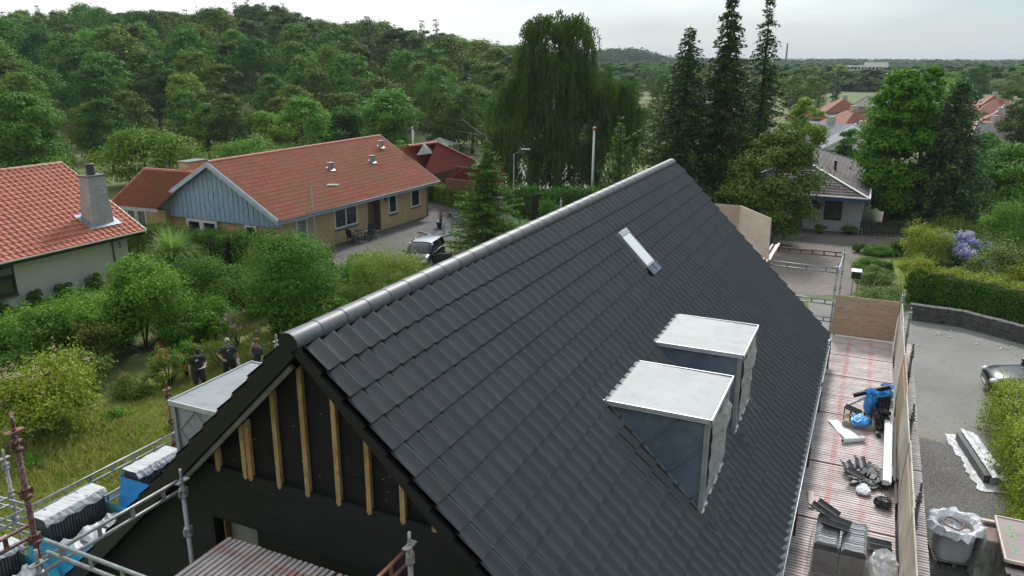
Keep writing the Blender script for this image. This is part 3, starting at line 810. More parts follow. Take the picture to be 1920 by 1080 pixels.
# far gable scaffold
standard(18.25, -4.53, 0, 5.68, galv, 'tall galvanised post at the near corner of the far gable scaffold')
standard(20.5, -4.62, 0, 5.62, galv, 'galvanised post with flat top plate standing out over the brick driveway')
guard((20.4, -2.45, 5.47), (20.45, -4.55, 5.46), redsteel, 'dark red guard rail farthest out over the brick driveway', n=6)
guard((18.28, -2.3, 5.50), (18.25, -4.50, 5.47), galv, 'galvanised guard rail just right of the angled plywood', n=4)
guard((18.28, -3.0, 4.50), (18.25, -4.48, 4.49), galv, 'galvanised guard rail halfway up the far gable scaffold', n=4)
guard((18.28, -3.4, 3.97), (18.25, -4.50, 3.95), galv, 'lowest galvanised guard rail of the far gable scaffold', n=3)
guard((20.47, -4.6, 5.35), (18.3, -4.56, 5.35), galv, 'galvanised rail joining the two posts beside the plywood end board', n=3)
slat_deck(16.3, 18.1, -4.50, -3.2, 3.40, 'x', 'short low deck between far gable and plywood end board', 'decks at the far gable', pitch=.09, w=.05, seed=50)
slat_deck(16.25, 20.4, -2.62, 1.4, 5.55, 'x', 'deck high at the far gable carrying the pale plywood', 'decks at the far gable', pitch=.12, w=.06, seed=51)
tag(MB().box(17.97, 20.42, -2.66, -2.60, 5.53, 5.60).build('edge_plank', paleply), 'white edge plank running out beside the pale plywood', 'plank')
tag(MB().prism([(17.93, -2.60, 5.60), (19.72, -1.40, 5.60), (19.72, -1.40, 6.85), (17.93, -2.57, 6.85)], (.012, -.018, 0)).build('plywood_board', paleply), 'pale plywood sheet angled across the far gable scaffold', 'plywood board')
tag(MB().box(19.73, 19.75, -1.40, 1.2, 5.60, 6.84).build('plywood_board', M('brownish_pale_plywood', (.50, .39, .29), (.60, .48, .37), 1.5, rough=.75, stretch=(1, 1, 2.5))), 'plain plywood sheet behind the angled one at the far gable', 'plywood board')
standard(19.3, -.95, 5.55, 6.45, redsteel, 'small dark post in front of the far plywood sheet', r=.024)

# scaffold in front of the near gable
slat_deck(-1.95, .08, -.30, 1.26, 5.9, 'x', 'left slatted deck in front of the black gable with pink marks', 'decks in front of the near gable', pitch=.074, w=.047, seed=60, bandshift=.0)
slat_deck(-1.95, .08, -1.42, -.33, 5.9, 'x', 'right slatted deck in front of the black gable', 'decks in front of the near gable', pitch=.074, w=.047, seed=61, bandshift=.1)
standard(-.3, 1.47, 0, 6.93, galv, 'galvanised post standing before the left part of the black gable')
standard(-.3, -1.52, 0, 6.98, galvdirty, 'cement splashed post before the right part of the black gable')
standard(-1.90, 1.62, 0, 6.86, galv, 'galvanised post at the bottom left, where the rails of the gable scaffold cross')
standard(-1.78, 1.80, 4.6, 8.15, redsteel, 'tall dark red post rising at the lower left of the photo', r=.028)
guard((-.33, 1.50, 6.79), (-1.88, 1.56, 6.77), galv, 'galvanised rail running from the left gable post towards the viewer', n=4)
guard((-1.9, 1.45, 7.02), (-1.9, -1.4, 7.02), galv, 'galvanised rail crossing in front of the left gable post rail', n=7)
guard((-.33, -1.50, 6.80), (-1.9, -1.48, 6.80), rustrail, 'red brown rail running down from the cement splashed post', n=3, gap=.16)
guard((-1.80, 1.84, 7.0), (-3.6, 1.84, 7.0), redsteel, 'dark red rail at the lower left edge of the photo', n=4, r=.017)

# left scaffold along the garden eave
for a, b, lb in ((-2.2, .35, 'nearest module of the left platform under the cut off tile stack'), (.4, 2.95, 'left platform module under the turquoise wrapped tiles'), (3.0, 5.6, 'left platform module under the blue wrapped tiles')):
    slat_deck(a, b, 4.75, 6.35, 3.42, 'y', lb, 'platform decks along the garden eave', pitch=.075, w=.045, seed=int(a*10)+80)
standard(3.68, 6.33, 0, 5.54, redsteel, 'splashed red post beside the left dormer', r=.026)
standard(1.0, 7.0, 0, 5.28, galvdirty, 'cement stained post at the left edge above the meadow')
guard((3.9, 6.3, 4.50), (-.1, 6.3, 4.53), galv, 'upper galvanised rail along the meadow side of the left platform', n=9)
guard((7.2, 6.3, 4.50), (3.95, 6.3, 4.50), galv, 'upper galvanised rail beyond the splashed red post', n=7)
guard((7.2, 6.3, 4.0), (.0, 6.3, 4.0), galv, 'lower galvanised rail along the meadow side of the left platform', n=15)
guard((.95, 6.6, 4.42), (.75, 9.2, 4.42), galv, 'galvanised rail leading off to the left edge over the meadow', n=5)
guard((.95, 6.6, 4.0), (.75, 9.2, 4.0), galv, 'lower galvanised rail leading off to the left edge', n=5)
guard((.95, 7.05, 4.42), (-2.6, 7.1, 4.42), galv, 'galvanised rail at the extreme lower left over the meadow', n=6)
tag(MB().bar((1.2, 6.6, 3.75), (4.5, 6.6, 3.75), .05, .14).build('toe_plank', paleply), 'pale plank laid outside the left platform rail', 'plank')
p_ = YP(517, 627, 6.2); standard(p_[0], 6.2, 0, p_[2], galvdirty, 'post top rising behind the ridge beside the worker touching his face')
p_ = YP(1052, 371, 6.2); standard(p_[0], 6.2, 0, p_[2], galvdirty, 'post top rising behind the ridge just left of the thick white flag pole')

# ------------------------------------------------------------------ tile stacks and things on the platforms
tile_loose = M('loose_dark_tile', (.045, .046, .048), (.075, .076, .078), 6, rough=.5, c3=(.10, .10, .10))
tile_edge = M('pale_tile_edges', (.30, .31, .33), (.42, .43, .45), 26, rough=.8, c3=(.12, .12, .13))
def tile_block(parent, c, nx, L, W, H, axis='x', mt=None):
    """upright tiles packed side by side: each one a thin waved slab; one part"""
    mb = MB(); mt = mt or tile_edge; T = L/nx; rg = random.Random(nx)
    for i in range(nx):
        u = -L/2+(i+.5)*T; h = H+rg.uniform(-.01, .01)
        pts = [(-W/2, 0), (-W/2, h*.88), (-W/2+.05, h), (0, h-.012), (W/2-.05, h), (W/2, h*.88), (W/2, 0)]
        poly = [(c[0]+u-T*.3, c[1]+a, c[2]+b) if axis == 'x' else (c[0]+a, c[1]+u-T*.3, c[2]+b) for a, b in pts]
        mb.prism(poly, (T*.6, 0, 0) if axis == 'x' else (0, T*.6, 0))
    mb.box(c[0]-(L/2 if axis == 'x' else W/2)+.02, c[0]+(L/2 if axis == 'x' else W/2)-.02, c[1]-(W/2 if axis == 'x' else L/2)+.02, c[1]+(W/2 if axis == 'x' else L/2)-.02, c[2], c[2]+H*.93)
    return mb.build('tile_rows', mt, parent)
def draped(parent, name, mt, ring_in, z_in, ring_out, z_out, rg, n=40, levels=5, jit=.04):
    """wrinkled foil skirt between two rectangles"""
    def rect(r, t):
        (x0, x1, y0, y1) = r; p = t*4; k = int(p) % 4; f = p-int(p)
        return [(x0+(x1-x0)*f, y0), (x1, y0+(y1-y0)*f), (x1-(x1-x0)*f, y1), (x0, y1-(y1-y0)*f)][k]
    rows = []
    for j in range(levels+1):
        f = j/levels; row = []
        for i in range(n+1):
            a = rect(ring_in, (i % n)/n); b = rect(ring_out, (i % n)/n)
            w = jit*f*(1 if (i % n) else 1)
            rr = random.Random((i % n)*31+j*7+int(x_seed))
            row.append((a[0]+(b[0]-a[0])*f+rr.uniform(-w, w), a[1]+(b[1]-a[1])*f+rr.uniform(-w, w), z_in+(z_out-z_in)*f+rr.uniform(-w, w)))
        rows.append(row)
    return MB().grid(rows, False).build(name, mt, parent)
def pallet(parent, x0, x1, y0, y1, z, mt=None, along='y'):
    mt = mt or greywood
    mb = MB()
    k = 7
    for i in range(k):
        if along == 'y':
            a = x0+(x1-x0)*i/k; mb.box(a+.01, a+(x1-x0)/k-.03, y0, y1, z+.115, z+.137)
        else:
            a = y0+(y1-y0)*i/k; mb.box(x0, x1, a+.01, a+(y1-y0)/k-.03, z+.115, z+.137)
    for f in (0, .46, .92):
        if along == 'y': mb.box(x0, x1, y0+(y1-y0)*f, y0+(y1-y0)*(f+.08), z+.003, z+.113)
        else: mb.box(x0+(x1-x0)*f, x0+(x1-x0)*(f+.08), y0, y1, z+.003, z+.113)
    return mb.build('pallet', mt, parent)
def wrapped_stack(x0, x1, y0, y1, z, h, wrapm, label, tall_y, low_h, seed):
    """pallet of upright tiles, tall row at the back, lower row in front, torn foil round it"""
    global x_seed; x_seed = seed
    t = empty('tile_stack', ((x0+x1)/2, (y0+y1)/2, z), 0, label, 'tile stack', 'wrapped tile stacks on the left platform')
    lx, ly = (x1-x0)/2, (y1-y0)/2
    pallet(t, -lx, lx, -ly, ly, 0)
    wt = .40; tall_y = ly*2-wt
    tile_block(t, (0, ly-wt/2, .14), int(lx*2/.050), lx*2-.04, wt-.02, h, 'x', tile_loose)
    # lower rows in front showing the dark tile faces
    mb = MB(); n_ = int(lx*2/.048)
    for i in range(n_):
        u = -lx+.03+(i+.5)*(2*lx-.06)/n_
        pts = [(-ly+.05, .14), (-ly+.04, .14+low_h*.8), (-ly+tall_y*.3, .14+low_h), (-ly+tall_y*.75, .14+low_h), (-ly+tall_y-.01, .14+low_h*.7), (-ly+tall_y-.01, .14)]
        mb.prism([(u-.009, a, b) for a, b in pts], (.020, 0, 0))
    mb.build('tile_rows_low', tile_loose, t)
    rg = random.Random(seed)
    draped(t, 'plastic_wrap', wrapm, (-lx-.03, lx+.03, -ly-.03, ly+.03), (.92 if wrapm is FOILB else .78), (-lx-.13, lx+.16, -ly-.32, ly+.08), .03, rg, 44, 5, .06)
    # white foil cap over the tall row
    P = []
    for i in range(25):
        x = -lx-.02+(2*lx+.04)*i/24; row = []
        for j, (yy, zz) in enumerate(((ly+.03, .14+h*.45), (ly+.025, .14+h*.9), (ly-.04, .14+h+.012), (ly-wt*.5, .14+h+.008), (ly-wt+.04, .14+h+.012), (ly-wt-.01, .14+h*.93), (ly-wt-.02, .14+h*.88+.02*sin(i*.9)))):
            row.append((x, yy+rg.uniform(-.008, .008), zz+rg.uniform(-.008, .008)))
        P.append(row)
    MB().grid(P, False).build('foil_cap', FOILW, t)
    # crumpled foil in front
    P = [[(-lx*.95+2*lx*i/16, -ly-.03+(tall_y*.9)*j/6+rg.uniform(-.02, .02), .16+low_h*(.85+.15*j/6)+.07*rg.random()+.04*sin(i)) for j in range(7)] for i in range(17)]
    MB().grid(P, False).build('crumpled_foil', FOILW, t)
    return t
wrapped_stack(.70, 1.74, 4.98, 6.12, 3.44, .92, FOILC, 'tile stack wrapped in turquoise foil on the left platform', .55, .45, 3)
wrapped_stack(-.62, .22, 4.98, 6.02, 3.44, .88, FOILC, 'tile stack cut off by the left photo edge', .55, .45, 7)
t = wrapped_stack(2.32, 3.22, 4.98, 6.05, 3.44, .92, FOILB, 'tile stack in deep blue foil below the left dormer', .62, .35, 11)
mb = MB()
for i in range(9):
    P = [[(-.38+.05*i+.05*j/8*0+.42*k/6, -.50+.30*j/8+.02*i, .50+.035*sin(j*.8)+.012*i) for j in range(9)] for k in range(7)]
    mb.grid(P, True)
mb.build('laid_tiles', tile_loose, t)

# right platform
def waved_tile(name, c, rz, L, W, label, group, tilt=0.0, waves=2, mt=None):
    t = empty(name, c, rz, label, 'roof tile', group)
    P = []; us = [(w_+f)/waves for w_ in range(waves) for f, _ in PROF]+[1.0]; hs = [h for w_ in range(waves) for _, h in PROF]+[PROF[0][1]]
    for u, h in zip(us, hs): P.append([(-L/2+L*j/4, -W/2+W*u, h*1.1+.012+tilt*j/4) for j in range(5)])
    mb = MB().grid(P, False, flip=True); mb.grid([[(a, b, c_-.014) for a, b, c_ in r_] for r_ in P], False)
    for e_ in (0, 4): 
        for i in range(len(P)-1):
            a, b = P[i][e_], P[i+1][e_]; mb.add([a, b, (b[0], b[1], b[2]-.014), (a[0], a[1], a[2]-.014)], [(0, 1, 2, 3)])
    for i in (0, len(P)-1):
        for j in range(4):
            a, b = P[i][j], P[i][j+1]; mb.add([a, b, (b[0], b[1], b[2]-.014), (a[0], a[1], a[2]-.014)], [(0, 1, 2, 3)])
    mb.build('tile_body', mt or tile_loose, t)
    return t
g0 = G(1580, 1062, ZD)
ts = empty('tile_stack', (6.12, -5.38, ZD), 0, 'foil wrapped tile stack with loose tiles on top, on the right platform', 'tile stack')
pallet(ts, -.36, .62, -.40, .40, 0)
tile_block(ts, (.13, .20, .14), 20, .92, .36, .55, 'x'); tile_block(ts, (.13, -.20, .14), 20, .92, .36, .52, 'x')
mb = MB()
for yy in (.20, -.20):
    P = [[(-.345+.02*(1-abs(j-4)/4.)**2, yy-.17+.34*j/8, .15+.5*k/8) for k in range(9)] for j in range(9)]
    mb.grid(P, True)
    for zz in (.3,): mb.box(-.352, -.34, yy-.165, yy+.165, zz, zz+.008)
mb.build('front_tile_faces', tile_loose, ts)
x_seed = 21
draped(ts, 'plastic_wrap', foilmat('thin_clear_foil', (.6, .6, .58), .22), (-.40, .64, -.42, .42), .60, (-.44, .67, -.45, .46), .05, random.Random(1), 40, 5, .03)
waved_tile('roof_tile', (6.32, -5.28, ZD+.70), R_(82), .42, .33, 'loose tile lying flat on the foil wrapped stack', 'loose tiles on the platform', tilt=.03)
waved_tile('roof_tile', (6.62, -5.08, ZD+.72), R_(55), .42, .30, 'loose tile lying aslant on top of the foil wrapped stack', 'loose tiles on the platform', tilt=.05)
waved_tile('roof_tile', (7.02, -5.93, ZD+.02), R_(92), .52, .36, 'dark double wave tile lying on the slats against the barrier', 'loose tiles on the platform')
waved_tile('roof_tile', (7.0, -5.91, ZD+.06), R_(91), .52, .36, 'second double wave tile stacked on the one against the barrier', 'loose tiles on the platform')
tag(MB().prism([(5.9, -5.82, ZD+.02), (6.55, -5.80, ZD+.02), (6.6, -5.98, ZD+.02), (6.0, -6.02, ZD+.02)], (0, 0, .012)).build('cardboard_piece', M('cardboard', (.55, .42, .25), (.62, .49, .30), 4, rough=.9)), 'torn piece of brown cardboard beside the white plastic sack', 'cardboard')
def sack(name, c, rx, ry, rz_, mt, label, cat, seed, group=None, tuft=True):
    rg = random.Random(seed); t = empty(name, c, 0, label, cat, group)
    mb = MB(); vs = []; n = 22; m_ = 14
    for i in range(m_+1):
        ph = pi*i/m_; row = []
        for k in range(n+1):
            th = 2*pi*(k % n)/n; r2 = random.Random(seed*97+i*13+(k % n)); q = 1+r2.uniform(-.10, .10)+.08*sin(3*th+seed)
            z = cos(ph); zz = z*rz_ if z > 0 else z*rz_*.85
            row.append((rx*q*sin(ph)**.7*cos(th) if ph > 0 and ph < pi else 0, ry*q*sin(ph)**.7*sin(th) if 0 < ph < pi else 0, rz_*.85+zz*q if 0 < i < m_ else rz_*.85+zz))
        vs.append(row)
    mb.grid(vs, False); mb.build('sack_body', mt, t)
    if tuft:
        P = [[((.05+.10*j/4)*cos(2*pi*i/12)*(1+.3*sin(5*i)), (.05+.10*j/4)*sin(2*pi*i/12)*(1+.3*cos(3*i)), rz_*1.72+.10*j/4+.03*sin(i*2.3)) for j in range(5)] for i in range(13)]
        MB().grid(P, False).build('sack_neck', mt, t)
    return t
sack('plastic_sack', (5.95, -6.02, ZD+.03), .30, .22, .30, FOILW, 'milky white plastic sack slumped at the barrier, near end of platform', 'plastic sack', 4)
# loose plank
tag(MB().obox((0, 0, 0), (.30, .012, 0), (-.002, .05, 0), (0, 0, .013)).build('timber_plank', paleply, loc=tuple(G(1521, 936, ZD+.03)), rz=R_(3)), 'short pale plank lying alone on the platform slats', 'plank')
# pile of broken tiles
pc = G(1630, 897, ZD); rg = random.Random(12); mb = MB()
for i in range(150):
    a = rg.uniform(0, 2*pi); r = rg.random()**.6; u = r*cos(a)*.52; v = r*sin(a)*.42
    if v+pc[1] < -6.16: v = -6.16-pc[1]
    h = .015+.16*(1-r)*rg.random()+.02; s1, s2 = rg.uniform(.05, .15), rg.uniform(.03, .08)
    th = rg.uniform(0, pi); tl = rg.uniform(-.35, .35)
    ax = np.array([cos(th), sin(th), tl])*s1*.8; ay = np.array([-sin(th), cos(th), rg.uniform(-.3, .3)])*s2
    poly = [ax*.9+ay*.8, -ax*.7+ay, -ax-ay*.5, -ax*.2-ay, ax-ay*.6]
    mb.prism([np.array([u, v, h])+p for p in poly], (0, 0, .016))
tag(mb.build('broken_tile_pile', tile_loose, loc=tuple(pc)), 'pile of broken grey tile shards on the platform', 'tile rubble', kind='stuff')
for k, (px, py, rz_) in enumerate(((1588, 878, .4), (1612, 870, .2), (1600, 893, 1.2))):
    waved_tile('roof_tile', tuple(G(px, py, ZD+.10+.02*k)), rz_, .30, .20, ['half tile at the far left edge of the rubble pile', 'half tile lying on the top edge of the rubble pile', 'half tile standing out on the left of the rubble pile'][k], 'half tiles on the rubble', tilt=.05, waves=1)
ct = empty('curved_tile_bundle', tuple(G(1655, 908, ZD)), 0, 'nest of curved black ridge tiles at the end of the rubble pile', 'ridge tiles')
for i in range(6):
    P = [[(-.22+.42*k/4, .13*cos(t_)-.02, .12*sin(t_)+.0) for k in range(5)] for t_ in np.linspace(.1, pi-.1, 9)]
    MB().grid([[(a+.02*i, b-.045*i+.1, c_+.03*i) for a, b, c_ in r_] for r_ in P], True).build('ridge_tile', black_cap if i % 2 else tile_loose, ct)
sack('white_cloth', tuple(G(1618, 922, ZD+.01)), .20, .13, .055, M('white_crumpled_cloth', (.66, .66, .70), (.76, .76, .78), 5, rough=.85), 'crumpled white cloth between rubble and black bag', 'cloth', 8, tuft=False)
bagm = M('black_bin_bag', (.012, .012, .013), (.02, .02, .022), 5, rough=.3)
sack('rubbish_bag', tuple(G(1655, 950, ZD+.01)), .17, .15, .10, bagm, 'black crumpled bag with white scraps beside the barrier', 'bag', 9, tuft=False)
# white membrane: roll and unrolled strip
mr = empty('membrane_roll', tuple(G(1600, 829, ZD+.01)), 0, 'white roll of underlay membrane with a strip unrolled on the platform', 'membrane roll')
wm = M('white_underlay', (.62, .69, .72), (.70, .76, .78), 3, rough=.6)
d_ = np.array(G(1622, 827, ZD+.05))-np.array(G(1579, 831, ZD+.05)); d_ /= np.linalg.norm(d_)
MB().tube([tuple(-d_*.26+[0, 0, .055]), tuple(d_*.26+[0, 0, .055])], .052, 18).build('roll', wm, mr)
MB().tube([tuple(-d_*.27+[0, 0, .055]), tuple(-d_*.262+[0, 0, .055])], .030, 12).build('cardboard_core', bagm, mr)
a, b, c_, e_ = [np.array(G(*p, ZD+.012))-np.array(G(1600, 829, ZD+.01)) for p in ((1551, 788), (1570, 789), (1613, 823), (1586, 826))]
P = [[tuple(a+(b-a)*u+((e_+(c_-e_)*u)-(a+(b-a)*u))*v+np.array([0, 0, .012+.012*sin(v*9+u)])) for v in np.linspace(0, 1, 10)] for u in (0, .5, 1)]
MB().grid(P, True).build('unrolled_strip', wm, mr)
# aluminium profile, dark strip and tin
mb = MB()
a, b = np.array([8.92, -6.05, ZD+.30]), np.array([11.75, -6.08, ZD+.34])
tag(MB().box(0, 2.83, -.05, .05, -.05, .05).box(0, 2.83, -.10, -.052, -.03, .03).build('aluminium_profile', M('white_aluminium', (.62, .65, .65), (.7, .72, .72), 3, rough=.4), loc=tuple(a), rz=-.01), 'long white aluminium profile lying against the barrier', 'metal profile')
tag(MB().box(0, 3.0, -.02, .02, 0, .09).build('dark_profile', bagm, loc=(9.0, -6.20, ZD+.25), rz=-.01), 'dark metal strip behind the white aluminium profile', 'metal strip')
tn = empty('tin_can', tuple(G(1645, 817, ZD+.01)), .3, 'small dark tin lying on its side by the aluminium profile', 'tin')
MB().tube([(-.11, 0, .045), (.11, 0, .045)], .043, 14).build('can_body', M('dark_tin', (.06, .05, .05), (.10, .09, .085), 6, rough=.3, metal=.5), tn)
MB().tube([(-.03, 0, .045), (.05, 0, .045)], .0445, 14).build('can_label', M('worn_pale_label', (.35, .30, .28), (.45, .4, .36), 9), tn)
sack('rubbish_bag', tuple(G(1652, 808, ZD+.01)), .16, .15, .22, bagm, 'black bag topped with clear foil between pallet and profile', 'bag', 14)
sack('plastic_sheet', tuple(G(1653, 783, ZD+.25)), .13, .12, .10, FOILW, 'scrap of clear foil lying on the black bag beside the pallet', 'plastic sheet', 15, tuft=False)
MBb = MB()
for k, (px, py, rz_) in enumerate(((1643, 800, .5), (1640, 786, .9))):
    waved_tile('roof_tile', tuple(G(px, py, ZD+.12)), rz_, .26, .16, ['broken tile leaning on the black bag, lower one', 'broken tile leaning on the black bag, upper one'][k], 'broken tiles by the black bag', tilt=.25, waves=1)
# wooden pallet with black ridge tiles and blue bags
q = G(1577, 760, ZD); pl = empty('wooden_pallet', (12.18, -5.63, ZD), 0, 'wooden pallet carrying black ridge tiles and blue bags', 'pallet')
pallet(pl, -.40, .42, -.56, .44, 0, M('pallet_wood', (.34, .28, .22), (.50, .43, .36), 5, rough=.85, c3=(.22, .16, .12)), along='x')
rt = empty('curved_tile_bundle', (12.33, -6.0, ZD+.14), 0, 'upright bundle of black ridge tiles on the wooden pallet', 'ridge tiles')
for i in range(7):
    P = [[(.15*cos(t_)-.02, .10-.035*i+.06*sin(t_), .42*k/5) for k in range(6)] for t_ in np.linspace(0, pi, 9)]
    MB().grid([[(a_, b_, c2+.012*i) for a_, b_, c2 in r_] for r_ in P], True).build('ridge_tile', bagm if i % 2 == 0 else tile_loose, rt)
waved_tile('roof_tile', (12.22, -5.38, ZD+.16), R_(80), .36, .22, 'single black ridge tile tipped on the left of the pallet', 'loose tiles on the platform', tilt=.08, waves=1, mt=bagm)
tag(MB().bar((12.95, -5.35, ZD+.30), (13.05, -6.1, ZD+.62), .07, .09).build('metal_angle', bagm), 'black metal angle lying across the blue bags', 'metal profile')
tag(MB().bar((12.55, -5.2, ZD+.16), (12.95, -5.62, ZD+.30), .03, .06).build('metal_strip', M('pinkish_white_metal', (.62, .55, .55), (.7, .64, .64), 3)), 'pinkish white strip sticking out behind the pallet', 'metal strip')
sack('plastic_bag', (12.42, -5.72, ZD+.14), .16, .15, .27, FOILB, 'upright blue plastic bag on the pallet beside the ridge tiles', 'plastic bag', 31, 'blue bags')
sack('plastic_bag', (11.92, -5.55, ZD+.06), .27, .20, .10, FOILB, 'flat crumpled blue bag hanging over the near edge of the pallet', 'plastic bag', 32, 'blue bags', False)
sack('plastic_bag', (13.15, -5.95, ZD+.02), .26, .19, .20, FOILB, 'large crumpled blue bag behind the pallet against the barrier', 'plastic bag', 33, 'blue bags')
sack('plastic_bag', (13.75, -6.08, ZD+.02), .22, .15, .15, FOILB, 'farthest blue bag on the platform, tucked against the barrier', 'plastic bag', 34, 'blue bags')

# ------------------------------------------------------------------ terrain
def sstep(x, a, b):
    t = np.clip((x-a)/(b-a), 0, 1); return t*t*(3-2*t)
_azk = [-80, -40, -33.3, -25, -17.5, -12.5, -9, -4, 0, 4, 30, 80]      # degrees from the camera axis, negative = left
_hk = [4, 7, 8.5, 10.5, 14, 10.5, 7.5, 3.6, 1.6, 0.0, 0.0, 0.0]
def terrain(x, y):
    x = np.asarray(x, float); y = np.asarray(y, float)
    dx, dy = x-CAM_LOC[0], y-CAM_LOC[1]
    D = np.hypot(dx, dy); az = np.degrees(_yaw)-np.degrees(np.arctan2(dy, dx))
    az = (az+180) % 360-180
    H = np.interp(az, _azk, _hk)
    return H*sstep(D, 105, 265)
rads = np.concatenate([np.linspace(0, 100, 14), np.linspace(110, 330, 30), np.geomspace(360, 9000, 22)])
na = 160; V = [(0, 0, 0)]; 
gx0, gy0 = 15.0, 8.0
P = []
for r in rads[1:]:
    for k in range(na):
        a = 2*pi*k/na; P.append((gx0+r*cos(a), gy0+r*sin(a)))
P = np.array(P); Z = terrain(P[:, 0], P[:, 1])
V = np.concatenate([[[gx0, gy0, 0]], np.stack([P[:, 0], P[:, 1], Z], 1)])
F = []
nr = len(rads)-1
me = bpy.data.meshes.new('ground')
for k in range(na): F.append((0, 1+k, 1+(k+1) % na))
for i in range(nr-1):
    for k in range(na): F.append((1+i*na+k, 1+(i+1)*na+k, 1+(i+1)*na+(k+1) % na, 1+i*na+(k+1) % na))
me.from_pydata([tuple(v) for v in V], [], F)
grm = M('ground_soil_and_grass', (.085, .115, .030), (.135, .165, .045), .35, rough=.95, c3=(.12, .105, .055), bmp=.6, bscale=6, bdist=.05)
me.materials.append(grm)
tag(link('ground', me), kind='structure')

def sheet(name, poly, z, mt, kind='structure', px=True, wob=0.0, seed=0):
    pts = [tuple(G(p[0], p[1], 0)[:2]) if px else p for p in poly]
    if wob:
        rg = random.Random(seed); o = []
        for i in range(len(pts)):
            a, b = np.array(pts[i]), np.array(pts[(i+1) % len(pts)])
            k = max(1, int(np.linalg.norm(b-a)/.8))
            for j in range(k): o.append(tuple(a+(b-a)*j/k+np.array([rg.uniform(-wob, wob), rg.uniform(-wob, wob)])))
        pts = o
    bm = bmesh.new(); vs = [bm.verts.new((x, y, z)) for x, y in pts]; f = bm.faces.new(vs)
    if f.normal.z < 0: f.normal_flip()
    bmesh.ops.triangulate(bm, faces=[f]); me = bpy.data.meshes.new(name); bm.to_mesh(me); bm.free(); me.materials.append(mt)
    return tag(link(name, me), kind=kind)
lawnm = M('lawn_grass', (.14, .21, .032), (.20, .27, .048), .8, rough=.95, c3=(.21, .21, .07), bmp=.7, bscale=30, bdist=.04)
meadowm = M('meadow_ground', (.17, .215, .040), (.24, .27, .065), .9, rough=.95, c3=(.26, .23, .10), bmp=.7, bscale=20, bdist=.05)
asph = M('old_asphalt', (.185, .176, .160), (.245, .235, .213), .3, rough=.92, c3=(.27, .26, .235), speck=[(28, (.14, .135, .125), .5, .7), (60, (.36, .35, .32), .6, .75)], bmp=.5, bscale=40, bdist=.006)
gravm = M('dark_gravel', (.11, .104, .095), (.165, .156, .144), .5, rough=.95, c3=(.20, .19, .175), speck=[(22, (.06, .056, .05), .48, .62), (30, (.38, .36, .34), .6, .72)], bmp=.9, bscale=26, bdist=.02, lo=.4, hi=.6)
pavm = pavemat('brown_clinker_paving', (.20, .165, .14), (.25, .215, .185), (.10, .09, .08), .21, .105)
patm = pavemat('grey_patio_paving', (.12, .108, .10), (.19, .175, .165), (.05, .05, .045), .22, .11, R_(40))
greypav = M('grey_flagstones', (.24, .235, .225), (.31, .30, .285), .7, rough=.9, bmp=.3, bscale=20)
drk = M('dark_slate_chips', (.055, .055, .06), (.10, .10, .105), 3, rough=.9, c3=(.15, .15, .15), bmp=.9, bscale=35, bdist=.02)
roadL = M('pale_worn_paving', (.22, .20, .175), (.34, .32, .29), .5, rough=.92, c3=(.15, .135, .115), bmp=.4, bscale=24)
sheet('meadow', [(-2.5, 5.5), (20, 5.5), (24, 12), (19, 18.2), (9.5, 19.5), (4.5, 22), (-6, 16)], .004, meadowm, px=False, wob=.25)
sheet('lawn', [(9.0, 21.5), (28.5, 23.5), (29, 33), (24, 33), (14.0, 30.2)], .004, lawnm, px=False, wob=.1)
# street behind the ridge, road and driveways on the right
sheet('road', [(16.5, -4.2), (60, 14), (75, 22), (74, 30), (52.5, 26.2), (46.5, 21.5), (30, 14.5), (21, 12), (17.0, 6.5)], .006, roadL, px=False)
def yardmat():
    mt, t, b = newmat('worn_yard_surface'); b.inputs['Roughness'].default_value = .92
    tcn = t.nodes.new('ShaderNodeTexCoord'); sp = t.nodes.new('ShaderNodeSeparateXYZ'); t.links.new(tcn.outputs['Object'], sp.inputs[0])
    ad = t.nodes.new('ShaderNodeMath'); ad.operation = 'MULTIPLY_ADD'; t.links.new(noise(t, .55, 7, .7), ad.inputs[0]); ad.inputs[1].default_value = 6.5; t.links.new(sp.outputs[0], ad.inputs[2])
    near = ramp(t, ad.outputs[0], 22.6, 23.6)
    fine = noise(t, 26, 4, .75); co = noise(t, .35, 5, .6)
    ga = mixc(t, ramp(t, co, .35, .65), (.085, .080, .072), (.145, .136, .124)); ga = mixc(t, ramp(t, fine, .56, .68), ga, (.40, .38, .35)); ga = mixc(t, ramp(t, fine, .46, .36), ga, (.04, .038, .035))
    as_ = mixc(t, ramp(t, co, .35, .65), (.17, .163, .148), (.225, .216, .196)); as_ = mixc(t, ramp(t, noise(t, 45, 3, .7), .55, .72), as_, (.33, .32, .29)); as_ = mixc(t, ramp(t, noise(t, 1.1, 6, .7), .58, .74), as_, (.13, .122, .11))
    edge = ramp(t, ad.outputs[0], 23.9, 23.0); col = mixc(t, near, ga, as_)
    m3 = t.nodes.new('ShaderNodeMath'); m3.operation = 'MULTIPLY'; t.links.new(near, m3.inputs[0]); t.links.new(edge, m3.inputs[1])
    col = mixc(t, m3.outputs[0], col, (.30, .27, .21))
    t.links.new(col, b.inputs['Base Color']); bump(t, b, fine, .8, .015); return mt
sheet('asphalt_yard', [(6.0, -4.4), (18.5, -4.4), (20, -4.5), (33.5, -3.0), (35.3, -6.0), (33.6, -7.3), (31.9, -11), (30.0, -16), (25, -24), (22.2, -24), (24.0, -13), (22.2, -10.3), (10, -11.5), (6, -11.5)], .010, yardmat(), px=False, wob=.05)
sheet('brick_driveway', [(18.6, -3.9), (34.0, -2.4), (35.5, -5.05), (47, -4.9), (51.4, -7.9), (52.0, -4.4), (52.3, 4.0), (46, 7), (28, 5), (18.5, 2)], .012, pavm, px=False)
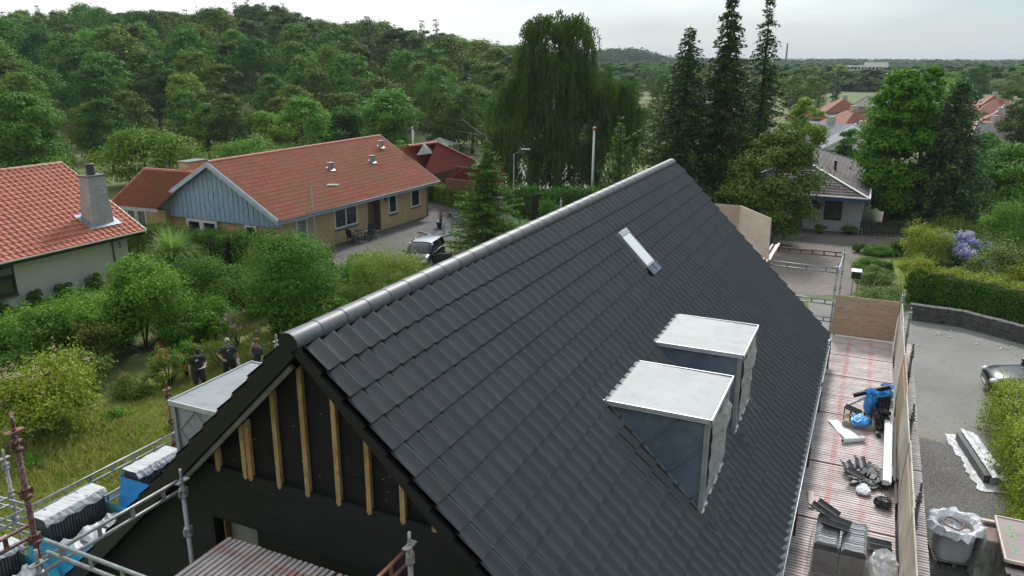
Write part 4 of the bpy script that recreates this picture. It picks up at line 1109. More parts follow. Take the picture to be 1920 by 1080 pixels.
sheet('patio', [(44.2, 24.8), (27.2, 25.9), (25.5, 22.6), (30.5, 20.4), (33.9, 18.6), (38.6, 19.3), (44.5, 21.6), (46.3, 23.4), (49.8, 25.8), (50, 28), (45.2, 27.5)], .016, patm, px=False, wob=.04)
sheet('slate_bed', [(38.9, 22.6), (36.2, 20.9), (35.9, 19.3), (37.6, 18.6), (40.7, 18.9), (42.6, 20.2), (42.2, 21.5), (40.8, 22.4)], .022, drk, px=False, wob=.06)
sheet('garden_path', [(1648, 420), (1672, 420), (1672, 385), (1655, 385)], .008, M('brown_garden_path', (.17, .12, .10), (.22, .17, .14), 2, rough=.95))
sheet('lawn', [(1655, 478), (1700, 470), (1920, 520), (1960, 560), (1700, 560), (1672, 505)], .006, lawnm)
sheet('lawn', [(1648, 395), (1700, 395), (1700, 378), (1640, 378)], .012, lawnm)
# far fields
wheat = M('ripe_wheat_field', (.52, .44, .26), (.60, .52, .32), .01, rough=.95)
for i, (a, b, d0, d1) in enumerate(((18.2, 20.4, 2300, 3900), (23.5, 30, 2300, 4000), (20.6, 22.6, 2500, 3000))):
    pts = []
    for az, D in ((a, d0), (b, d0), (b, d1), (a, d1)):
        th = _yaw-R_(az); pts.append((CAM_LOC[0]+D*cos(th), CAM_LOC[1]+D*sin(th)))
    sheet('wheat_field' if i < 2 else 'grass_field', pts, .5, wheat if i < 2 else M('far_green_field', (.10, .16, .06), (.13, .19, .07), .01), px=False)
# grey strip of paving stones scattered on the yard
mb = MB(); rg = random.Random(5)
for px, py in ((1758, 624), (1752, 628), (1763, 627), (1782, 622), (1782, 632), (1795, 634), (1802, 637), (1810, 628), (1830, 645), (1834, 641), (1873, 648), (1878, 652), (1887, 654), (1875, 656), (1899, 651), (1905, 654), (1900, 662), (1907, 664), (1695, 615), (1713, 612), (1720, 648)):
    g = G(px+rg.uniform(-2, 2), py+rg.uniform(-1, 1)); mb.sph((g[0], g[1], .022), rg.uniform(.04, .09), rg.uniform(.04, .10), .012, 7, 4, .25, rg)
for k in range(60):
    g = G(rg.uniform(1700, 1900), rg.uniform(620, 900)); mb.sph((g[0], g[1], .018), .02, .025, .01, 5, 3, .3, rg)
tag(mb.build('stone_chips', M('chalky_chips', (.38, .37, .34), (.48, .46, .43), 9, rough=.9)), 'pale mortar crumbs scattered on the yard', 'stone chips', kind='stuff')

# ------------------------------------------------------------------ neighbouring houses
red_new = tilemat('orange_red_tile', (.36, .088, .045), (.44, .125, .067), rough=.6, dirt=(.28, .060, .032))
red_old = tilemat('weathered_red_tile', (.35, .10, .060), (.43, .155, .10), cs=(.31, .155, .08), rough=.75, dirt=(.21, .045, .034))
red_moss = tilemat('mossy_red_tile', (.34, .098, .060), (.43, .16, .10), cs=(.30, .15, .075), rough=.8, dirt=(.20, .055, .038))
red_far = tilemat('bright_red_tile', (.40, .075, .06), (.47, .11, .085), rough=.5, dirt=(.33, .06, .048))
redcap = M('red_ridge_tile', (.50, .22, .15), (.60, .36, .27), 4, rough=.8)
redcap2 = M('red_ridge_tile_plain', (.45, .11, .08), (.52, .17, .12), 4, rough=.7)
greybrick = brickmat('grey_white_brick', (.72, .68, .62), (.82, .78, .72), (.46, .43, .39), ms=.014)
yellowbrick = brickmat('yellow_brick', (.60, .42, .20), (.72, .53, .28), (.52, .42, .27), ms=.007)
chimbrick = brickmat('grey_chimney_brick', (.44, .43, .41), (.68, .66, .63), (.40, .38, .36), bw=.23, bh=.07)
whitepaint = M('white_paint', (.70, .70, .69), (.78, .78, .77), 4, rough=.5)
blackpaint = M('black_stained_wood', (.015, .015, .017), (.028, .028, .03), 5, rough=.6)
bluepaint = M('faded_blue_paint', (.32, .44, .57), (.38, .50, .63), 1.3, rough=.75, c3=(.18, .245, .32), stretch=(1, 1, .25), lo=.3, hi=.75)
bluetrim = M('blue_grey_trim', (.36, .43, .49), (.45, .52, .57), 3, rough=.6)
browndoor = M('brown_door_wood', (.16, .10, .065), (.22, .14, .09), 4, rough=.7)
def caps(name, p0, p1, r, seg, mt, parent):
    p0, p1 = np.array(p0, float), np.array(p1, float); d = p1-p0; L = np.linalg.norm(d); u = d/L; n_ = max(2, int(L/seg))
    sd = np.cross(u, [0, 0, 1.]); sd /= np.linalg.norm(sd); mb = MB()
    for i in range(n_):
        a = p0+u*L*i/n_; b = p0+u*(L*(i+1)/n_+.03)
        P = [[tuple(c+sd*rr*sin(t_)+np.array([0, 0, 1])*(rr*cos(t_)-.35*rr)) for t_ in np.linspace(-1.7, 1.7, 8)] for c, rr in ((a, r*1.08), (b, r*.92))]
        mb.grid(P, True)
    return mb.build(name, mt, parent)
def window(parent, c, u, w, h, frame, sill=True, panes=1, nrm_=None, pane_mt=None, ft=.07, name='window'):
    """window centred at c on a wall with horizontal direction u and outward normal nrm_"""
    c, u, n = np.array(c, float), np.array(u, float), np.array(nrm_, float); z = np.array([0, 0, 1.])
    mb = MB()
    mb.obox(c+z*(h/2-ft/2), u*w/2, n*.04, z*ft/2).obox(c-z*(h/2-ft/2), u*w/2, n*.04, z*ft/2)
    for k in range(panes+1):
        q = -w/2+ft/2+(w-ft)*k/panes; mb.obox(c+u*q, u*ft/2, n*.038, z*(h/2-ft))
    fr = mb.build(name, frame, parent)
    MB().obox(c-n*.012, u*(w/2-ft*.5), n*.006, z*(h/2-ft*.5)).build('pane', pane_mt or GLASS, fr)
    if sill: MB().obox(c-z*(h/2+.035)+n*.05, u*(w/2+.03), n*.07, z*.035).build('sill', darksteel, fr)
    return fr
# --- house with the grey brick wall and number 5 (left edge)
h5 = empty('brick_house', (0, 0, 0), 0, 'grey brick house with orange tiled roof and number 5, at the left photo edge', 'house')
e0, e1 = np.array([9.0, 29.95, 2.45]), np.array([23.05, 29.85, 2.45]); r0, r1 = np.array([9.0, 36.2, 5.6]), np.array([23.35, 36.1, 5.6])
b0, b1 = np.array([9.0, 42.4, 2.45]), np.array([23.65, 42.4, 2.45])
tile_roof('roof_slope', [r0, r1, e1, e0], 44, 19, red_new, h5, prof=PROF_PAN, lift=.035, seed=5)
MB().prism([r0, b0, b0-[0, 0, .1], r0-[0, 0, .1]], tuple(r1-r0)).build('rear_roof', red_new, h5)
caps('ridge_tiles', r0+[0, 0, .05], r1+[0, 0, .05], .13, .38, redcap, h5)
MB().prism([r1+[.0, 0, .07], e1+[0, -.05, .07], e1+[0, -.05, -.16], r1+[0, 0, -.16]], (.05, 0, 0)).build('verge_board', whitepaint, h5)
mb = MB().box(9.0, 23.08, 29.90, 29.93, 2.25, 2.42); mb.box(9.0, 23.0, 29.93, 30.75, 2.22, 2.25); mb.build('eave_board', blackpaint, h5)
mb = MB(); prof = [(.07*cos(t_), .07*sin(t_)) for t_ in np.linspace(pi, 2*pi, 8)]
mb.grid([[(x, 29.83+a, 2.46+b) for a, b in prof] for x in (9.0, 23.1)], True); mb.tube([(9, 29.765, 2.465), (23.1, 29.765, 2.465)], .012, 6); mb.tube([(9, 29.90, 2.465), (23.1, 29.90, 2.465)], .012, 6)
mb.build('gutter', whitepaint, h5)
mb = MB(); mb.box(9, 22.55, 30.72, 30.92, 0, 2.3); mb.prism([(22.35, 30.93, 0), (22.35, 41.6, 0), (22.35, 41.6, 2.2), (22.35, 36.1, 5.3), (22.35, 30.93, 2.45)], (.2, 0, 0))
mb.build('brick_wall', greybrick, h5)
wc = YP(5, 532, 30.7)
wn = window(h5, (wc[0]-.35, 30.70, 1.35), (1, 0, 0), 1.9, 1.45, blackpaint, panes=1, nrm_=(0, -1, 0), ft=.12)
MB().box(wc[0]-1.2, wc[0]+.5, 30.66, 30.68, 1.62, 2.0).build('blind', M('grey_blind', (.16, .18, .18)), wn)
MB().box(wc[0]-1.2, wc[0]+.5, 30.60, 30.66, 1.52, 1.60).build('frame_rail', blackpaint, wn)
mb = MB().tube([(21.6, 30.62, 2.3), (21.6, 30.66, 1.9), (21.63, 30.66, 0)], .04, 8); mb.build('downpipe', darksteel, h5)
# the number 5
nm = bpy.data.curves.new('house_number', 'FONT'); nm.body = '5'; nm.size = .42; nm.extrude = .012; nm.align_x = 'CENTER'
no = bpy.data.objects.new('number_curve', nm); COL.objects.link(no); bpy.context.view_layer.update()
nme = bpy.data.meshes.new_from_object(no.evaluated_get(bpy.context.evaluated_depsgraph_get())); bpy.data.objects.remove(no)
nme.materials.clear(); nme.materials.append(blackpaint)
no = link('house_number', nme, h5, (22.05, 30.70, 1.62)); no.rotation_euler = (pi/2, 0, 0)
# chimney
def plane_hit(px, py, a, n_):
    v = ray(px, py); n_ = np.array(n_, float); t_ = ((np.array(a)-CAM_LOC) @ n_)/(v @ n_); return CAM_LOC+v*t_
n5 = np.cross(e1-e0, r0-e0)
cb = plane_hit(190, 422, e0, n5)
ch = MB(); cx, cy = cb[0]+.1, cb[1]+.35; zt = ptop((cx, cy), 330)
rg = random.Random(1)
P = [(.62, .45, cb[2]-.3), (.60, .43, cb[2]+.25), (.46, .34, zt)]
vs = []
for a, b, z in P: vs += [(cx-a, cy-b, z), (cx+a, cy-b, z), (cx+a, cy+b, z), (cx-a, cy+b, z)]
fs = [(4*i+k, 4*i+(k+1) % 4, 4*i+4+(k+1) % 4, 4*i+4+k) for i in range(2) for k in range(4)]+[(8, 9, 10, 11)]
cho = MB().add(vs, fs).build('chimney', chimbrick, h5)
MB().box(cx-.52, cx+.52, cy-.40, cy+.40, zt, zt+.07).build('chimney_slab', M('grey_slab', (.20, .20, .19)), cho)
mb = MB(); mb.lathe([(.20, 0), (.22, .08), (.20, .12)], (cx, cy, zt+.07), 12)
for k in range(4): mb.lathe([(.17, .12+.085*k), (.25, .14+.085*k), (.25, .17+.085*k), (.17, .19+.085*k)], (cx, cy, zt+.07), 12)
mb.lathe([(.22, .46), (.23, .56), (.0, .57)], (cx, cy, zt+.07), 12); mb.build('chimney_cowl', M('dark_cowl', (.07, .055, .05), (.16, .15, .14), 8, rough=.6), cho)
n5u = n5/np.linalg.norm(n5)*(1 if n5[2] > 0 else -1)
ud = (r0-e0)/np.linalg.norm(r0-e0)
c0 = np.array([cx, cy, 0.]); c0[2] = cb[2]+ (cy-cb[1])*(ud[2]/ud[1])
mb = MB().obox(c0+n5u*.085, (.92, 0, 0), ud*.68, n5u*.012); mb.build('lead_flashing', leadm, cho)

# --- long house with yellow brick walls and blue gable
hb = empty('brick_house', (0, 0, 0), 0, 'long yellow brick house with weathered red roof and faded blue boarded gable', 'house')
eN, eF = np.array([27.55, 24.62, 2.57]), np.array([44.5, 24.15, 2.57]); rN, rF = np.array([27.75, 29.75, 5.50]), np.array([45.6, 29.95, 5.52])
lN, lF = np.array([27.95, 34.95, 2.57]), np.array([46.0, 35.5, 2.57])
tile_roof('roof_slope', [rN, rF, eF, eN], 76, 17, red_moss, hb, prof=PROF_PAN, lift=.033, seed=6)
tile_roof('roof_slope', [rN, rF, lF, lN], 76, 17, red_old, hb, prof=PROF_PAN, lift=.033, seed=7)
caps('ridge_tiles', rN+[0, 0, .07], rF+[0, 0, .07], .12, .36, redcap2, hb)
mb = MB()
for a, b in ((rN, eN), (rN, lN)):
    mb.prism([a+[-.05, 0, .09], b+[-.05, 0, .09], b+[-.05, 0, -.16], a+[-.05, 0, -.16]], (.05, 0, 0))
    mb.prism([a+[-.13, 0, .03], b+[-.13, 0, .03], b+[-.13, 0, -.24], a+[-.13, 0, -.24]], (.07, 0, 0))
mb.build('verge_board', bluetrim, hb)
mb = MB()
for a, b in ((rF, eF), (rF, lF)): mb.prism([a+[.0, 0, .10], b+[.0, 0, .10], b+[.0, 0, -.14], a+[.0, 0, -.14]], (.06, 0, 0))
mb.build('verge_board', greywood, hb)
# soffits and eave boards
mb = MB()
for a, b, sg in ((eN, eF, -1), (lN, lF, 1)):
    mb.bar(a+[0, 0, -.10], b+[0, 0, -.10], .03, .2); 
    mb.prism([a+[0, 0, -.20], b+[0, 0, -.20], b+[0, -sg*.7, -.20], a+[0, -sg*.7, -.20]], (0, 0, -.02))
mb.build('eave_board', bluetrim, hb)
mb = MB(); mb.tube([eN+[0, -.05, -.02], eF+[0.1, -.05, -.02]], .05, 8); mb.build('gutter', M('grey_gutter', (.20, .22, .24), (.28, .30, .32), 3, rough=.5), hb)
# walls: front wall along a slightly turned line, gable wall
wN, wF = np.array([28.25, 25.28, 0]), np.array([43.85, 24.78, 0]); wd = (wF-wN)/np.linalg.norm(wF-wN); wn_ = np.array([wd[1], -wd[0], 0])
Hw = 2.38
def on(px): # x along the wall from a photo column at mid height
    v = ray(px, 400); A = np.array([[v[0], -wd[0]], [v[1], -wd[1]]]); s_ = np.linalg.solve(A, (wN-CAM_LOC)[:2]); return s_[1]
def onp(px, py):
    n_ = wn_; v = ray(px, py); t_ = ((wN-CAM_LOC) @ n_)/(v @ n_); p = CAM_LOC+v*t_; return (p-wN) @ wd, p[2]
def wallseg(mb, s0, s1, z0, z1, dep=.2): 
    a = wN+wd*s0; b = wN+wd*s1
    mb.prism([a+[0, 0, z0], b+[0, 0, z0], b+[0, 0, z1], a+[0, 0, z1]], tuple(-wn_*dep))
Lw = np.linalg.norm(wF-wN)
wins = []
for (ax, ay, bx_, by_) in ((626, 393, 671, 420), (728, 370, 745, 396), (770, 354, 788, 382)):
    s0, z0 = onp(ax, ay); s1, z1 = onp(bx_, by_)
    wins.append((s0, s1))
zw0, zw1 = .95, 2.25
sd0, _ = onp(689, 385); sd1, _ = onp(713, 385)
sg0, _ = onp(556, 430); sg1, _ = onp(578, 430)
mb = MB(); cuts = sorted([(wins[0][0], wins[0][1], zw0), (wins[1][0], wins[1][1], zw0), (wins[2][0], wins[2][1], zw0), (sd0, sd1, 0.05), (sg0, sg1, .05)])
cur = 0
for a, b, zb in cuts:
    wallseg(mb, cur, a, 0, Hw); wallseg(mb, a, b, 0, zb); wallseg(mb, a, b, zw1, Hw); cur = b
wallseg(mb, cur, Lw, 0, Hw)
gN, gL = wN, np.array([28.45, 34.3, 0])
mb.prism([wN+[0, .2, 0], gL, gL+[0, 0, Hw], wN+[0, .2, Hw]], (.2, 0, 0))
mb.prism([wF+[0, .2, 0], wF+[.3, 10, 0], wF+[.3, 10, Hw], wF+[0, 5.2, 5.2], wF+[0, .2, Hw]], (-.2, 0, 0))
mb.build('brick_wall', yellowbrick, hb)
for i, (s0, s1) in enumerate(wins):
    window(hb, wN+wd*(s0+s1)/2+wn_*(-.03)+[0, 0, (zw0+zw1)/2], wd, abs(s1-s0), zw1-zw0, whitepaint, panes=2 if i == 0 else 1, nrm_=wn_, ft=.11)
# recessed door with brown side wall
a = wN+wd*sd0; dr = MB().prism([a-wn_*.5+[0, 0, .05], a-wn_*.5+wd*(sd1-sd0)+[0, 0, .05], a-wn_*.5+wd*(sd1-sd0)+[0, 0, zw1], a-wn_*.5+[0, 0, zw1]], tuple(-wn_*.05)).build('door', browndoor, hb)
mb = MB(); mb.prism([a+[0, 0, .05], a-wn_*.5+[0, 0, .05], a-wn_*.5+[0, 0, zw1], a+[0, 0, zw1]], tuple(wd*.05)); mb.build('door_reveal', browndoor, dr); mb = MB(); q_ = a+wd*(sd1-sd0); mb.prism([q_+[0, 0, .05], q_-wn_*.5+[0, 0, .05], q_-wn_*.5+[0, 0, zw1], q_+[0, 0, zw1]], tuple(wd*-.05))
mb.build('door_reveal', browndoor, dr)
window(hb, a+wd*.22-wn_*.38+[0, 0, 1.15], wd, .55, 2.1, whitepaint, sill=False, nrm_=wn_, ft=.08, name='door_glazing')
a = wN+wd*(sg0+sg1)/2; window(hb, a-wn_*.05+[0, 0, 1.15], wd, sg1-sg0, 2.15, whitepaint, sill=False, nrm_=wn_, ft=.14, pane_mt=M('pale_grey_door_panel', (.22, .25, .27)), name='side_door')
mb = MB(); 
for s_ in (.12,): pass
dpx = wF+wn_*.06-wd*.12; mb.tube([dpx+[0, 0, 2.35], dpx+[0, 0, 0]], .045, 8); mb.build('downpipe', M('grey_gutter2', (.22, .23, .23)), hb)
lx_ = wN+wd*(onp(722, 375)[0])+wn_*.1+[0, 0, 2.12]; MB().obox(lx_, wd*.10, wn_*.10, np.array([0, 0, .05])).sph(tuple(lx_-[0, 0, .12]), .08, .08, .10, 8, 6).build('wall_lamp', darksteel, hb)
# blue boarded gable: separate boards with gaps
mb = MB(); ny = 52; yL, yR = lN[1]-.35, eN[1]+.35; xg = 28.16
for i in range(ny):
    y0_ = yR+(yL-yR)*i/ny; y1_ = yR+(yL-yR)*(i+1)/ny-.018
    def zr(y): return (eN[2]+(rN[2]-eN[2])*(y-eN[1])/(rN[1]-eN[1]) if y < rN[1] else rN[2]-(rN[2]-lN[2])*(y-rN[1])/(lN[1]-rN[1]))-.12
    zb = 2.0+.25*(1 if y0_ > 31.5 else 0)*0
    if zr(y0_) > zb+.02 or zr(y1_) > zb+.02:
        mb.prism([(xg-.02*(i % 2), y0_, zb), (xg-.02*(i % 2), y1_, zb), (xg-.02*(i % 2), y1_, max(zr(y1_), zb+.01)), (xg-.02*(i % 2), y0_, max(zr(y0_), zb+.01))], (.03, 0, 0))
gb = mb.build('gable_boards', bluepaint, hb)
MB().prism([(xg+.04, yR, 2.02), (xg+.04, yL, 2.02), (xg+.04, rN[1], rN[2]-.2)], (.05, 0, 0)).build('gable_backing', M('dark_blue_backing', (.04, .06, .09)), gb)
for (ax, bx_) in ((350, 378), (378, 407)):
    pa, pb = XP(ax, 415, 28.2), XP(bx_, 418, 28.2)
    window(hb, (28.2, (pa[1]+pb[1])/2, 1.1), (0, 1, 0), abs(pa[1]-pb[1]), 1.75, whitepaint, sill=False, nrm_=(-1, 0, 0), ft=.16)
pa = XP(470, 425, 28.2); window(hb, (28.2, pa[1], 1.1), (0, 1, 0), .9, 1.75, whitepaint, sill=False, nrm_=(-1, 0, 0), ft=.12, pane_mt=GLASS)
# roof vents
nb = np.cross(eF-eN, rN-eN); nb = nb/np.linalg.norm(nb)*(1 if nb[2] > 0 else -1); ub = (rN-eN)/np.linalg.norm(rN-eN)
for px, py in ((620, 318), (698, 304), (714, 276)):
    p = plane_hit(px, py, eN, nb); mb = MB()
    mb.obox(p+nb*.06, (.26, 0, 0), ub*.22, nb*.01); mb.box(p[0]-.15, p[0]+.15, p[1]-.13, p[1]+.13, p[2]-.05, p[2]+.42); mb.box(p[0]-.20, p[0]+.20, p[1]-.18, p[1]+.18, p[2]+.44, p[2]+.48)
    mb.build('roof_vent', zinc_grey, hb)
# lower wing to the left with a hipped roof and yellow chimney
wA, wB = G(205, 384, 2.57), np.array([28.5, 36.0, 2.57]); wB = G(292, 392, 2.57)
rA, rB = G(272, 318, 4.7), G(372, 325, 4.7); rB = rA+(rB-rA)*1.0
hipL = G(207, 345, 3.6)
wB2 = wB+(wB-wA)*.03
tile_roof('wing_roof', [rA, rB, wB2, wA], 34, 12, red_old, hb, prof=PROF_PAN, lift=.033, seed=8)
back = rA+(rA-wA)*.9; back[2] = 2.6
MB().prism([rA, rB, rB+(back-rA), back], (0, 0, -.1)).build('wing_rear_roof', red_old, hb)
caps('wing_ridge_tiles', rA+[0, 0, .06], rB+[0, 0, .06], .12, .36, redcap2, hb); caps('wing_hip_tiles', wA+[0, 0, .08], rA+[0, 0, .06], .11, .36, redcap2, hb)
ew = (wB-wA)/np.linalg.norm(wB-wA)
mb = MB(); mb.bar(wA+[0, -.03, -.09], wB2+[0, -.03, -.09], .03, .2); mb.build('wing_eave_board', bluetrim, hb)
wp = np.array([-ew[1], ew[0], 0]); wp = wp if wp[1] > 0 else -wp
mb = MB(); a = wA+wp*.6+ew*.5; b = wB2+wp*.6; mb.prism([(a[0], a[1], 0), (b[0], b[1], 0), (b[0], b[1], 2.4), (a[0], a[1], 2.4)], tuple(wp*.2)); 
mb.prism([(a[0], a[1], 0)+0*a if False else (a[0], a[1], 0), tuple(np.array([a[0], a[1], 0])+wp*6), tuple(np.array([a[0], a[1], 2.4])+wp*6), (a[0], a[1], 2.4)], tuple(ew*.2)); mb.build('wing_wall', yellowbrick, hb)
for px in (247, 266):
    v = ray(px, 400); A2 = np.array([[v[0], -ew[0]], [v[1], -ew[1]]]); s_ = np.linalg.solve(A2, (a-CAM_LOC)[:2])[1]
    window(hb, a*[1, 1, 0]+ew*s_-wp*.02+[0, 0, 1.45], ew, .75, 1.7, whitepaint, sill=False, nrm_=-wp, ft=.09)
cc = G(343, 318, 4.75); cc2 = cc+ (rA-wA)/np.linalg.norm(rA-wA)*.8; zt = ptop(cc2, 303)
c_ = MB().box(-.72, .72, -.4, .4, -1.0, zt-4.75-.0).build('wing_chimney', yellowbrick, hb, loc=(cc2[0], cc2[1], 4.75))
MB().box(-.78, .78, -.46, .46, 0, .09).build('chimney_slab', M('grey_slab', (.20, .20, .19)), c_, loc=(0, 0, zt-4.75))

# --- red roofed bungalow behind, with white triangular gablet
hr_ = empty('bungalow', (0, 0, 0), 0, 'low bungalow with bright red hipped roof and white gablet behind the yellow brick house', 'house')
z0_ = 2.6
A_, B_, C_, D_ = G(803, 323, z0_), G(892, 303, z0_), G(846, 283, z0_+.0), G(745, 300, z0_)
Rr1, Rr2 = G(765, 275, 4.9), G(819, 268, 4.9)
tile_roof('roof_slope', [Rr1, Rr2, B_, A_], 26, 13, red_far, hr_, prof=PROF_PAN, lift=.03, seed=9)
tile_roof('roof_slope', [Rr1, Rr1+(Rr2-Rr1)*.02, A_, D_+(D_-A_)*.6], 16, 13, red_far, hr_, prof=PROF_PAN, lift=.03, seed=10)
MB().prism([Rr2, B_, B_+(Rr2-B_)*np.array([1.4, 1.9, 0])], (0, 0, -.08)).build('rear_roof', red_far, hr_)
caps('ridge_tiles', Rr1+[0, 0, .06], Rr2+[0, 0, .06], .13, .4, redcap2, hr_); caps('hip_tiles', Rr2+[0, 0, .06], B_+[0, 0, .06], .13, .4, redcap2, hr_); caps('hip_tiles', Rr1+[0, 0, .06], A_+[0, 0, .06], .12, .4, redcap2, hr_)
gp = [G(781, 291, 4.2), G(808, 288, 4.2), G(794, 292, 4.2)]
gp[2] = (gp[0]+gp[1])/2+np.array([0, 0, .8]); MB().prism(gp, (1.5, .6, 0)).build('gablet', whitepaint, hr_)
mb = MB(); mb.bar(A_+[0, 0, -.1], B_+[0, 0, -.1], .04, .18); mb.build('eave_board', greywood, hr_)
mb = MB(); i_ = np.array([.6, .8, 0]); mb.prism([A_*[1, 1, 0]+i_, B_*[1, 1, 0]+i_-[.8, .6, 0], B_*[1, 1, 0]+i_-[.8, .6, -2.5], A_*[1, 1, 0]+i_+[0, 0, 2.5]], (.1, .2, 0)); mb.build('brick_wall', brickmat('red_brown_brick', (.25, .12, .08), (.32, .16, .11), (.2, .15, .12)), hr_)
gr_ = empty('garage', (0, 0, 0), 0, 'small annex with bright red roof behind the wooden fence', 'garage')
A2_, B2_, R1_, R2_ = G(845, 334, 2.3), G(942, 345, 2.3), G(876, 310, 3.7), G(945, 315, 3.7)
tile_roof('roof_slope', [R1_, R2_, B2_, A2_], 22, 9, red_far, gr_, prof=PROF_PAN, lift=.03, seed=12)
mb = MB(); mb.prism([A2_*[1, 1, 0]+[.3, .5, 0], B2_*[1, 1, 0]+[.3, .5, 0], B2_*[1, 1, 0]+[.3, .5, 2.2], A2_*[1, 1, 0]+[.3, .5, 2.2]], (.1, .2, 0)); mb.build('brick_wall', MATS['red_brown_brick'], gr_)
ps = empty('garden_shelter', tuple(G(825, 300)), 0, 'pale green pyramid roofed shelter beyond the red bungalow', 'garden shelter')
mb = MB(); zz = 2.0; ps.scale = (.8, .8, .9)
mb.add([(-2, -2, zz), (2, -2, zz), (2, 2, zz), (-2, 2, zz), (0, 0, zz+.9)], [(0, 1, 4), (1, 2, 4), (2, 3, 4), (3, 0, 4), (3, 2, 1, 0)]); mb.build('shelter_roof', M('pale_green_felt', (.14, .17, .13), (.18, .21, .16), 2, rough=.8), ps)
for i, (a, b) in enumerate(((-1.8, -1.8), (1.8, -1.8), (1.8, 1.8), (-1.8, 1.8))): MB().box(a-.06, a+.06, b-.06, b+.06, 0, zz).build('post', greywood, ps)
# fence of weathered boards
fa, fb = G(812, 360), G(912, 388)
fn = empty('board_fence', tuple(fa), 0, 'weathered grey board fence in front of the red annex', 'fence'); d = (fb-fa); L = np.linalg.norm(d); u = d/L
mb = MB(); 
for i in range(int(L/.14)):
    c = u*(i+.5)*.14; mb.obox(c+[0, 0, .65+.02*sin(i*1.7)], u*.062, np.array([-u[1], u[0], 0])*.012, (0, 0, .65))
mb.build('fence_boards', greywood, fn)
mb = MB(); [mb.bar((0, 0, z)+np.array([-u[1], u[0], 0])*.05, d+[0, 0, z]+np.array([-u[1], u[0], 0])*.05, .05, .08) for z in (.3, 1.0)]; mb.build('fence_rail', greywood, fn)

# --- white house with dark slab roof on the right
hg = empty('white_house', (0, 0, 0), 0, 'white roughcast house with lichen spotted hipped roof at the brick driveway', 'house')
zE = 2.62
a = np.array([49.75, -5.16, zE]); b = np.array([68.0, -5.06, zE]); c = np.array([68.0, 4.6, zE]); d_ = np.array([49.75, 4.6, zE]); r1_ = np.array([54.0, -.3, 4.55]); r2_ = np.array([63.0, -.2, 4.55])
def slabmat(name, c1, c2, c3, rot=0.0, bw=.6, bh=.33):
    mt, t, b_ = newmat(name); b_.inputs['Roughness'].default_value = .9
    uvn = t.nodes.new('ShaderNodeUVMap'); br = t.nodes.new('ShaderNodeTexBrick'); t.links.new(uvn.outputs[0], br.inputs['Vector'])
    br.inputs['Color1'].default_value = c4(c1); br.inputs['Color2'].default_value = c4(c2); br.inputs['Mortar'].default_value = (.02, .018, .018, 1)
    br.inputs['Scale'].default_value = 1; br.inputs['Brick Width'].default_value = bw; br.inputs['Row Height'].default_value = bh; br.inputs['Mortar Size'].default_value = .028
    f = ramp(t, noise(t, 1.1, 6, .7), .42, .66); col = mixc(t, f, br.outputs['Color'], c3)
    f = ramp(t, noise(t, 12, 4, .7), .5, .72); col = mixc(t, f, col, tuple(.45*k for k in c1))
    t.links.new(col, b_.inputs['Base Color']); return mt
slabs = slabmat('lichen_roof_slabs', (.085, .062, .060), (.125, .095, .090), (.16, .145, .135))
def roofpoly(name, pts, mt, parent, lifts=True):
    """roof face with courses really stepped: strips parallel to the eave (first edge)"""
    pts = [np.array(p, float) for p in pts]; u = pts[1]-pts[0]; u /= np.linalg.norm(u); n = np.cross(u, pts[2]-pts[0]); n /= np.linalg.norm(n); n = n if n[2] > 0 else -n; v = np.cross(n, u)
    if v[2] < 0: v = -v
    Q = [((p-pts[0]) @ u, (p-pts[0]) @ v) for p in pts]; vmax = max(q[1] for q in Q); mb = MB(); UV = []
    step = .33; k = int(vmax/step)+1
    def span(vv):
        xs_ = []
        for i in range(len(Q)):
            (x0, y0), (x1, y1) = Q[i], Q[(i+1) % len(Q)]
            if (y0-vv)*(y1-vv) <= 0 and abs(y0-y1) > 1e-9: xs_.append(x0+(x1-x0)*(vv-y0)/(y1-y0))
        return (min(xs_), max(xs_)) if len(xs_) > 1 else None
    V_ = []; F_ = []
    for i in range(k):
        v0, v1 = i*step, min((i+1)*step, vmax-.002); s0 = span(v0+1e-4); s1 = span(v1)
        if not s0 or not s1: continue
        bq = len(V_)
        for (xx, vv, h) in ((s0[0], v0, .03), (s0[1], v0, .03), (s1[1], v1, .004), (s1[0], v1, .004), (s0[0], v0, -.005), (s0[1], v0, -.005)):
            V_.append(pts[0]+u*xx+v*vv+n*h); UV.append((xx, vv+.01 if h < .02 or vv != v0 else vv+.02))
        F_ += [(bq, bq+1, bq+2, bq+3), (bq+4, bq+5, bq+1, bq)]
    me_ = npmesh(name, V_, F_, mt, uv=UV); return link(name, me_, parent)
roofpoly('roof_slope', [a, b, r2_, r1_], slabs, hg); roofpoly('roof_slope', [d_, a, r1_], slabs, hg); roofpoly('roof_slope', [c, b, r2_], slabs, hg); roofpoly('roof_slope', [d_, c, r2_, r1_], slabs, hg)
mb = MB()
for p, q in ((a, r1_), (d_, r1_), (b, r2_), (c, r2_), (r1_, r2_)): mb.bar(p+[0, 0, .05], q+[0, 0, .05], .17, .05)
mb.build('hip_caps', whitepaint, hg)
mb = MB()
for p, q in ((a, b), (a, d_)): mb.bar(p+[0, 0, .02], q+[0, 0, .02], .10, .07)
mb.build('gutter', whitepaint, hg)
mb = MB(); mb.box(a[0]+.02, a[0]+.06, -5.10, 4.5, zE-.28, zE-.02); mb.box(a[0]+.06, b[0], -5.12, -5.08, zE-.28, zE-.02); mb.box(a[0]+.06, 67.9, -5.08, 4.5, zE-.30, zE-.27); mb.build('eave_board', M('deep_blue_paint', (.03, .07, .20), (.05, .10, .25), 3, rough=.5), hg)
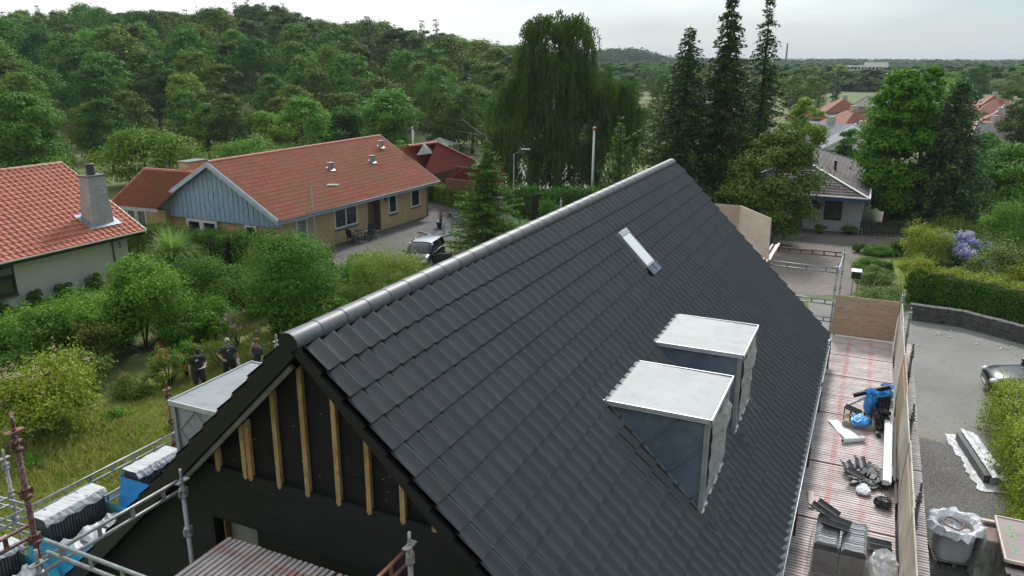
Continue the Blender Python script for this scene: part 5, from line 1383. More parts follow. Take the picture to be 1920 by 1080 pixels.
roughcast = M('white_roughcast', (.52, .52, .54), (.64, .64, .65), 7, rough=.95, c3=(.30, .31, .33), bmp=.8, bscale=9, bdist=.05, lo=.3, hi=.7)
mb = MB(); mb.box(51.3, 51.5, -4.80, 4.2, 0, zE-.3); mb.box(51.5, 67, -4.80, -4.6, 0, zE-.3); mb.build('roughcast_wall', roughcast, hg)
p1_, p2_ = XP(1545, 400, 51.3), XP(1578, 400, 51.3)
window(hg, (51.28, (p1_[1]+p2_[1])/2, 1.45), (0, 1, 0), abs(p1_[1]-p2_[1]), 1.3, blackpaint, sill=False, nrm_=(-1, 0, 0), ft=.10)
MB().tube([(51.1, -4.95, 2.35), (51.1, -4.95, 0)], .04, 6).build('downpipe', darksteel, hg)
ng = np.cross(b-a, r1_-a); ng = ng/np.linalg.norm(ng)*(1 if ng[2] > 0 else -1)
p = plane_hit(1568, 320, a, ng); mb = MB().tube([p+[.2, .1, 0], p+[.2, .1, .65]], .09, 8); mb.box(p[0]+.05, p[0]+.35, p[1]-.05, p[1]+.25, p[2]+.65, p[2]+.72); mb.build('flue_pipe', blackpaint, hg)
p = plane_hit(1594, 317, a, ng); MB().tube([p, p+[0, 0, .22]], .07, 8).build('roof_vent', greywood, hg)
# picket gate
ga, gb_ = G(1610, 441), G(1702, 446)
gt = empty('picket_gate', tuple(ga), 0, 'low black picket gate beside the white house', 'gate'); d = gb_-ga; L = np.linalg.norm(d); u = d/L
mb = MB()
for i in range(int(L/.16)): c0 = u*(i+.5)*.16; mb.obox(c0+[0, 0, .52], u*.045, np.array([-u[1], u[0], 0])*.01, (0, 0, .48+.03*(i % 2)))
mb.build('pickets', blackpaint, gt); mb = MB()
for z in (.25, .8): mb.bar((0, 0, z), d+[0, 0, z], .04, .07)
mb.bar((0, 0, .8), d*.5+[0, 0, .25], .04, .06); mb.build('gate_rail', blackpaint, gt)
# letter box
lb = empty('letter_box', tuple(G(1600, 556)), R_(0), 'black letter box on two thin legs at the edge of the creeping juniper', 'letter box')
MB().box(-.15, .15, -.22, .22, .95, 1.30).build('box', M('black_enamel', (.012, .012, .014), rough=.3), lb, bevel=.01)
MB().prism([(-.19, -.24, 1.30), (.17, -.24, 1.36), (.17, -.24, 1.40), (-.19, -.24, 1.33)], (0, .48, 0)).build('lid', zinc_grey, lb)
for y in (-.12, .12): MB().tube([(0, y, 0), (0, y, .95)], .018, 6).build('leg', darksteel, lb)
# low slate wall in front of the hedge
w0, w1, w2 = G(1702, 598), G(1800, 612), G(1960, 655)
rg = random.Random(3); mb = MB()
for (p, q) in ((w0, w1), (w1, w2)):
    d = q-p; L = np.linalg.norm(d); u = d/L; n_ = np.array([-u[1], u[0], 0])
    for j in range(11):
        s_ = -rg.uniform(0, .3)
        while s_ < L:
            l_ = rg.uniform(.25, .7); aa, bb = max(s_, 0), min(s_+l_, L)
            if bb-aa > .05:
                h0 = j*.068; o = rg.uniform(-.02, .03)
                mb.obox(p+u*(aa+bb)/2+n_*(.0+o)+[0, 0, h0+.034], u*(bb-aa)/2*.97, n_*.16, (0, 0, .029))
            s_ += l_
tag(mb.build('stone_wall', M('dark_slate_stone', (.055, .053, .052), (.12, .115, .11), 4, rough=.85, c3=(.16, .155, .15), bmp=.5, bscale=20)), 'low dry wall of dark slate at the foot of the big hedge', 'wall')

# ------------------------------------------------------------------ street lamps, flag poles
def lamp(base, ty, arm, label, hr=.06, curved=False):
    t = empty('street_lamp', tuple(base), 0, label, 'street lamp', 'street lamps'); h = ptop(base, ty)
    MB().tube([(0, 0, 0), (0, 0, 1.0), (0, 0, 1.02), (0, 0, h)], [.075, .075, .05, .04], 10).build('pole', M('grey_lamp_post', (.22, .22, .215), (.30, .30, .29), 3, rough=.6), t)
    a = np.array([arm[0], arm[1], arm[2]])
    MB().tube([(0, 0, h-.02), tuple(a*.75+[0, 0, h])], .022, 8).build('arm', MATS['grey_lamp_post'], t)
    mb = MB(); u = a*[1, 1, 0]/np.linalg.norm(a[:2]); c = a+[0, 0, h]
    mb.obox(c+[0, 0, .02], u*.34, np.array([-u[1], u[0], 0])*.11, (0, 0, .05)); hd = mb.build('lamp_head', M('pale_lamp_housing', (.55, .57, .57), (.62, .64, .64), 3, rough=.4), t, bevel=.03)
    MB().obox(c+[0, 0, -.05], u*.28, np.array([-u[1], u[0], 0])*.09, (0, 0, .02)).build('lens', GLASS, hd)
lamp(G(593, 478), 349, np.array(_Rt)*1.25+[0, 0, .05], 'street lamp with level arm in front of the weathered red roof')
lamp(G(963, 405), 288, np.array(_Rt)*.85+[0, 0, .30], 'street lamp with rising arm before the weeping birch')
lamp(G(1424, 392), 357, -np.array(_Rt)*.9+[0, 0, .02], 'street lamp half hidden behind the angled plywood, beside the pine')
def flagpole(base, ty, r, label, pennant=False, top=None):
    t = empty('flag_pole', tuple(base), 0, label, 'flag pole', 'flag poles'); h = ptop(base, ty)
    MB().tube([(0, 0, 0), (0, 0, h*.5), (0, 0, h)], [r*1.1, r, r*.7], 12).build('pole', whitepaint, t)
    MB().sph((0, 0, h+.05), r*1.7, r*1.7, r*1.3, 12, 8).build('knob', top or whitepaint, t)
    if pennant:
        P = [[(0, -.06-(.16*(1-j/12))*(i/3)+.02*sin(j+i), h-.2-2.6*j/12) for i in range(4)] for j in range(13)]
        MB().grid(P, True).build('pennant', pennant, t)
flagpole(G(1109, 398), 242, .095, 'thick white flag pole with red knob behind the ridge', top=M('faded_red_knob', (.55, .12, .08), rough=.4))
flagpole(G(776, 345), 240, .05, 'slim flag pole with furled white pennant behind the weathered red roof', M('white_pennant', (.66, .64, .66), (.72, .68, .70), 4))
flagpole(G(1873, 232), 190, .09, 'distant flag pole with red and white pennant before the white gable', M('red_white_pennant', (.45, .16, .15), (.7, .6, .6), 3))

# ------------------------------------------------------------------ patio things by the yellow brick house
def garden_chair(px, py, rz, label):
    t = empty('garden_chair', tuple(G(px, py)), rz, label, 'garden chair', 'garden chairs on the patio'); mt = M('black_wicker', (.02, .02, .022), (.045, .045, .05), 20, rough=.7)
    MB().box(-.26, .26, -.27, .27, .40, .45).build('seat', mt, t, bevel=.015)
    MB().prism([(-.26, -.26, .45), (-.26, .26, .45), (-.36, .26, .98), (-.36, -.26, .98)], (.035, 0, 0)).build('backrest', mt, t)
    for sx, sy in ((-1, -1), (-1, 1), (1, -1), (1, 1)): MB().tube([(sx*.25, sy*.25, 0), (sx*.24, sy*.25, .64 if sx > 0 else .42)], .022, 6).build('leg', mt, t)
    for sy in (-1, 1): MB().box(-.30, .28, sy*.27-.025, sy*.27+.025, .63, .66).build('armrest', mt, t)
garden_chair(662, 457, R_(-15), 'left black garden chair at the round patio table')
garden_chair(694, 449, R_(190), 'right black garden chair, backed against the brown door recess')
tb = empty('garden_table', tuple(G(678, 453)), 0, 'round brown garden table with white cross foot between two chairs', 'table')
MB().lathe([(.0, .70), (.43, .70), (.44, .72), (.43, .735), (0, .735)], n=24).build('table_top', M('brown_table_top', (.10, .085, .08), (.15, .13, .12), 5), tb)
MB().tube([(0, 0, .05), (0, 0, .70)], .035, 8).build('column', greywood, tb)
mb = MB(); [mb.bar((0, 0, .04), (.33*cos(k), .33*sin(k), .02), .05, .03) for k in (.6, .6+pi/2, .6+pi, .6+1.5*pi)]; mb.build('foot', whitepaint, tb)
# border stones
mb = MB(); rg = random.Random(7)
stones = [(785, 436), (793, 438), (802, 441), (808, 445), (820, 446), (828, 445), (836, 444), (845, 441), (853, 438), (861, 434), (853, 409), (860, 410), (868, 412), (876, 415), (884, 419), (890, 424), (880, 428), (872, 431)]
for i in range(len(stones)-1):
    for f in (0, .5):
        px = stones[i][0]*(1-f)+stones[i+1][0]*f; py = stones[i][1]*(1-f)+stones[i+1][1]*f
        if abs(stones[i][1]-stones[i+1][1]) > 20: continue
        g = G(px, py); mb.sph((g[0], g[1], .07), rg.uniform(.10, .20), rg.uniform(.08, .14), .07, 8, 5, .12, rg)
tag(mb.build('border_stones', M('pale_border_stone', (.20, .19, .17), (.42, .40, .38), 3, rough=.9)), 'rough pale stones edging the slate bed on the patio', 'stones', kind='stuff')
mb = MB()
for i in range(26):
    f = i/25; g = G(38+44*f, 835-20*f+6*sin(f*5)); mb.sph((g[0], g[1], .05), rg.uniform(.10, .16), rg.uniform(.08, .13), .08, 8, 5, .15, rg)
tag(mb.build('border_stones', M('brown_field_stone', (.24, .22, .18), (.40, .37, .32), 4, rough=.9)), 'row of brown field stones edging the flower bed at the left', 'stones', kind='stuff')
ur = empty('garden_ornament', tuple(G(844, 407)), 0, 'small dark lantern ornament on the driveway edge', 'ornament')
MB().lathe([(.16, 0), (.16, .05), (.07, .12), (.09, .2), (.20, .26), (.17, .32), (.06, .38), (.02, .44)], n=12).build('lantern_body', darksteel, ur)
vs_ = empty('garden_ornament', tuple(G(832, 440)), 0, 'pale upright stone figure at the edge of the slate bed', 'ornament')
MB().lathe([(.17, 0), (.17, .06), (.10, .12), (.12, .45), (.15, .62), (.09, .72), (.10, .80), (.05, .9)], n=12).build('stone_figure', M('pale_stone', (.30, .33, .33), (.4, .42, .42), 5), vs_)
wh = empty('garden_ornament', tuple(G(1614, 440)), 0, 'small white ornament at the corner of the white house', 'ornament')
MB().lathe([(.10, 0), (.12, .05), (.06, .15), (.10, .3), (.07, .42), (.03, .48)], n=10).build('ornament_body', whitepaint, wh)
pt = empty('plant_pot', tuple(G(827, 428)), 0, 'dark green pot with a thin twiggy shrub on the slate bed', 'plant pot')
MB().lathe([(.24, 0), (.34, .42), (.38, .44), (.38, .50), (.33, .50), (.31, .44)], n=18).build('pot', M('dark_green_glaze', (.03, .06, .055), (.05, .08, .075), 4, rough=.3), pt)
mb = MB(); rg = random.Random(9)
for i in range(22):
    a = rg.uniform(0, 2*pi); r = rg.uniform(.05, .3); mb.tube([(r*.4*cos(a), r*.4*sin(a), .45), (r*cos(a), r*sin(a), 1.0), (r*.8*cos(a), r*.8*sin(a), rg.uniform(1.2, 1.7))], [.012, .008, .004], 4)
mb.build('twigs', M('brown_twig', (.16, .09, .06)), pt)

# ------------------------------------------------------------------ building materials on the ground to the right
bgm = M('white_woven_sack', (.76, .76, .78), (.84, .84, .85), 3, rough=.8, bmp=.5, bscale=8, bdist=.03)
gb0 = np.array([13.1, -7.90, 0]); bb_ = empty('big_bag', tuple(gb0), R_(8), 'open white big bag with a brown ring inside, beside the outer deck', 'big bag')
pallet(bb_, -.55, .55, -.55, .55, 0)
mb = MB(); n = 36; rows = []
for z, s_, j in ((.14, .46, 0), (.35, .50, .01), (.7, .49, .015), (.95, .47, .02)):
    rows.append([((s_+random.Random(i % n+int(z*99)).uniform(-j, j))*(abs(cos(2*pi*i/n))**.5)*(1 if cos(2*pi*i/n) > 0 else -1), (s_+j)*(abs(sin(2*pi*i/n))**.5)*(1 if sin(2*pi*i/n) > 0 else -1), z) for i in range(n+1)])
mb.grid(rows, True, flip=True); mb.build('bag_body', bgm, bb_)
rows = []
for z, s_, j in ((.95, .47, .02), (1.06, .56, .05), (1.08, .70, .09), (.96, .80, .12)):
    rows.append([((s_+random.Random(i % n*7+int(z*99)).uniform(-j, j))*cos(2*pi*i/n)*1.05, (s_+random.Random(i % n*5+3).uniform(-j, j))*sin(2*pi*i/n)*1.05, z+random.Random(i % n*3+int(s_*50)).uniform(-j, j)*.6) for i in range(n+1)])
MB().grid(rows, False, flip=True).build('bag_rim', bgm, bb_)
P = [[(.47*r/4*cos(2*pi*i/20), .47*r/4*sin(2*pi*i/20), .80+.04*sin(i*1.7)*r/4) for i in range(21)] for r in range(5)]
MB().grid(P, False).build('bag_content', FOILW, bb_); bb_.scale = (.78, .78, .92)
tag(MB().tube([(.24*cos(t_), .21*sin(t_), .02*sin(3*t_)) for t_ in np.linspace(0, 2*pi, 28)], .020, 8, cap=False).build('hose_ring', M('brown_hose', (.16, .07, .055), rough=.5), loc=(13.05, -7.85, .93)), 'brown hose ring lying in the open big bag', 'hose')
# wrapped metal profiles on the verge
pk0, pk1 = G(1805, 822), G(1868, 918)
d = pk1-pk0; L = np.linalg.norm(d); u = d/L; n_ = np.array([-u[1], u[0], 0])
pf = empty('profile_package', tuple((pk0+pk1)/2), 0, 'foil wrapped package of long grey profiles lying by the hedge', 'package')
foilsheet = []
rg = random.Random(6)
for i in range(21): foilsheet.append([tuple(u*(-L/2-.15+(L+.4)*i/20)+n_*(-.50+1.0*j/8+rg.uniform(-.06, .06)*(j in (0, 8)))+np.array([0, 0, .02+rg.uniform(0, .03)])) for j in range(9)])
MB().grid(foilsheet, False).build('ground_foil', FOILW, pf)
sgn = 1 if (n_ @ _Rt) < 0 else -1   # + towards photo left
mb = MB().obox(n_*sgn*.20+[0, 0, .16], u*L/2*.86, n_*.075, (0, 0, .13)); mb.build('dark_profiles', tile_loose, pf)
mb = MB().obox(n_*sgn*.03+[0, 0, .18], u*L/2*.9, n_*.09, (0, 0, .15)).obox(-n_*sgn*.2+[0, 0, .14], u*L/2*.88, n_*.12, (0, 0, .11)); mb.build('profile_bundle', M('grey_profiles', (.30, .32, .33), (.50, .52, .53), 5, rough=.4, metal=.4), pf)
P = [[tuple(u*(-L/2*.95+L*.97*i/24)+n_*sgn*(.14-.075*j)+np.array([0, 0, (.35 if j < 3 else .28 if j < 6 else .1)+rg.uniform(-.012, .02)])) for j in range(8)] for i in range(25)]
MB().grid(P, False).build('wrapping', FOILW, pf)
MB().obox(u*L*.30-n_*sgn*.22+[0, 0, .31], u*.22, n_*.13, (0, 0, .01)).build('packing_label', tile_loose, pf)
sack('packing_foil', tuple(G(1862, 905)), .16, .13, .10, FOILW, 'crumpled foil end at the near tip of the profile package', 'plastic foil', 41, tuft=False)
# covered crate and brown sheet with green spray marks
crm = foilmat('grey_green_tarp', (.30, .30, .27), .9)
cx_ = np.array([12.8, -8.85, 0]); cr_ = empty('covered_crate', tuple(cx_), 0, 'crate of boards under crumpled grey tarpaulin beside the brown sheet', 'crate')
MB().box(-.35, .55, -.42, .38, 0, 1.0).build('crate_body', M('brown_boards', (.16, .10, .08), (.24, .16, .13), 5), cr_)
MB().box(-.20, .45, -.40, .10, 1.0, 1.03).build('pale_board', M('pinkish_board', (.56, .50, .47), (.64, .58, .55), 2), cr_)
MB().box(.42, .52, -.44, .44, 1.02, 1.09).build('top_lath', paleply, cr_)
x_seed = 55; draped(cr_, 'tarpaulin', crm, (-.36, .56, -.10, .39), 1.04, (-.62, .62, -.30, .62), .02, random.Random(2), 40, 6, .06)
bs0 = G(1868, 968, 1.3)
bs = empty('framed_sheet', (0, 0, 0), 0, 'brown sheet in a pale frame with green sprayed marks, lying on the timber stack', 'sheet')
q = [G(1870, 968, 1.25), G(1878, 1046, 1.25)]; y0_, y1_ = q[0][1]+.02, q[0][1]-1.6; x0_, x1_ = q[1][0], q[0][0]
MB().box(x0_, x1_, y1_, y0_, 1.20, 1.235).build('sheet_face', M('brown_grey_sheet', (.30, .235, .225), (.36, .29, .28), 2, rough=.7), bs)
mb = MB(); mb.box(x0_-.02, x1_+.02, y0_, y0_+.035, 1.19, 1.26); mb.box(x0_-.02, x1_+.02, y1_-.035, y1_, 1.19, 1.26); mb.box(x0_-.035, x0_, y1_, y0_, 1.19, 1.26); mb.box(x1_, x1_+.035, y1_, y0_, 1.19, 1.26)
mb.build('frame', paleply, bs)
def strokes(name, lines, ox, oy, sx, sy, r, mt):
    mb = MB()
    for ln in lines:
        pts = [(ox-v*sx, oy-u_*sy, 1.237) for u_, v in ln]
        for i in range(len(pts)-1): mb.bar(pts[i], pts[i+1], r, .004)
    return mb.build(name, mt, bs)
# the marks as the photo shows them, read down the sheet: I H, crossed ring, dash, U, O
GM = [[(0, 0), (1, 0)], [(.5, 0), (.5, .10)], [(0, .10), (1, .10)], [(.1, .04), (.9, .04)],
      [(.05, .26), (.3, .20), (.75, .22), (.95, .30), (.7, .38), (.3, .38), (.05, .28)], [(.2, .18), (.9, .42)], [(.9, .2), (.5, .42)], [(.6, .44), (.95, .42)],
      [(.25, .52), (.6, .51)], [(.3, .56), (.65, .55)],
      [(.95, .68), (.3, .66), (.1, .71), (.3, .77), (.95, .75)],
      [(.1, .90), (.35, .84), (.75, .84), (.95, .90), (.75, .97), (.35, .97), (.1, .90)]]
ww = x1_-x0_
strokes('sprayed_marks', GM, x1_-ww*.18, y0_-.13, ww*.66, .15, .020, M('green_spray_paint', (.22, .52, .16), rough=.6))
WM = [[(i % 2, i*.5/8), ((i+1) % 2, (i+1)*.5/8)] for i in range(8)]+[[(0, .55), (1.1, .62)]]
strokes('chalk_scribble', [[(a*1.0, b) for a, b in l_] for l_ in WM], x1_-ww*.36, y0_-.32, ww*.8, .18, .010, M('pale_chalk', (.55, .50, .52), rough=.8))
st_ = empty('timber_stack', (x0_-.5, y0_-.9, 0), 0, 'stack of pale boards under the brown sheet at the lower right corner', 'timber stack')
rgs = random.Random(2)
for k in range(5):
    MB().box(-.62+.24*k, -.41+.24*k, -.9, .85+rgs.uniform(-.05, .05), 1.0, 1.03).build('board', M('pinkish_board', (.56, .50, .47)), st_)
MB().box(-.5, .9, -.8, .7, 0, .99).build('bearer_block', M('brown_boards', (.16, .10, .08)), st_)

# ------------------------------------------------------------------ foliage materials
bark = M('grey_brown_bark', (.075, .06, .045), (.13, .11, .085), 5, rough=.95, bmp=.5, bscale=12)
barkd = M('dark_bark', (.035, .028, .022), (.06, .05, .04), 5, rough=.95)
L_for = leafmat('forest_leaves', (0.0459, 0.083, 0.01924), (0.0675, 0.1145, 0.02565), (0.1053, 0.1646, 0.03848), ivar=.40)
L_ford = leafmat('forest_leaves_dark', (0.0324, 0.0601, 0.01667), (0.0486, 0.083, 0.02308), (0.0756, 0.1202, 0.03206), ivar=.32)
L_forl = leafmat('forest_leaves_light', (0.0837, 0.1574, 0.02308), (0.1188, 0.2075, 0.03334), (0.1823, 0.2862, 0.0513), ivar=.28)
L_spr = leafmat('spruce_needles', (0.025, 0.04505, 0.01663), (0.0425, 0.06625, 0.02375), (0.0725, 0.1034, 0.03562), trans=.1, ivar=.2)
L_spb = leafmat('blue_spruce_needles', (0.035, 0.0636, 0.038), (0.055, 0.0901, 0.05225), (0.1063, 0.1524, 0.08906), trans=.1, ivar=.1)
L_fir = leafmat('young_fir_needles', (0.04375, 0.09275, 0.02375), (0.06875, 0.1325, 0.03087), (0.1063, 0.1921, 0.04275), trans=.15, ivar=.1)
L_lar = leafmat('larch_needles', (.075, .135, .025), (.11, .18, .035), (.16, .25, .055), trans=.3, ivar=.1)
L_pin = leafmat('pine_needles', (0.04, 0.06625, 0.019), (0.06875, 0.0954, 0.02375), (0.1187, 0.1391, 0.038), trans=.1, ivar=.1)
L_wil = leafmat('weeping_birch_leaves', (.036, .064, .020), (.052, .084, .026), (.080, .115, .040), trans=.3, scale=.6, ivar=.1)
L_elm = leafmat('bright_elm_leaves', (.045, .105, .012), (.065, .14, .018), (.10, .20, .030), ivar=.1)
L_grn = leafmat('garden_green_leaves', (0.05625, 0.1219, 0.019), (0.085, 0.1723, 0.02612), (0.1375, 0.265, 0.04275), scale=1.2, ivar=.2)
L_lim = leafmat('lime_green_leaves', (.10, .19, .022), (.14, .25, .032), (.20, .33, .05), scale=1.2, ivar=.15)
L_drk = leafmat('dark_hedge_leaves', (0.03, 0.06625, 0.01425), (0.05, 0.09938, 0.019), (0.09375, 0.1656, 0.03325), scale=1.2, ivar=.15)
L_olv = leafmat('olive_green_leaves', (0.0775, 0.106, 0.0285), (0.1125, 0.1458, 0.04038), (0.1812, 0.2186, 0.07125), scale=1.2, ivar=.15)
L_yel = leafmat('yellow_green_leaves', (.15, .19, .028), (.22, .25, .035), (.31, .33, .06), scale=1.2, ivar=.1)
L_brn = leafmat('browning_rose_leaves', (.10, .085, .028), (.16, .115, .04), (.17, .18, .05), scale=1.5, ivar=.1)
L_jun = leafmat('grey_green_juniper', (.085, .11, .045), (.12, .15, .065), (.17, .20, .095), scale=1.2, trans=.1, ivar=.12)
L_gra = leafmat('meadow_grass_blades', (.20, .28, .040), (.27, .31, .06), (.40, .36, .14), scale=.5, trans=.35, ivar=.05)
L_mis = leafmat('silvergrass_blades', (.20, .30, .08), (.26, .36, .12), (.38, .48, .22), scale=2, trans=.3, ivar=.05)
L_hy1 = leafmat('yellow_hedge_leaves', (.17, .22, .030), (.22, .27, .038), (.36, .38, .07), scale=1.2, ivar=.08); L_hy2 = leafmat('green_hedge_leaves', (.14, .20, .030), (.19, .25, .036), (.31, .35, .06), scale=1.2, ivar=.08)  # first is a yellower, paler green for the hedge top, second for its sides
def petal(name, c1, c2): return leafmat(name, c1, c2, tuple(min(1, a*1.2) for a in c2), scale=3, trans=.2, ivar=.05)
P_red = petal('red_petals', (.55, .025, .02), (.70, .05, .03)); P_pnk = petal('pale_pink_petals', (.55, .32, .33), (.66, .45, .44)); P_pho = petal('mauve_petals', (.55, .30, .48), (.66, .45, .60))
P_yel = petal('yellow_petals', (.72, .40, .02), (.8, .52, .03)); P_blu = petal('blue_hydrangea_petals', (.20, .22, .62), (.32, .32, .72)); P_lil = petal('lilac_hydrangea_petals', (.48, .45, .70), (.62, .58, .78)); P_whi = petal('white_petals', (.75, .75, .68), (.8, .8, .72))

def put(name, me, loc, rz, sc, label, cat, group=None, kind=None, parent=None):
    o = link(name, me, parent, loc, rz); o.scale = sc if hasattr(sc, '__len__') else (sc, sc, sc)
    return tag(o, label, cat, group, kind)

# ---- forest prototypes: unit height about 14 m, crown radius about 5.5 m
def broad_proto(seed, mt, H=14, Rr=5.6, nb=34, npb=150, leaf=.46, z0=2.2, barkm=bark, top=.5, flat=.85):
    rg = np.random.RandomState(seed); C, Rs = blob_centres(rg, nb, Rr, z0, H, bulge=.5)
    V1, F1 = blob_leaves(C, Rs*rg.uniform(.75, 1.4, len(Rs)), npb, leaf, rg, flat=flat, scat=.36)
    V2, F2 = limbs(rg, H*.72, .30, 7, Rr*.75)
    V, F, mi = merge([(V1, F1, 0), (V2, F2, 1)])
    return npmesh('broadleaf_tree', V, F, [mt, barkm], mi)
def conifer_arrays(seed, H, Rr, nlay, nbr, leaf, droop=.35, rag=.25, base=.06, sparse_top=False, taper=.9, dens=1.0, hang=.5, gap=0.0, irr=0.0):
    rg = np.random.RandomState(seed); P = []; A = []; br = []
    for i in range(nlay):
        f = (i+rg.uniform(0, .6))/nlay; z = H*(base+(1-base)*f)
        env = Rr*(1-f)**taper*(1+irr*rg.normal())
        for j in range(nbr if f < .8 else max(4, nbr-2)):
            if rg.random() < gap: continue
            a = rg.uniform(0, 2*pi); L = max(env*rg.uniform(1-rag*1.6, 1+rag*.35), .16*leaf/.1)
            d = np.array([cos(a), sin(a), 0.]); n = max(4, int(L/(leaf*.32)*dens))
            t = np.sort(rg.random(n)**.75); zz = z-droop*L*t**1.2+.22*L*np.maximum(t-.62, 0)*(1 if droop > .1 else 2.6)+(.25*L*t if droop < .1 else 0)
            wd = np.minimum(.26*L*(1-t)+.10*leaf/.1*.35, .9)
            lat = rg.uniform(-1, 1, n)*wd; sd = np.array([-sin(a), cos(a), 0.])
            p = d[None]*(L*t)[:, None]+sd[None]*lat[:, None]; p[:, 2] = zz-np.abs(rg.normal(size=n))*leaf*hang
            P.append(p); A.append(np.tile(d*.8+[0, 0, -.25], (n, 1))+sd[None]*(np.sign(lat)*.6)[:, None])
            if rg.random() < .35: br.append(tubeq([(0, 0, z), tuple(d*L*.5+[0, 0, z-droop*L*.42]), tuple(d*L*.93+[0, 0, z-droop*L*.85])], [.03*L**.5, .02*L**.5, .006], 4))
    P = np.concatenate(P); A = np.concatenate(A)
    N = np.tile([0, 0, 1.], (len(P), 1))+rg.normal(size=P.shape)*.55
    V1, F1 = leafquads(P, N, leaf*rg.uniform(.7, 1.35, len(P)), rg, .42, along=nrm(A))
    tr = tubeq([(0, 0, -.1), (0, 0, H*.5), (0, 0, H*.99)], [H*.014+.03, H*.009+.01, .012], 8)
    return V1, F1, merge([(v, f, 0) for v, f in br+[tr]])[:2]
def conifer_proto(seed, mt, H, Rr, nlay, nbr, leaf, **kw):
    V1, F1, (V2, F2) = conifer_arrays(seed, H, Rr, nlay, nbr, leaf, **kw)
    V, F, mi = merge([(V1, F1, 0), (V2, F2, 1)]); return npmesh('conifer_tree', V, F, [mt, barkd], mi)
fprot = [broad_proto(100+i, [L_for, L_ford, L_for, L_ford, L_for, L_forl][i], Rr=[5.6, 5.0, 6.2, 4.8, 4.4, 5.4][i], nb=[60, 34, 80, 30, 50, 46][i], npb=[120, 230, 90, 240, 130, 150][i], leaf=[.42, .40, .36, .5, .34, .42][i], flat=[.8, .7, 1.0, .6, 1.2, .8][i]) for i in range(6)]
cprot = [conifer_proto(120+i, L_spr, 15, [3.0, 2.5][i], 26, 8, .5, droop=.25) for i in range(2)]

# ---- the forest on the hill to the left, individual trees
rg = np.random.RandomState(42); forest = []
def polar(azd, D):
    th = _yaw-R_(azd); return CAM_LOC[0]+D*cos(th), CAM_LOC[1]+D*sin(th)
skyk = [(-36, 45), (-33.3, 42), (-29, 24), (-25, 24), (-22, 38), (-18.5, 22), (-16, 22), (-13, 50), (-10, 46), (-6, 58), (-2.6, 74), (0, 86), (4, 104)]
Dk = 92.0; cnt = 0
while Dk < 300:
    step = 8.6+(Dk-92)*.020
    az = -38.0+rg.uniform(0, 3)
    while az < (3.0 if Dk > 130 else -2):
        a2 = az+rg.uniform(-.25, .25)*np.degrees(step/Dk); D2 = Dk+rg.uniform(-.3, .3)*step
        x, y = polar(a2, D2)
        if not (D2 < 118 and a2 > -8 and rg.random() < .35): forest.append((x, y, D2, a2))
        az += np.degrees(step/Dk)
    Dk += step*.98
fl = ['dark green broadleaf tree in the forest on the left hillside', 'mid green broadleaf tree in the forest on the left hillside', 'bright yellow green broadleaf tree among the darker forest on the left', 'dark spruce standing in the forest on the left hillside']
nfor = 0
for (x, y, D, az) in forest:
    if nfor >= 292: break
    z = float(terrain(x, y)); Hh = 7.2+7.0*float(sstep(D, 88, 170))+rg.uniform(-1.1, 1.9)
    px = 960+FPX*tan(R_(az)); lim = np.interp(az, [k[0] for k in skyk], [k[1] for k in skyk])
    zmax = 11.334+(112-lim)/FPX*D*cos(R_(az))*1.03
    Hh = min(Hh, max(zmax-z+rg.uniform(-.8, .5), 4.5))
    q = rg.random()
    if q < .10 and D > 100: me_, lab, s_ = cprot[rg.randint(2)], fl[3], Hh/14.2
    else:
        k = rg.choice(6, p=[.2, .22, .18, .18, .14, .08] if D > 120 else [.22, .06, .18, .06, .18, .30]); me_ = fprot[k]; lab = fl[2] if k == 5 else fl[0] if k in (1, 3) else fl[1]; s_ = Hh/14
    w = s_*rg.uniform(.9, 1.2)*(1.15 if Hh < 9 else 1)
    pxs = 960+FPX*tan(R_(az)); kd = ['dark green broadleaf tree', 'mid green broadleaf tree', 'yellow green broadleaf tree', 'dark spruce'][fl.index(lab)]
    lb2 = kd+(' at the foot of the forest, ' if D < 135 else ' halfway up the forest slope, ' if D < 200 else ' near the top of the forest, ')+('above the orange roof' if pxs < 390 else 'above the weathered red roof' if pxs < 740 else 'between red roof and birch')
    put('spruce_tree' if lab == fl[3] else 'broadleaf_tree', me_, (x, y, z-.3), rg.uniform(0, 6.28), (w, w, s_), lb2, 'tree', 'trees of the forest on the hill'); nfor += 1
print('forest', len(forest), nfor)
# spruces that break the skyline
for px, ty, D in ((430, 14, 205), (468, 2, 210), (490, -3, 208), (520, 3, 214), (540, 8, 212), (553, 4, 216), (797, 36, 215), (823, 34, 218), (749, 44, 216)):
    az = np.degrees(math.atan((px-960)/FPX)); x, y = polar(az, D/cos(R_(az))); z = float(terrain(x, y)); h = ptop((x, y), ty)-z
    put('spruce_tree', cprot[px % 2], (x, y, z), px*.1, (h/15*.95, h/15*.95, h/15), 'tall ragged spruce breaking the skyline above the left forest', 'tree', 'spruces on the skyline')

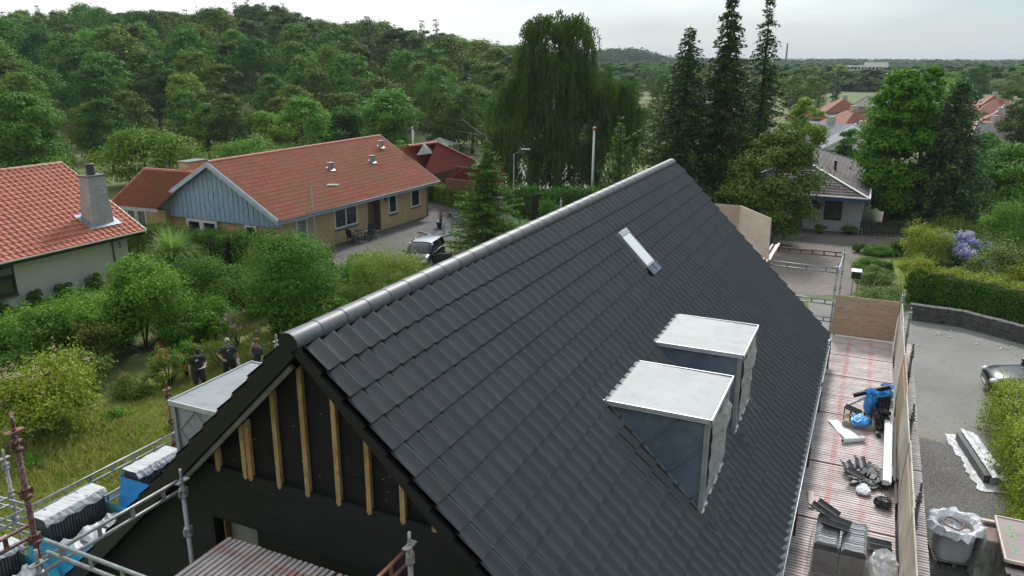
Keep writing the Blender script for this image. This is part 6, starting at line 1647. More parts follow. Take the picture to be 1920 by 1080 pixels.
# ---- near row of bright trees and bushes in front of the forest
def tree_at(px, by, ty, wpx, proto, label, name='broadleaf_tree', H0=14, R0=5.6, rz=0, zs=1.0, cat='tree', group=None, back=0):
    g = G(px, by); h = ptop(g, ty); w = wpx*mpp([g[0], g[1], h*.6])/2/R0
    return put(name, proto, g, rz, (w, w, h/H0*zs), label, cat, group)
def parts_tree(name, V1, F1, V2, F2, lm, bm_, loc, label, scale=1.0, rz=0):
    t = empty(name, loc, rz, label, 'tree'); t.scale = (scale,)*3 if not hasattr(scale, '__len__') else scale
    link('crown', npmesh('crown', V1, F1, lm), t); link('trunk', npmesh('trunk', V2, F2, bark), t); return t
def near_broad(seed, px, by, ty, wpx, lm, label, leaf=.22, nb=40, npb=420, z0f=.12, name='broadleaf_tree', bulge=.5, scat=.22):
    g = G(px, by); H = ptop(g, ty); Rr = wpx*mpp([g[0], g[1], H*.6])/2; rg = np.random.RandomState(seed)
    C, Rs = blob_centres(rg, nb, Rr*.96, H*z0f, H*.985, bulge=bulge); V1, F1 = blob_leaves(C, Rs*1.08, npb, leaf, rg, scat=scat)
    V2, F2 = limbs(rg, H*.8, .018*H+.05, 9, Rr*.8)
    return parts_tree(name, V1, F1, V2, F2, lm, bark, g, label)
near_broad(1, 60, 345, 168, 175, L_forl, 'large rounded yellow green tree at the left photo edge above the orange roof', leaf=.26, nb=46, npb=360)
near_broad(2, 278, 350, 243, 225, L_lim, 'broad bright green tree between the grey chimney and the forest', leaf=.22, nb=50, npb=330, z0f=.05)
near_broad(3, 90, 345, 288, 190, L_lim, 'low bright green tree just above the ridge of the orange roof', leaf=.20, nb=40, npb=300, z0f=.0)
near_broad(4, 505, 300, 208, 120, L_forl, 'bright green tree left of centre behind the weathered red ridge', leaf=.24, nb=36, npb=300)
near_broad(5, 395, 305, 190, 90, L_for, 'feathery mid green tree beside the dark spruces above the red wing', leaf=.22, nb=34, npb=300)
near_broad(6, 470, 330, 268, 210, L_grn, 'wide low green shrubbery behind the weathered red ridge', leaf=.2, nb=44, npb=260, z0f=0)
near_broad(7, 640, 290, 200, 150, L_for, 'dark rounded tree behind the middle of the weathered red ridge', leaf=.26, nb=40, npb=300)
near_broad(8, 740, 300, 170, 130, L_forl, 'green tree behind the far end of the weathered red ridge', leaf=.26, nb=36, npb=300)
near_broad(9, 843, 282, 150, 120, L_for, 'tall green tree behind the bright red bungalow', leaf=.28, nb=40, npb=300)
near_broad(10, 838, 290, 205, 150, L_ford, 'dark bush behind the ridge of the bright red bungalow', leaf=.22, nb=34, npb=300, z0f=0)
near_broad(11, 748, 318, 262, 70, L_grn, 'small green bush beside the slim flag pole', leaf=.16, nb=20, npb=260, z0f=0)
near_broad(12, 905, 270, 160, 110, L_for, 'green tree left of the weeping birch', leaf=.26, nb=34, npb=300)
for i, (px, by, ty, w) in enumerate(((430, 312, 205, 42), (455, 300, 215, 34), (612, 286, 170, 60))):
    put('spruce_tree', cprot[i % 2], G(px, by), i, (w*mpp(G(px, by))/5.0, w*mpp(G(px, by))/5.0, ptop(G(px, by), ty)/15), ['dark narrow spruce above the red wing, left one', 'dark narrow spruce above the red wing, right one', 'dark spruce behind the weathered red ridge near its middle'][i], 'tree')

# ---- the weeping birch
def weeping(g, lobes, leaf, label, seed=5):
    rg = np.random.RandomState(seed); Ps = []; As = []; br = []
    k = mpp(g)
    for (px, pyt, rpx, n, ln) in lobes:
        zt = ptop(g, pyt); R0 = rpx*k; cx = (px-g[2])*0
        off = (np.array([px, 0])[0]-gpx)*k
        c = np.array([off*_Rt[0], off*_Rt[1]])
        for i in range(n):
            if i % 11 == 0:
                ta = rg.uniform(0, 2*pi); tr_ = R0*sqrt(rg.uniform(.25, 1.1)); th_ = zt-.55*R0*(min(tr_/R0, 1))**2.2-rg.uniform(0, 1.0)*R0*.5; tl_ = ln*rg.uniform(.5, 1.25); tx, ty_ = c[0]+tr_*cos(ta), c[1]+tr_*sin(ta)
            q1, q2 = rg.normal()*.26, rg.normal()*.26; a = ta; h = th_-1.1*(q1*q1+q2*q2)+rg.uniform(-.12, .12)
            p0 = np.array([tx+q1, ty_+q2, h]); L = tl_*rg.uniform(.6, 1.1); L = min(L, max(h-.4, .5)); m_ = int(L/(leaf*.36))+3
            t = np.linspace(0, 1, m_); wob = np.cumsum(rg.normal(size=(m_, 2))*.022, 0)
            out = np.array([cos(a), sin(a)])*.28
            p = np.stack([p0[0]+wob[:, 0]+out[0]*np.sqrt(t), p0[1]+wob[:, 1]+out[1]*np.sqrt(t), p0[2]+.12-L*t], 1)+rg.normal(size=(m_, 3))*.055
            Ps.append(p); As.append(np.tile([0, 0, -1.], (m_, 1)))
        for i in range(5):
            a = rg.uniform(0, 2*pi); e_ = np.array([c[0]+R0*.8*cos(a), c[1]+R0*.8*sin(a), zt-.5*R0]); b_ = np.array([c[0]*.25, c[1]*.25, zt-R0*1.9]); b_[2] = max(b_[2], 1)
            br.append(tubeq([b_, (b_+e_)/2+[0, 0, .3], e_*[.8, .8, 1]-[0, 0, .5]], [.08, .05, .02], 5))
    P = np.concatenate(Ps); A = np.concatenate(As); N = rg.normal(size=P.shape); N[:, 2] *= .35
    V1, F1 = leafquads(P, N, leaf*rg.uniform(.7, 1.4, len(P)), rg, .5, along=A)
    H = ptop(g, 40)
    br.append(tubeq([(0, 0, -.1), (.1, 0, H*.35), (-.1, .1, H*.7), (0, 0, H*.97)], [.45, .34, .2, .05], 10))
    for s_ in (-1, 1): br.append(tubeq([(0, 0, H*.2), (s_*1.2*_Rt[0], s_*1.2*_Rt[1], H*.45), (s_*2.6*_Rt[0], s_*2.6*_Rt[1], H*.7)], [.22, .16, .06], 7))
    V2, F2, _ = merge([(v, f, 0) for v, f in br]); print('willow leaves', len(F1))
    return parts_tree('weeping_birch', V1, F1, V2, F2, L_wil, barkd, g, label)
gpx = 1045; gw = G(1045, 362)
lobes = [(1040, 12, 34, 150, 2.2), (1070, 22, 30, 110, 2.2), (1015, 24, 28, 100, 2.2), (1020, 60, 44, 160, 3.4), (1075, 62, 36, 130, 3.2), (1050, 78, 50, 170, 3.4), (1000, 28, 20, 34, 1.6), (1080, 34, 24, 40, 1.6), (1040, 52, 40, 60, 2.2), (1005, 92, 40, 120, 3.2), (1055, 88, 42, 120, 3.2), (985, 125, 46, 150, 3.6), (1050, 130, 62, 220, 3.8),
         (1105, 112, 50, 190, 3.6), (1140, 128, 40, 130, 3.4), (962, 150, 42, 170, 3.8), (1010, 180, 62, 220, 4), (1080, 180, 60, 220, 4), (1135, 150, 40, 130, 3.4), (950, 225, 34, 110, 3.2), (985, 245, 55, 170, 3.6), (1050, 240, 66, 220, 4), (1115, 230, 55, 170, 3.6), (1160, 168, 36, 110, 3.4), (1183, 178, 22, 60, 3.0), (1165, 225, 34, 80, 3.0), (1000, 300, 48, 140, 2.8), (1080, 305, 55, 150, 2.8)]
weeping(gw, lobes, .19, 'huge weeping birch with hanging curtains of foliage in the middle of the photo')

# ---- spruces, firs, larch and pine around the far end of the house
def near_conifer(name, seed, px, by, ty, wpx, lm, label, leaf=.16, nlay=34, nbr=9, loc=None, **kw):
    g = G(px, by) if loc is None else loc; H = ptop(g, ty); Rr = wpx*mpp([g[0], g[1], H*.3])/2
    V1, F1, (V2, F2) = conifer_arrays(seed, H, Rr, nlay, nbr, leaf, **kw); print(name, px, 'H', round(H, 1), 'R', round(Rr, 1), len(F1))
    t = empty(name, g, 0, label, 'tree'); link('crown', npmesh('crown', V1, F1, lm), t); link('trunk', npmesh('trunk', V2, F2, barkd), t); return t
near_conifer('spruce_tree', 11, 1270, 420, 44, 265, L_spr, 'ragged dark spruce, left one of the three tall conifers behind the house', leaf=.26, nlay=46, nbr=12, droop=.42, hang=.8, gap=.05, taper=.72, irr=.12, dens=1.9)
near_conifer('spruce_tree', 12, 1341, 415, -20, 200, L_spr, 'dense black green spruce, middle one of the three tall conifers', leaf=.27, nlay=54, nbr=14, droop=.38, hang=.6, taper=.70, irr=.12, dens=1.9)
near_conifer('spruce_tree', 13, 1408, 402, -12, 165, L_spr, 'slim spruce with thin top, right one of the three tall conifers', leaf=.26, nlay=44, nbr=10, droop=.34, hang=.7, gap=.12, taper=.72, irr=.2, dens=1.8)
near_conifer('fir_tree', 14, 1157, 398, 218, 110, L_fir, 'young fir with pointed leader in front of the weeping birch', leaf=.17, nlay=22, nbr=11, droop=-.05, hang=.3, taper=.9, dens=2.4)
near_conifer('spruce_tree', 15, 915, 478, 262, 190, L_fir, 'young spruce in the garden with drooping branches over the parked car', leaf=.15, nlay=34, nbr=13, droop=.12, hang=.5, taper=.75, dens=2.6, rag=.4)
near_conifer('larch_tree', 16, 1357, 425, 262, 118, L_lar, 'sapling larch with light green feathery branches above the plywood', leaf=.14, nlay=20, nbr=9, droop=-.2, hang=.25, taper=.7, gap=.1, rag=.5, dens=2.2)
near_conifer('spruce_tree', 17, 1762, 425, 138, 190, L_spb, 'blue green spruce with hanging boughs at the right', leaf=.27, nlay=44, nbr=14, droop=.50, hang=.9, taper=.50, irr=.14, dens=1.9)
near_conifer('fir_tree', 18, 1545, 300, 255, 60, L_spr, 'small dark fir at the pale gable behind the slab roof', leaf=.2, nlay=12, nbr=7, droop=.0, hang=.2, dens=1.1)
# dead larch top with bare crooked branches left of the birch
g = G(921, 440); dt = empty('dead_tree', tuple(g), 0, 'bare grey tree top rising out of the young spruce', 'tree')
H = ptop(g, 235); k = mpp([g[0], g[1], 5.]); rt_ = np.array([_Rt[0], _Rt[1], 0])
def pp(px, py): z = ptop(g, py); return rt_*(px-921)*k+np.array([0, 0, z])
mb = MB(); mb.tube([(0, 0, 0), pp(918, 320), pp(917, 290), pp(912, 253)], [.10, .06, .05, .03], 6)
for ln, r in (([(912, 253), (895, 246), (880, 233), (868, 224)], .025), ([(912, 253), (908, 238), (900, 222), (889, 213)], .02), ([(912, 253), (885, 251), (862, 246)], .018), ([(915, 285), (900, 292), (890, 278), (876, 270)], .016), ([(917, 300), (893, 304), (878, 283)], .015), ([(918, 310), (880, 315), (850, 310)], .02), ([(918, 308), (938, 312), (942, 350)], .03)): mb.tube([pp(*q_) for q_ in ln], [r*1.2]+[r]*(len(ln)-2)+[r*.5], 5)
mb.build('bare_limbs', M('grey_dead_wood', (.20, .18, .15), (.28, .25, .21), 5, rough=.9), dt)
# pine
near_broad(21, 1440, 455, 235, 215, L_pin, 'bushy dark pine half hiding the white house', leaf=.17, nb=58, npb=560, z0f=.04, name='pine_tree', bulge=.45, scat=.35)
near_broad(22, 1500, 430, 345, 80, L_pin, 'low pine bough mass hanging before the white roughcast wall', leaf=.15, nb=20, npb=420, z0f=.35, name='pine_tree', scat=.35)
# bright elm
near_broad(23, 1662, 418, 112, 175, L_elm, 'tall bright green elm between the white house and the blue green spruce', leaf=.22, nb=150, npb=300, z0f=.08, name='elm_tree', bulge=.45, scat=.42)
near_broad(24, 1708, 405, 108, 90, L_elm, 'second crown of bright green foliage leaning against the blue green spruce', leaf=.22, nb=70, npb=300, z0f=.25, name='elm_tree', scat=.42)
near_broad(25, 1500, 330, 180, 110, L_forl, 'light green loose tree before the far red roofs', leaf=.24, nb=40, npb=260, name='broadleaf_tree', scat=.3)
near_broad(31, 1588, 332, 236, 74, L_for, 'dark green tree between the slab roof and the far pale roofs', leaf=.2, nb=30, npb=300, z0f=.05)
near_broad(26, 1880, 405, 268, 190, L_forl, 'large yellow green tree at the right edge beyond the hedges', leaf=.20, nb=60, npb=420, z0f=.02)
near_broad(27, 1912, 305, 190, 110, L_ford, 'dark round tree cut off by the right photo edge', leaf=.26, nb=40, npb=300, z0f=.05)
near_broad(28, 1240, 400, 235, 120, L_forl, 'green tree showing between birch and left spruce', leaf=.22, nb=40, npb=280, z0f=.0)
near_broad(29, 1830, 330, 250, 120, L_for, 'olive green tree below the far red roofs on the right', leaf=.22, nb=36, npb=300, z0f=.0)
near_broad(30, 1690, 420, 375, 90, L_drk, 'dark rounded shrub behind the picket gate', leaf=.12, nb=30, npb=400, z0f=0)

# ---- right-hand distance: individual trees between the far houses
rg = np.random.RandomState(7); rt = []
D = 92.0
while D < 330:
    step = 9.5+(D-92)*.045; az = 4.5+rg.uniform(0, 3)
    while az < 37:
        x, y = polar(az+rg.uniform(-.3, .3)*np.degrees(step/D), D+rg.uniform(-.3, .3)*step); rt.append((x, y, D, az)); az += np.degrees(step/D)
    D += step
fh = [(1560, 196, 150, 44, 'h', 'far house with orange hip roof and chimney, left of the grey roofed one'), (1628, 188, 158, 60, 'g', 'far house with grey roof and white gable'), (1688, 205, 140, 44, 'h', 'far house with orange roof just right of the grey roofed one'),
      (1500, 212, 135, 50, 'h', 'far low house with orange roof beside the slim spruce'), (1578, 222, 112, 56, 'h', 'far house with orange roof directly below the grey roofed one'), (1540, 262, 95, 30, 'g', 'far house with white trimmed grey roof behind the pine'),
      (1832, 190, 150, 40, 'h', 'far house with small orange roof, upper left of the right hand group'), (1848, 198, 142, 60, 'h', 'far house with long low orange roof on the right'), (1845, 225, 112, 46, 'h', 'far house with steep orange hip roof and chimney on the right'),
      (1902, 214, 118, 30, 'w', 'far white house with sharp gable beside the flag pole'), (1838, 250, 98, 50, 'h', 'far house with orange roof, lowest of the right hand group'), (1878, 262, 94, 46, 'd', 'far house with dark roof at the right'), (1594, 262, 88, 26, 'g', 'far house with pale roof between pine and elm'), (1385, 205, 130, 40, 'h', 'far house with orange roof glimpsed behind the slim spruce')]
houses_xy = []
wallw = M('cream_render', (.42, .40, .36), (.5, .48, .44), 2); roofg = M('grey_far_roof', (.15, .16, .18), (.20, .21, .23), .6, rough=.8); roofd = M('dark_far_roof', (.08, .075, .08), (.12, .11, .115), .6, rough=.8); roofo = M('orange_far_roof', (.205, .068, .036), (.26, .095, .055), .5, rough=.8, bmp=.4, bscale=6)
for px, py, D, wp_, kind, lab in fh:
    az = np.degrees(math.atan((px-960)/FPX)); x, y = polar(az, D/cos(R_(az))); houses_xy.append((x, y, D, az))
    zt = ptop((x, y), py-16*100/D); zt = max(zt, 4.2); w = max(wp_*D/FPX*1.2, 7); ang = R_([20, -30, 70, 5, 40, 60, 15, 85, 0, 50, 30, 75, 10, 65][len(houses_xy)-1])
    t = empty('detached_house', (x, y, 0), ang, lab, 'house'); hw, hd, he = w/2, 3.8, min(2.6, zt-2.2)
    MB().box(-hw+.4, hw-.4, -hd+.4, hd-.4, 0, he).build('wall', wallw, t)
    rm = {'h': roofo, 'g': roofg, 'w': roofd, 'd': roofd}[kind]; ins = 2.6 if kind == 'h' else 0.0
    P = [(-hw, -hd, he), (hw, -hd, he), (hw, hd, he), (-hw, hd, he), (-hw+ins, 0, zt), (hw-ins, 0, zt)]
    ro = MB().add(P, [(0, 1, 5, 4), (2, 3, 4, 5), (1, 2, 5), (3, 0, 4), (3, 2, 1, 0)]).build('roof', rm, t)
    if ins == 0: 
        for sx in (-1, 1): MB().prism([(sx*hw*1.002, -hd+.3, he), (sx*hw*1.002, hd-.3, he), (sx*hw*1.002, 0, zt-.25)], (.05*sx, 0, 0)).build('gable', whitepaint, t)
        mb = MB(); [mb.bar((sx*(hw+.08), s_*hd, he), (sx*(hw+.08), 0, zt+.03), .08, .22) for sx in (-1, 1) for s_ in (-1, 1)]; mb.build('verge_board', whitepaint, t)
    MB().box(-.4, .4, -.9, -.2, zt-1.4, zt+.7).build('chimney', wallw, ro)
    for sx in (-.5, .1, .55):
        MB().box(hw*sx-.5, hw*sx+.5, -hd+.36, -hd+.42, .9, 2.0).build('window', GLASS, t); MB().box(hw*sx-.5, hw*sx+.5, hd-.42, hd-.36, .9, 2.0).build('window', GLASS, t)
    for sy in (-1.6, 1.2):
        MB().box(-hw+.36, -hw+.42, sy-.5, sy+.5, .9, 2.0).build('window', GLASS, t)
rl = ['dark green tree among the far gardens on the right', 'mid green tree among the far gardens on the right', 'light green tree among the far gardens on the right', 'dark conifer among the far gardens on the right']
nr_ = 0
for (x, y, D, az) in rt:
    bad = False
    for hx, hy, hD, ha in houses_xy:
        if abs(az-ha) < np.degrees(6.5/hD) and hD-30 < D < hD+7: bad = True
    if 21.8 < az < 26 and D > 150: bad = bad or rg.random() < .6
    if bad or nr_ > 150: continue
    q = rg.random(); Hh = rg.uniform(4.2, 7.4)*(1+.25*(D > 160)); Hh = min(Hh, 10.2)
    if q < .14: me_, lab, s_ = cprot[rg.randint(2)], rl[3], Hh*1.1/15
    else: k = rg.choice(6, p=[.2, .2, .18, .16, .14, .12]); me_ = fprot[k]; lab = rl[2] if k == 5 else rl[0] if k in (1, 3) else rl[1]; s_ = Hh/14
    w = s_*rg.uniform(.95, 1.35); pxs = 960+FPX*tan(R_(az)); lb2 = lab.split(' among')[0]+(' in the nearer gardens' if D < 150 else ' among the far roofs' if D < 230 else ' on the far plain')+(', left of the elm' if pxs < 1600 else ', behind the elm' if pxs < 1790 else ', at the far right')
    put('conifer_tree' if lab == rl[3] else 'broadleaf_tree', me_, (x, y, -.2), rg.uniform(0, 6.28), (w, w, s_), lb2, 'tree', 'trees between the far houses'); nr_ += 1
print('right trees', nr_)
for i, (px, D, ty, w) in enumerate(((1803, 190, 116, 62), (1480, 220, 124, 50), (1518, 215, 128, 60), (1550, 330, 120, 46), (1870, 120, 160, 60), (1845, 250, 148, 60), (1470, 170, 140, 60))):
    az = np.degrees(math.atan((px-960)/FPX)); x, y = polar(az, D/cos(R_(az))); h = ptop((x, y), ty); ww = w*D/FPX/2/5.6
    put('broadleaf_tree', fprot[[1, 3, 1, 5, 3, 2, 0][i]], (x, y, 0), i, (ww, ww, h/14), ['tall dark rounded tree standing above the far plain on the right', 'dark clump tree left of the white office block, left one', 'dark clump tree left of the white office block, right one', 'pale domed tree just left of the white office block', 'dark tree right of the steep orange hip roof', 'round green tree beyond the right hand orange roofs', 'dark tree behind the slim spruce in the distance'][i], 'tree')
# ---- far woodland masses: one object
rg = np.random.RandomState(17); Ps = []; Rs = []
def mass(az0, az1, D0, D1, n, h0, h1, r0, r1):
    az = rg.uniform(az0, az1, n); D = np.exp(rg.uniform(np.log(D0), np.log(D1), n)); th = _yaw-np.radians(az)
    x, y = CAM_LOC[0]+D*np.cos(th), CAM_LOC[1]+D*np.sin(th); h = rg.uniform(h0, h1, n)
    keep = ~((az > 21.0) & (az < 26.2) & (D > 440) & (D < 540)); h = np.where((az > 21.0) & (az < 26.2) & (D < 440), h*.7, h); az, D, x, y, h = az[keep], D[keep], x[keep], y[keep], h[keep]; n = len(x)
    low = ((az > 17.6) & (az < 21.5) | (az > 23.2) & (az < 31)) & (D > 500); h = np.where(low, h*.5, h)
    Ps.append(np.stack([x, y, terrain(x, y)+h*.45], 1)); Rs.append(rg.uniform(r0, r1, n))
mass(2, 38, 330, 1000, 1500, 6, 9, 5, 8); mass(-2, 40, 900, 3600, 1500, 7, 11, 9, 20)
C = np.concatenate(Ps); Rr = np.concatenate(Rs); V1, F1 = blob_leaves(C, Rr, 90, 3.2, rg, flat=.7, up=1.6, asp=.9, scat=.1)
V1[:, 2] = np.minimum(V1[:, 2], 13.2)
tag(link('far_woodland', npmesh('far_woodland', V1, F1, leafmat('far_woodland_leaves', (.030, .050, .020), (.045, .068, .026), (.062, .085, .035), scale=.01, ivar=.05, trans=0, rough=1, spec=0))), 'woods and hedgerows of the far plain on the right', 'woodland', kind='stuff')
Ps.clear(); Rs.clear(); mass(3.5, 11.5, 850, 1100, 420, 16, 20, 12, 18); C = Ps[0].copy(); azc = np.degrees(_yaw)-np.degrees(np.arctan2(C[:, 1]-CAM_LOC[1], C[:, 0]-CAM_LOC[0]))
C[:, 2] = 4+ 11*np.clip(1-((azc-7.6)/3.2)**2, 0, 1)*rg.uniform(.5, 1, len(C)); V1, F1 = blob_leaves(C, Rs[0]*.7, 130, 3.8, rg, flat=.8, up=1.6, asp=.9, scat=.1)
tag(link('wooded_ridge', npmesh('wooded_ridge', V1, F1, MATS['far_woodland_leaves'])), 'low wooded ridge on the horizon right of the weeping birch', 'woodland', kind='stuff')
# office block, mast and chimney on the horizon
x, y = polar(np.degrees(math.atan((1600-960)/FPX)), 490/cos(math.atan((1600-960)/FPX))*.92); ob = empty('office_block', (x, y, 0), R_(-12), 'long white office block in the distance', 'office block')
zt = ptop((x, y), 122); W2 = 10.5
MB().box(-2.5, 2.5, -W2, W2, 0, zt-.2).build('wall', M('white_render', (.82, .82, .80), (.86, .86, .84), 1), ob); MB().box(-2, 2, -W2*.95, W2*.15, zt-.2, zt+1.6).build('upper_storey', MATS['white_render'], ob)
for st in range(3):
    z_ = zt-2.4-st*2.6
    for k in range(12): MB().box(-2.56, -2.5, -W2+.5+k*1.9, -W2+1.9+k*1.9, z_, z_+1.3).build('window', GLASS, ob)
x, y = polar(np.degrees(math.atan((1151-960)/FPX)), 1500); tag(MB().tube([(0, 0, 0), (0, 0, ptop((x, y), 86))], [.9, .6], 8).build('radio_mast', greywood, loc=(x, y, 0)), 'thin mast on the horizon right of the weeping birch', 'mast')
x, y = polar(np.degrees(math.atan((1451-960)/FPX)), 1100); tag(MB().tube([(0, 0, 0), (0, 0, ptop((x, y), 81))], [1.3, .9], 10).build('factory_chimney', M('dark_chimney', (.06, .06, .065)), loc=(x, y, 0)), 'tall thin chimney on the horizon beside the slim spruce', 'chimney')

# ---- garden shrubs and hedges
def shrub(name, seed, px, by, ty, wpx, lm, label, leaf=.10, nb=16, npb=420, dfrac=1.0, flat=.95, flowers=None, asp=.6, scat=.25, cat='shrub', h=None, loc=None, up=.35):
    g = G(px, by) if loc is None else loc; H = ptop(g, ty) if h is None else h; Rr = wpx*mpp([g[0], g[1], H*.5])/2*1.10; H = H*(1.06 if h is None else 1); rg = np.random.RandomState(seed)
    C = []; Rs = []
    for i in range(nb):
        a = rg.uniform(0, 2*pi); r = sqrt(rg.random())*.66*Rr; f = rg.random(); top = H*(1-.42*(r/Rr)**2)
        b = min(rg.uniform(.26, .42)*Rr, top*.55); C.append((r*cos(a), r*sin(a)*dfrac, max(top*(.35+.65*f)-b*.9, b*.4))); Rs.append(b)
    C.append((0, 0, H*.5)); Rs.append(min(H*.5, Rr*.6)); C = np.array(C); Rs = np.array(Rs)
    V, F = blob_leaves(C, Rs*rg.uniform(.8, 1.25, len(Rs)), npb, leaf, rg, flat=flat, asp=asp, scat=scat*1.35, up=up)
    if scat > .2 and flat > .7:      # loose shoots that break the outline
        Pq, Nq = [], []
        for _ in range(int(46*max(1, Rr))):
            ci = rg.randint(len(C)); d = nrm(rg.normal(size=3)*[1, 1, .6]+[0, 0, .75]); p = C[ci]+d*Rs[ci]*.9; dd = nrm(d+[0, 0, .9]+rg.normal(size=3)*.2); L_ = rg.uniform(.15, .42)*min(H, 2.5)*.6; k_ = 16
            t_ = rg.random(k_)[:, None]; Pq.append(p+dd*L_*t_+rg.normal(size=(k_, 3))*.05*(1.1-t_)); Nq.append(np.tile(dd, (k_, 1))+rg.normal(size=(k_, 3)))
        v2, f2 = leafquads(np.concatenate(Pq), np.concatenate(Nq), leaf*rg.uniform(.6, 1.1, len(Pq)*16), rg, asp); V, F, _ = merge([(V, F, 0), (v2, f2, 0)])
    t = empty(name, g, 0, label, cat); link('foliage', npmesh('foliage', V, F, lm), t)
    st = [tubeq([(0, 0, -.05), tuple(C[i]*np.array([.5, .5, .5])), tuple(C[i])], [.035, .025, .01], 4) for i in range(min(7, len(C)))]
    v2, f2, _ = merge([(v, f, 0) for v, f in st]); link('stems', npmesh('stems', v2, f2, barkd), t)
    if flowers:
        for (fm, nfl, fs, clus, zone) in flowers:
            ix = rg.randint(len(C), size=nfl); d = nrm(rg.normal(size=(nfl, 3))); d[:, 2] = np.abs(d[:, 2])+.2; d = nrm(d)
            if zone is not None: d = nrm(d+np.array(zone))
            P0 = C[ix]+d*Rs[ix][:, None]*1.04; P = np.repeat(P0, clus, 0)+rg.normal(size=(nfl*clus, 3))*fs*.8
            V, F = leafquads(P, rg.normal(size=P.shape)+[0, 0, 1], fs*rg.uniform(.8, 1.2, len(P)), rg, .9); tag(link('flowers', npmesh('flowers', V, F, fm), t), kind='stuff')
    return t
def hedge(seed, pts, width, h, lm, label, leaf=.10, dens=500, topm=None, px=True, cat='hedge', rough=.10):
    """clipped hedge along ground points"""
    Q = [np.array(G(*p)) if px else np.array(p+(0,)) for p in pts]; rg = np.random.RandomState(seed); Ps, Ns = [], []; base = Q[0].copy()
    tp, tn = [], []
    for a, b in zip(Q[:-1], Q[1:]):
        d = b-a; L = np.linalg.norm(d[:2]); u = d/L; n_ = np.array([-u[1], u[0], 0])
        for (area, f) in ((L*h*2, 0), (L*width, 1)):
            k = int(area*dens); s_ = rg.uniform(-.02, 1.02, k); j = rg.normal(size=k)*.05*rough/.1
            lump = .5*rough*(np.sin(s_*L*2.1+seed)+np.sin(s_*L*5.3+1.3*seed))
            if f == 0:
                sg = np.where(rg.random(k) < .5, -1, 1); z = rg.uniform(0, 1, k)*h
                p = a+u*(s_*L)[:, None]+n_*(sg*(width/2+lump-.10*(z/h)**4)+j)[:, None]; p[:, 2] = z; N = n_*sg[:, None]+rg.normal(size=(k, 3))*.5+[0, 0, .25]; Ps.append(p); Ns.append(N)
            else:
                w = rg.uniform(-1, 1, k)*width/2; p = a+u*(s_*L)[:, None]+n_*w[:, None]; p[:, 2] = h+lump+j; N = np.tile([0, 0, 1.], (k, 1))+rg.normal(size=(k, 3))*.5; tp.append(p); tn.append(N)
    P = np.concatenate(Ps)-[base[0], base[1], 0]; N = np.concatenate(Ns); P2 = np.concatenate(tp)-[base[0], base[1], 0]; N2 = np.concatenate(tn)
    V1, F1 = leafquads(P, N, leaf*rg.uniform(.7, 1.35, len(P)), rg, .62); V2, F2 = leafquads(P2, N2, leaf*rg.uniform(.7, 1.35, len(P2)), rg, .62)
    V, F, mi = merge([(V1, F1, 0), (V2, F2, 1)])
    o = link('hedge', npmesh('hedge', V, F, [lm, topm or lm], mi), loc=(base[0], base[1], 0)); tag(o, label, cat)
    mb = MB()
    for a, b in zip(Q[:-1], Q[1:]):
        a2, b2 = a-base, b-base; mb.bar(a2+[0, 0, h*.44], b2+[0, 0, h*.44], width*.72, h*.84)
    mb.build('twigs', barkd, o); return o
# left garden
shrub('shrub', 201, 275, 655, 478, 190, L_grn, 'tall bright green shrub standing before the grey brick wall corner', leaf=.11, nb=40, npb=520)
shrub('shrub', 202, 262, 600, 505, 110, L_lim, 'upper lime green part shrub pressing against the corner below number 5', leaf=.10, nb=20, npb=420)
for i, (px, by, ty, w, lm_, lb_) in enumerate(((15, 690, 598, 130, L_grn, 'feathery green shrub at the left photo edge below the black window'), (85, 700, 586, 130, L_drk, 'dense dark shrub second from the left below the grey wall'), (150, 690, 565, 130, L_grn, 'green shrub third from the left below the grey wall'), (215, 665, 560, 110, L_drk, 'dark shrub in the shade left of the tall bright shrub'), (50, 645, 578, 160, L_lim, 'light green fringe of shrub nearest the grey wall on the left'), (160, 622, 546, 150, L_lim, 'light green fringe of shrub nearest the grey wall, right part'), (345, 660, 590, 90, L_drk, 'dark shrub behind the red flowers'))):
    shrub('shrub', 210+i, px, by, ty, w, lm_, lb_, leaf=.10, nb=18, npb=400)
shrub('flowering_shrub', 220, 100, 812, 662, 205, L_yel, 'large yellow green shrub with pale pink flower heads at the left', leaf=.095, nb=44, npb=300, flowers=[(P_pnk, 34, .055, 16, (-.4, 0, .6)), (P_red, 3, .05, 4, None)], scat=.4)
shrub('flowering_shrub', 221, 30, 800, 690, 120, L_olv, 'olive green part of the flowering shrub group at the left edge', leaf=.09, nb=18, npb=260, flowers=[(P_pnk, 14, .05, 8, None)], scat=.4)
shrub('rose_bush', 222, 185, 700, 590, 95, L_brn, 'browning rose bush between the yellow green shrub and the tall bright shrub', leaf=.075, nb=16, npb=220, scat=.5, flowers=[(P_whi, 3, .06, 5, None)])
shrub('rose_bush', 223, 318, 722, 650, 80, L_olv, 'rose bush with bright red blooms left of the three people', leaf=.075, nb=14, npb=240, scat=.45, flowers=[(P_red, 12, .055, 14, (.2, -.3, .5))])
shrub('rose_bush', 224, 250, 740, 700, 100, L_olv, 'low straggling rose bush with a single red bloom', leaf=.07, nb=12, npb=220, scat=.5, flowers=[(P_red, 3, .05, 12, None)])
shrub('perennial_clump', 225, 385, 640, 562, 85, L_lim, 'tall lime green perennials with a few yellow daisies', leaf=.07, nb=16, npb=380, flowers=[(P_yel, 7, .06, 8, (-.2, -.5, -.2))], asp=.35)
shrub('perennial_clump', 226, 445, 650, 572, 75, L_olv, 'mauve and pink phlox in bloom behind the people', leaf=.06, nb=14, npb=260, flowers=[(P_pho, 26, .05, 18, (0, -.2, .8)), (P_red, 5, .05, 8, None)], asp=.35)
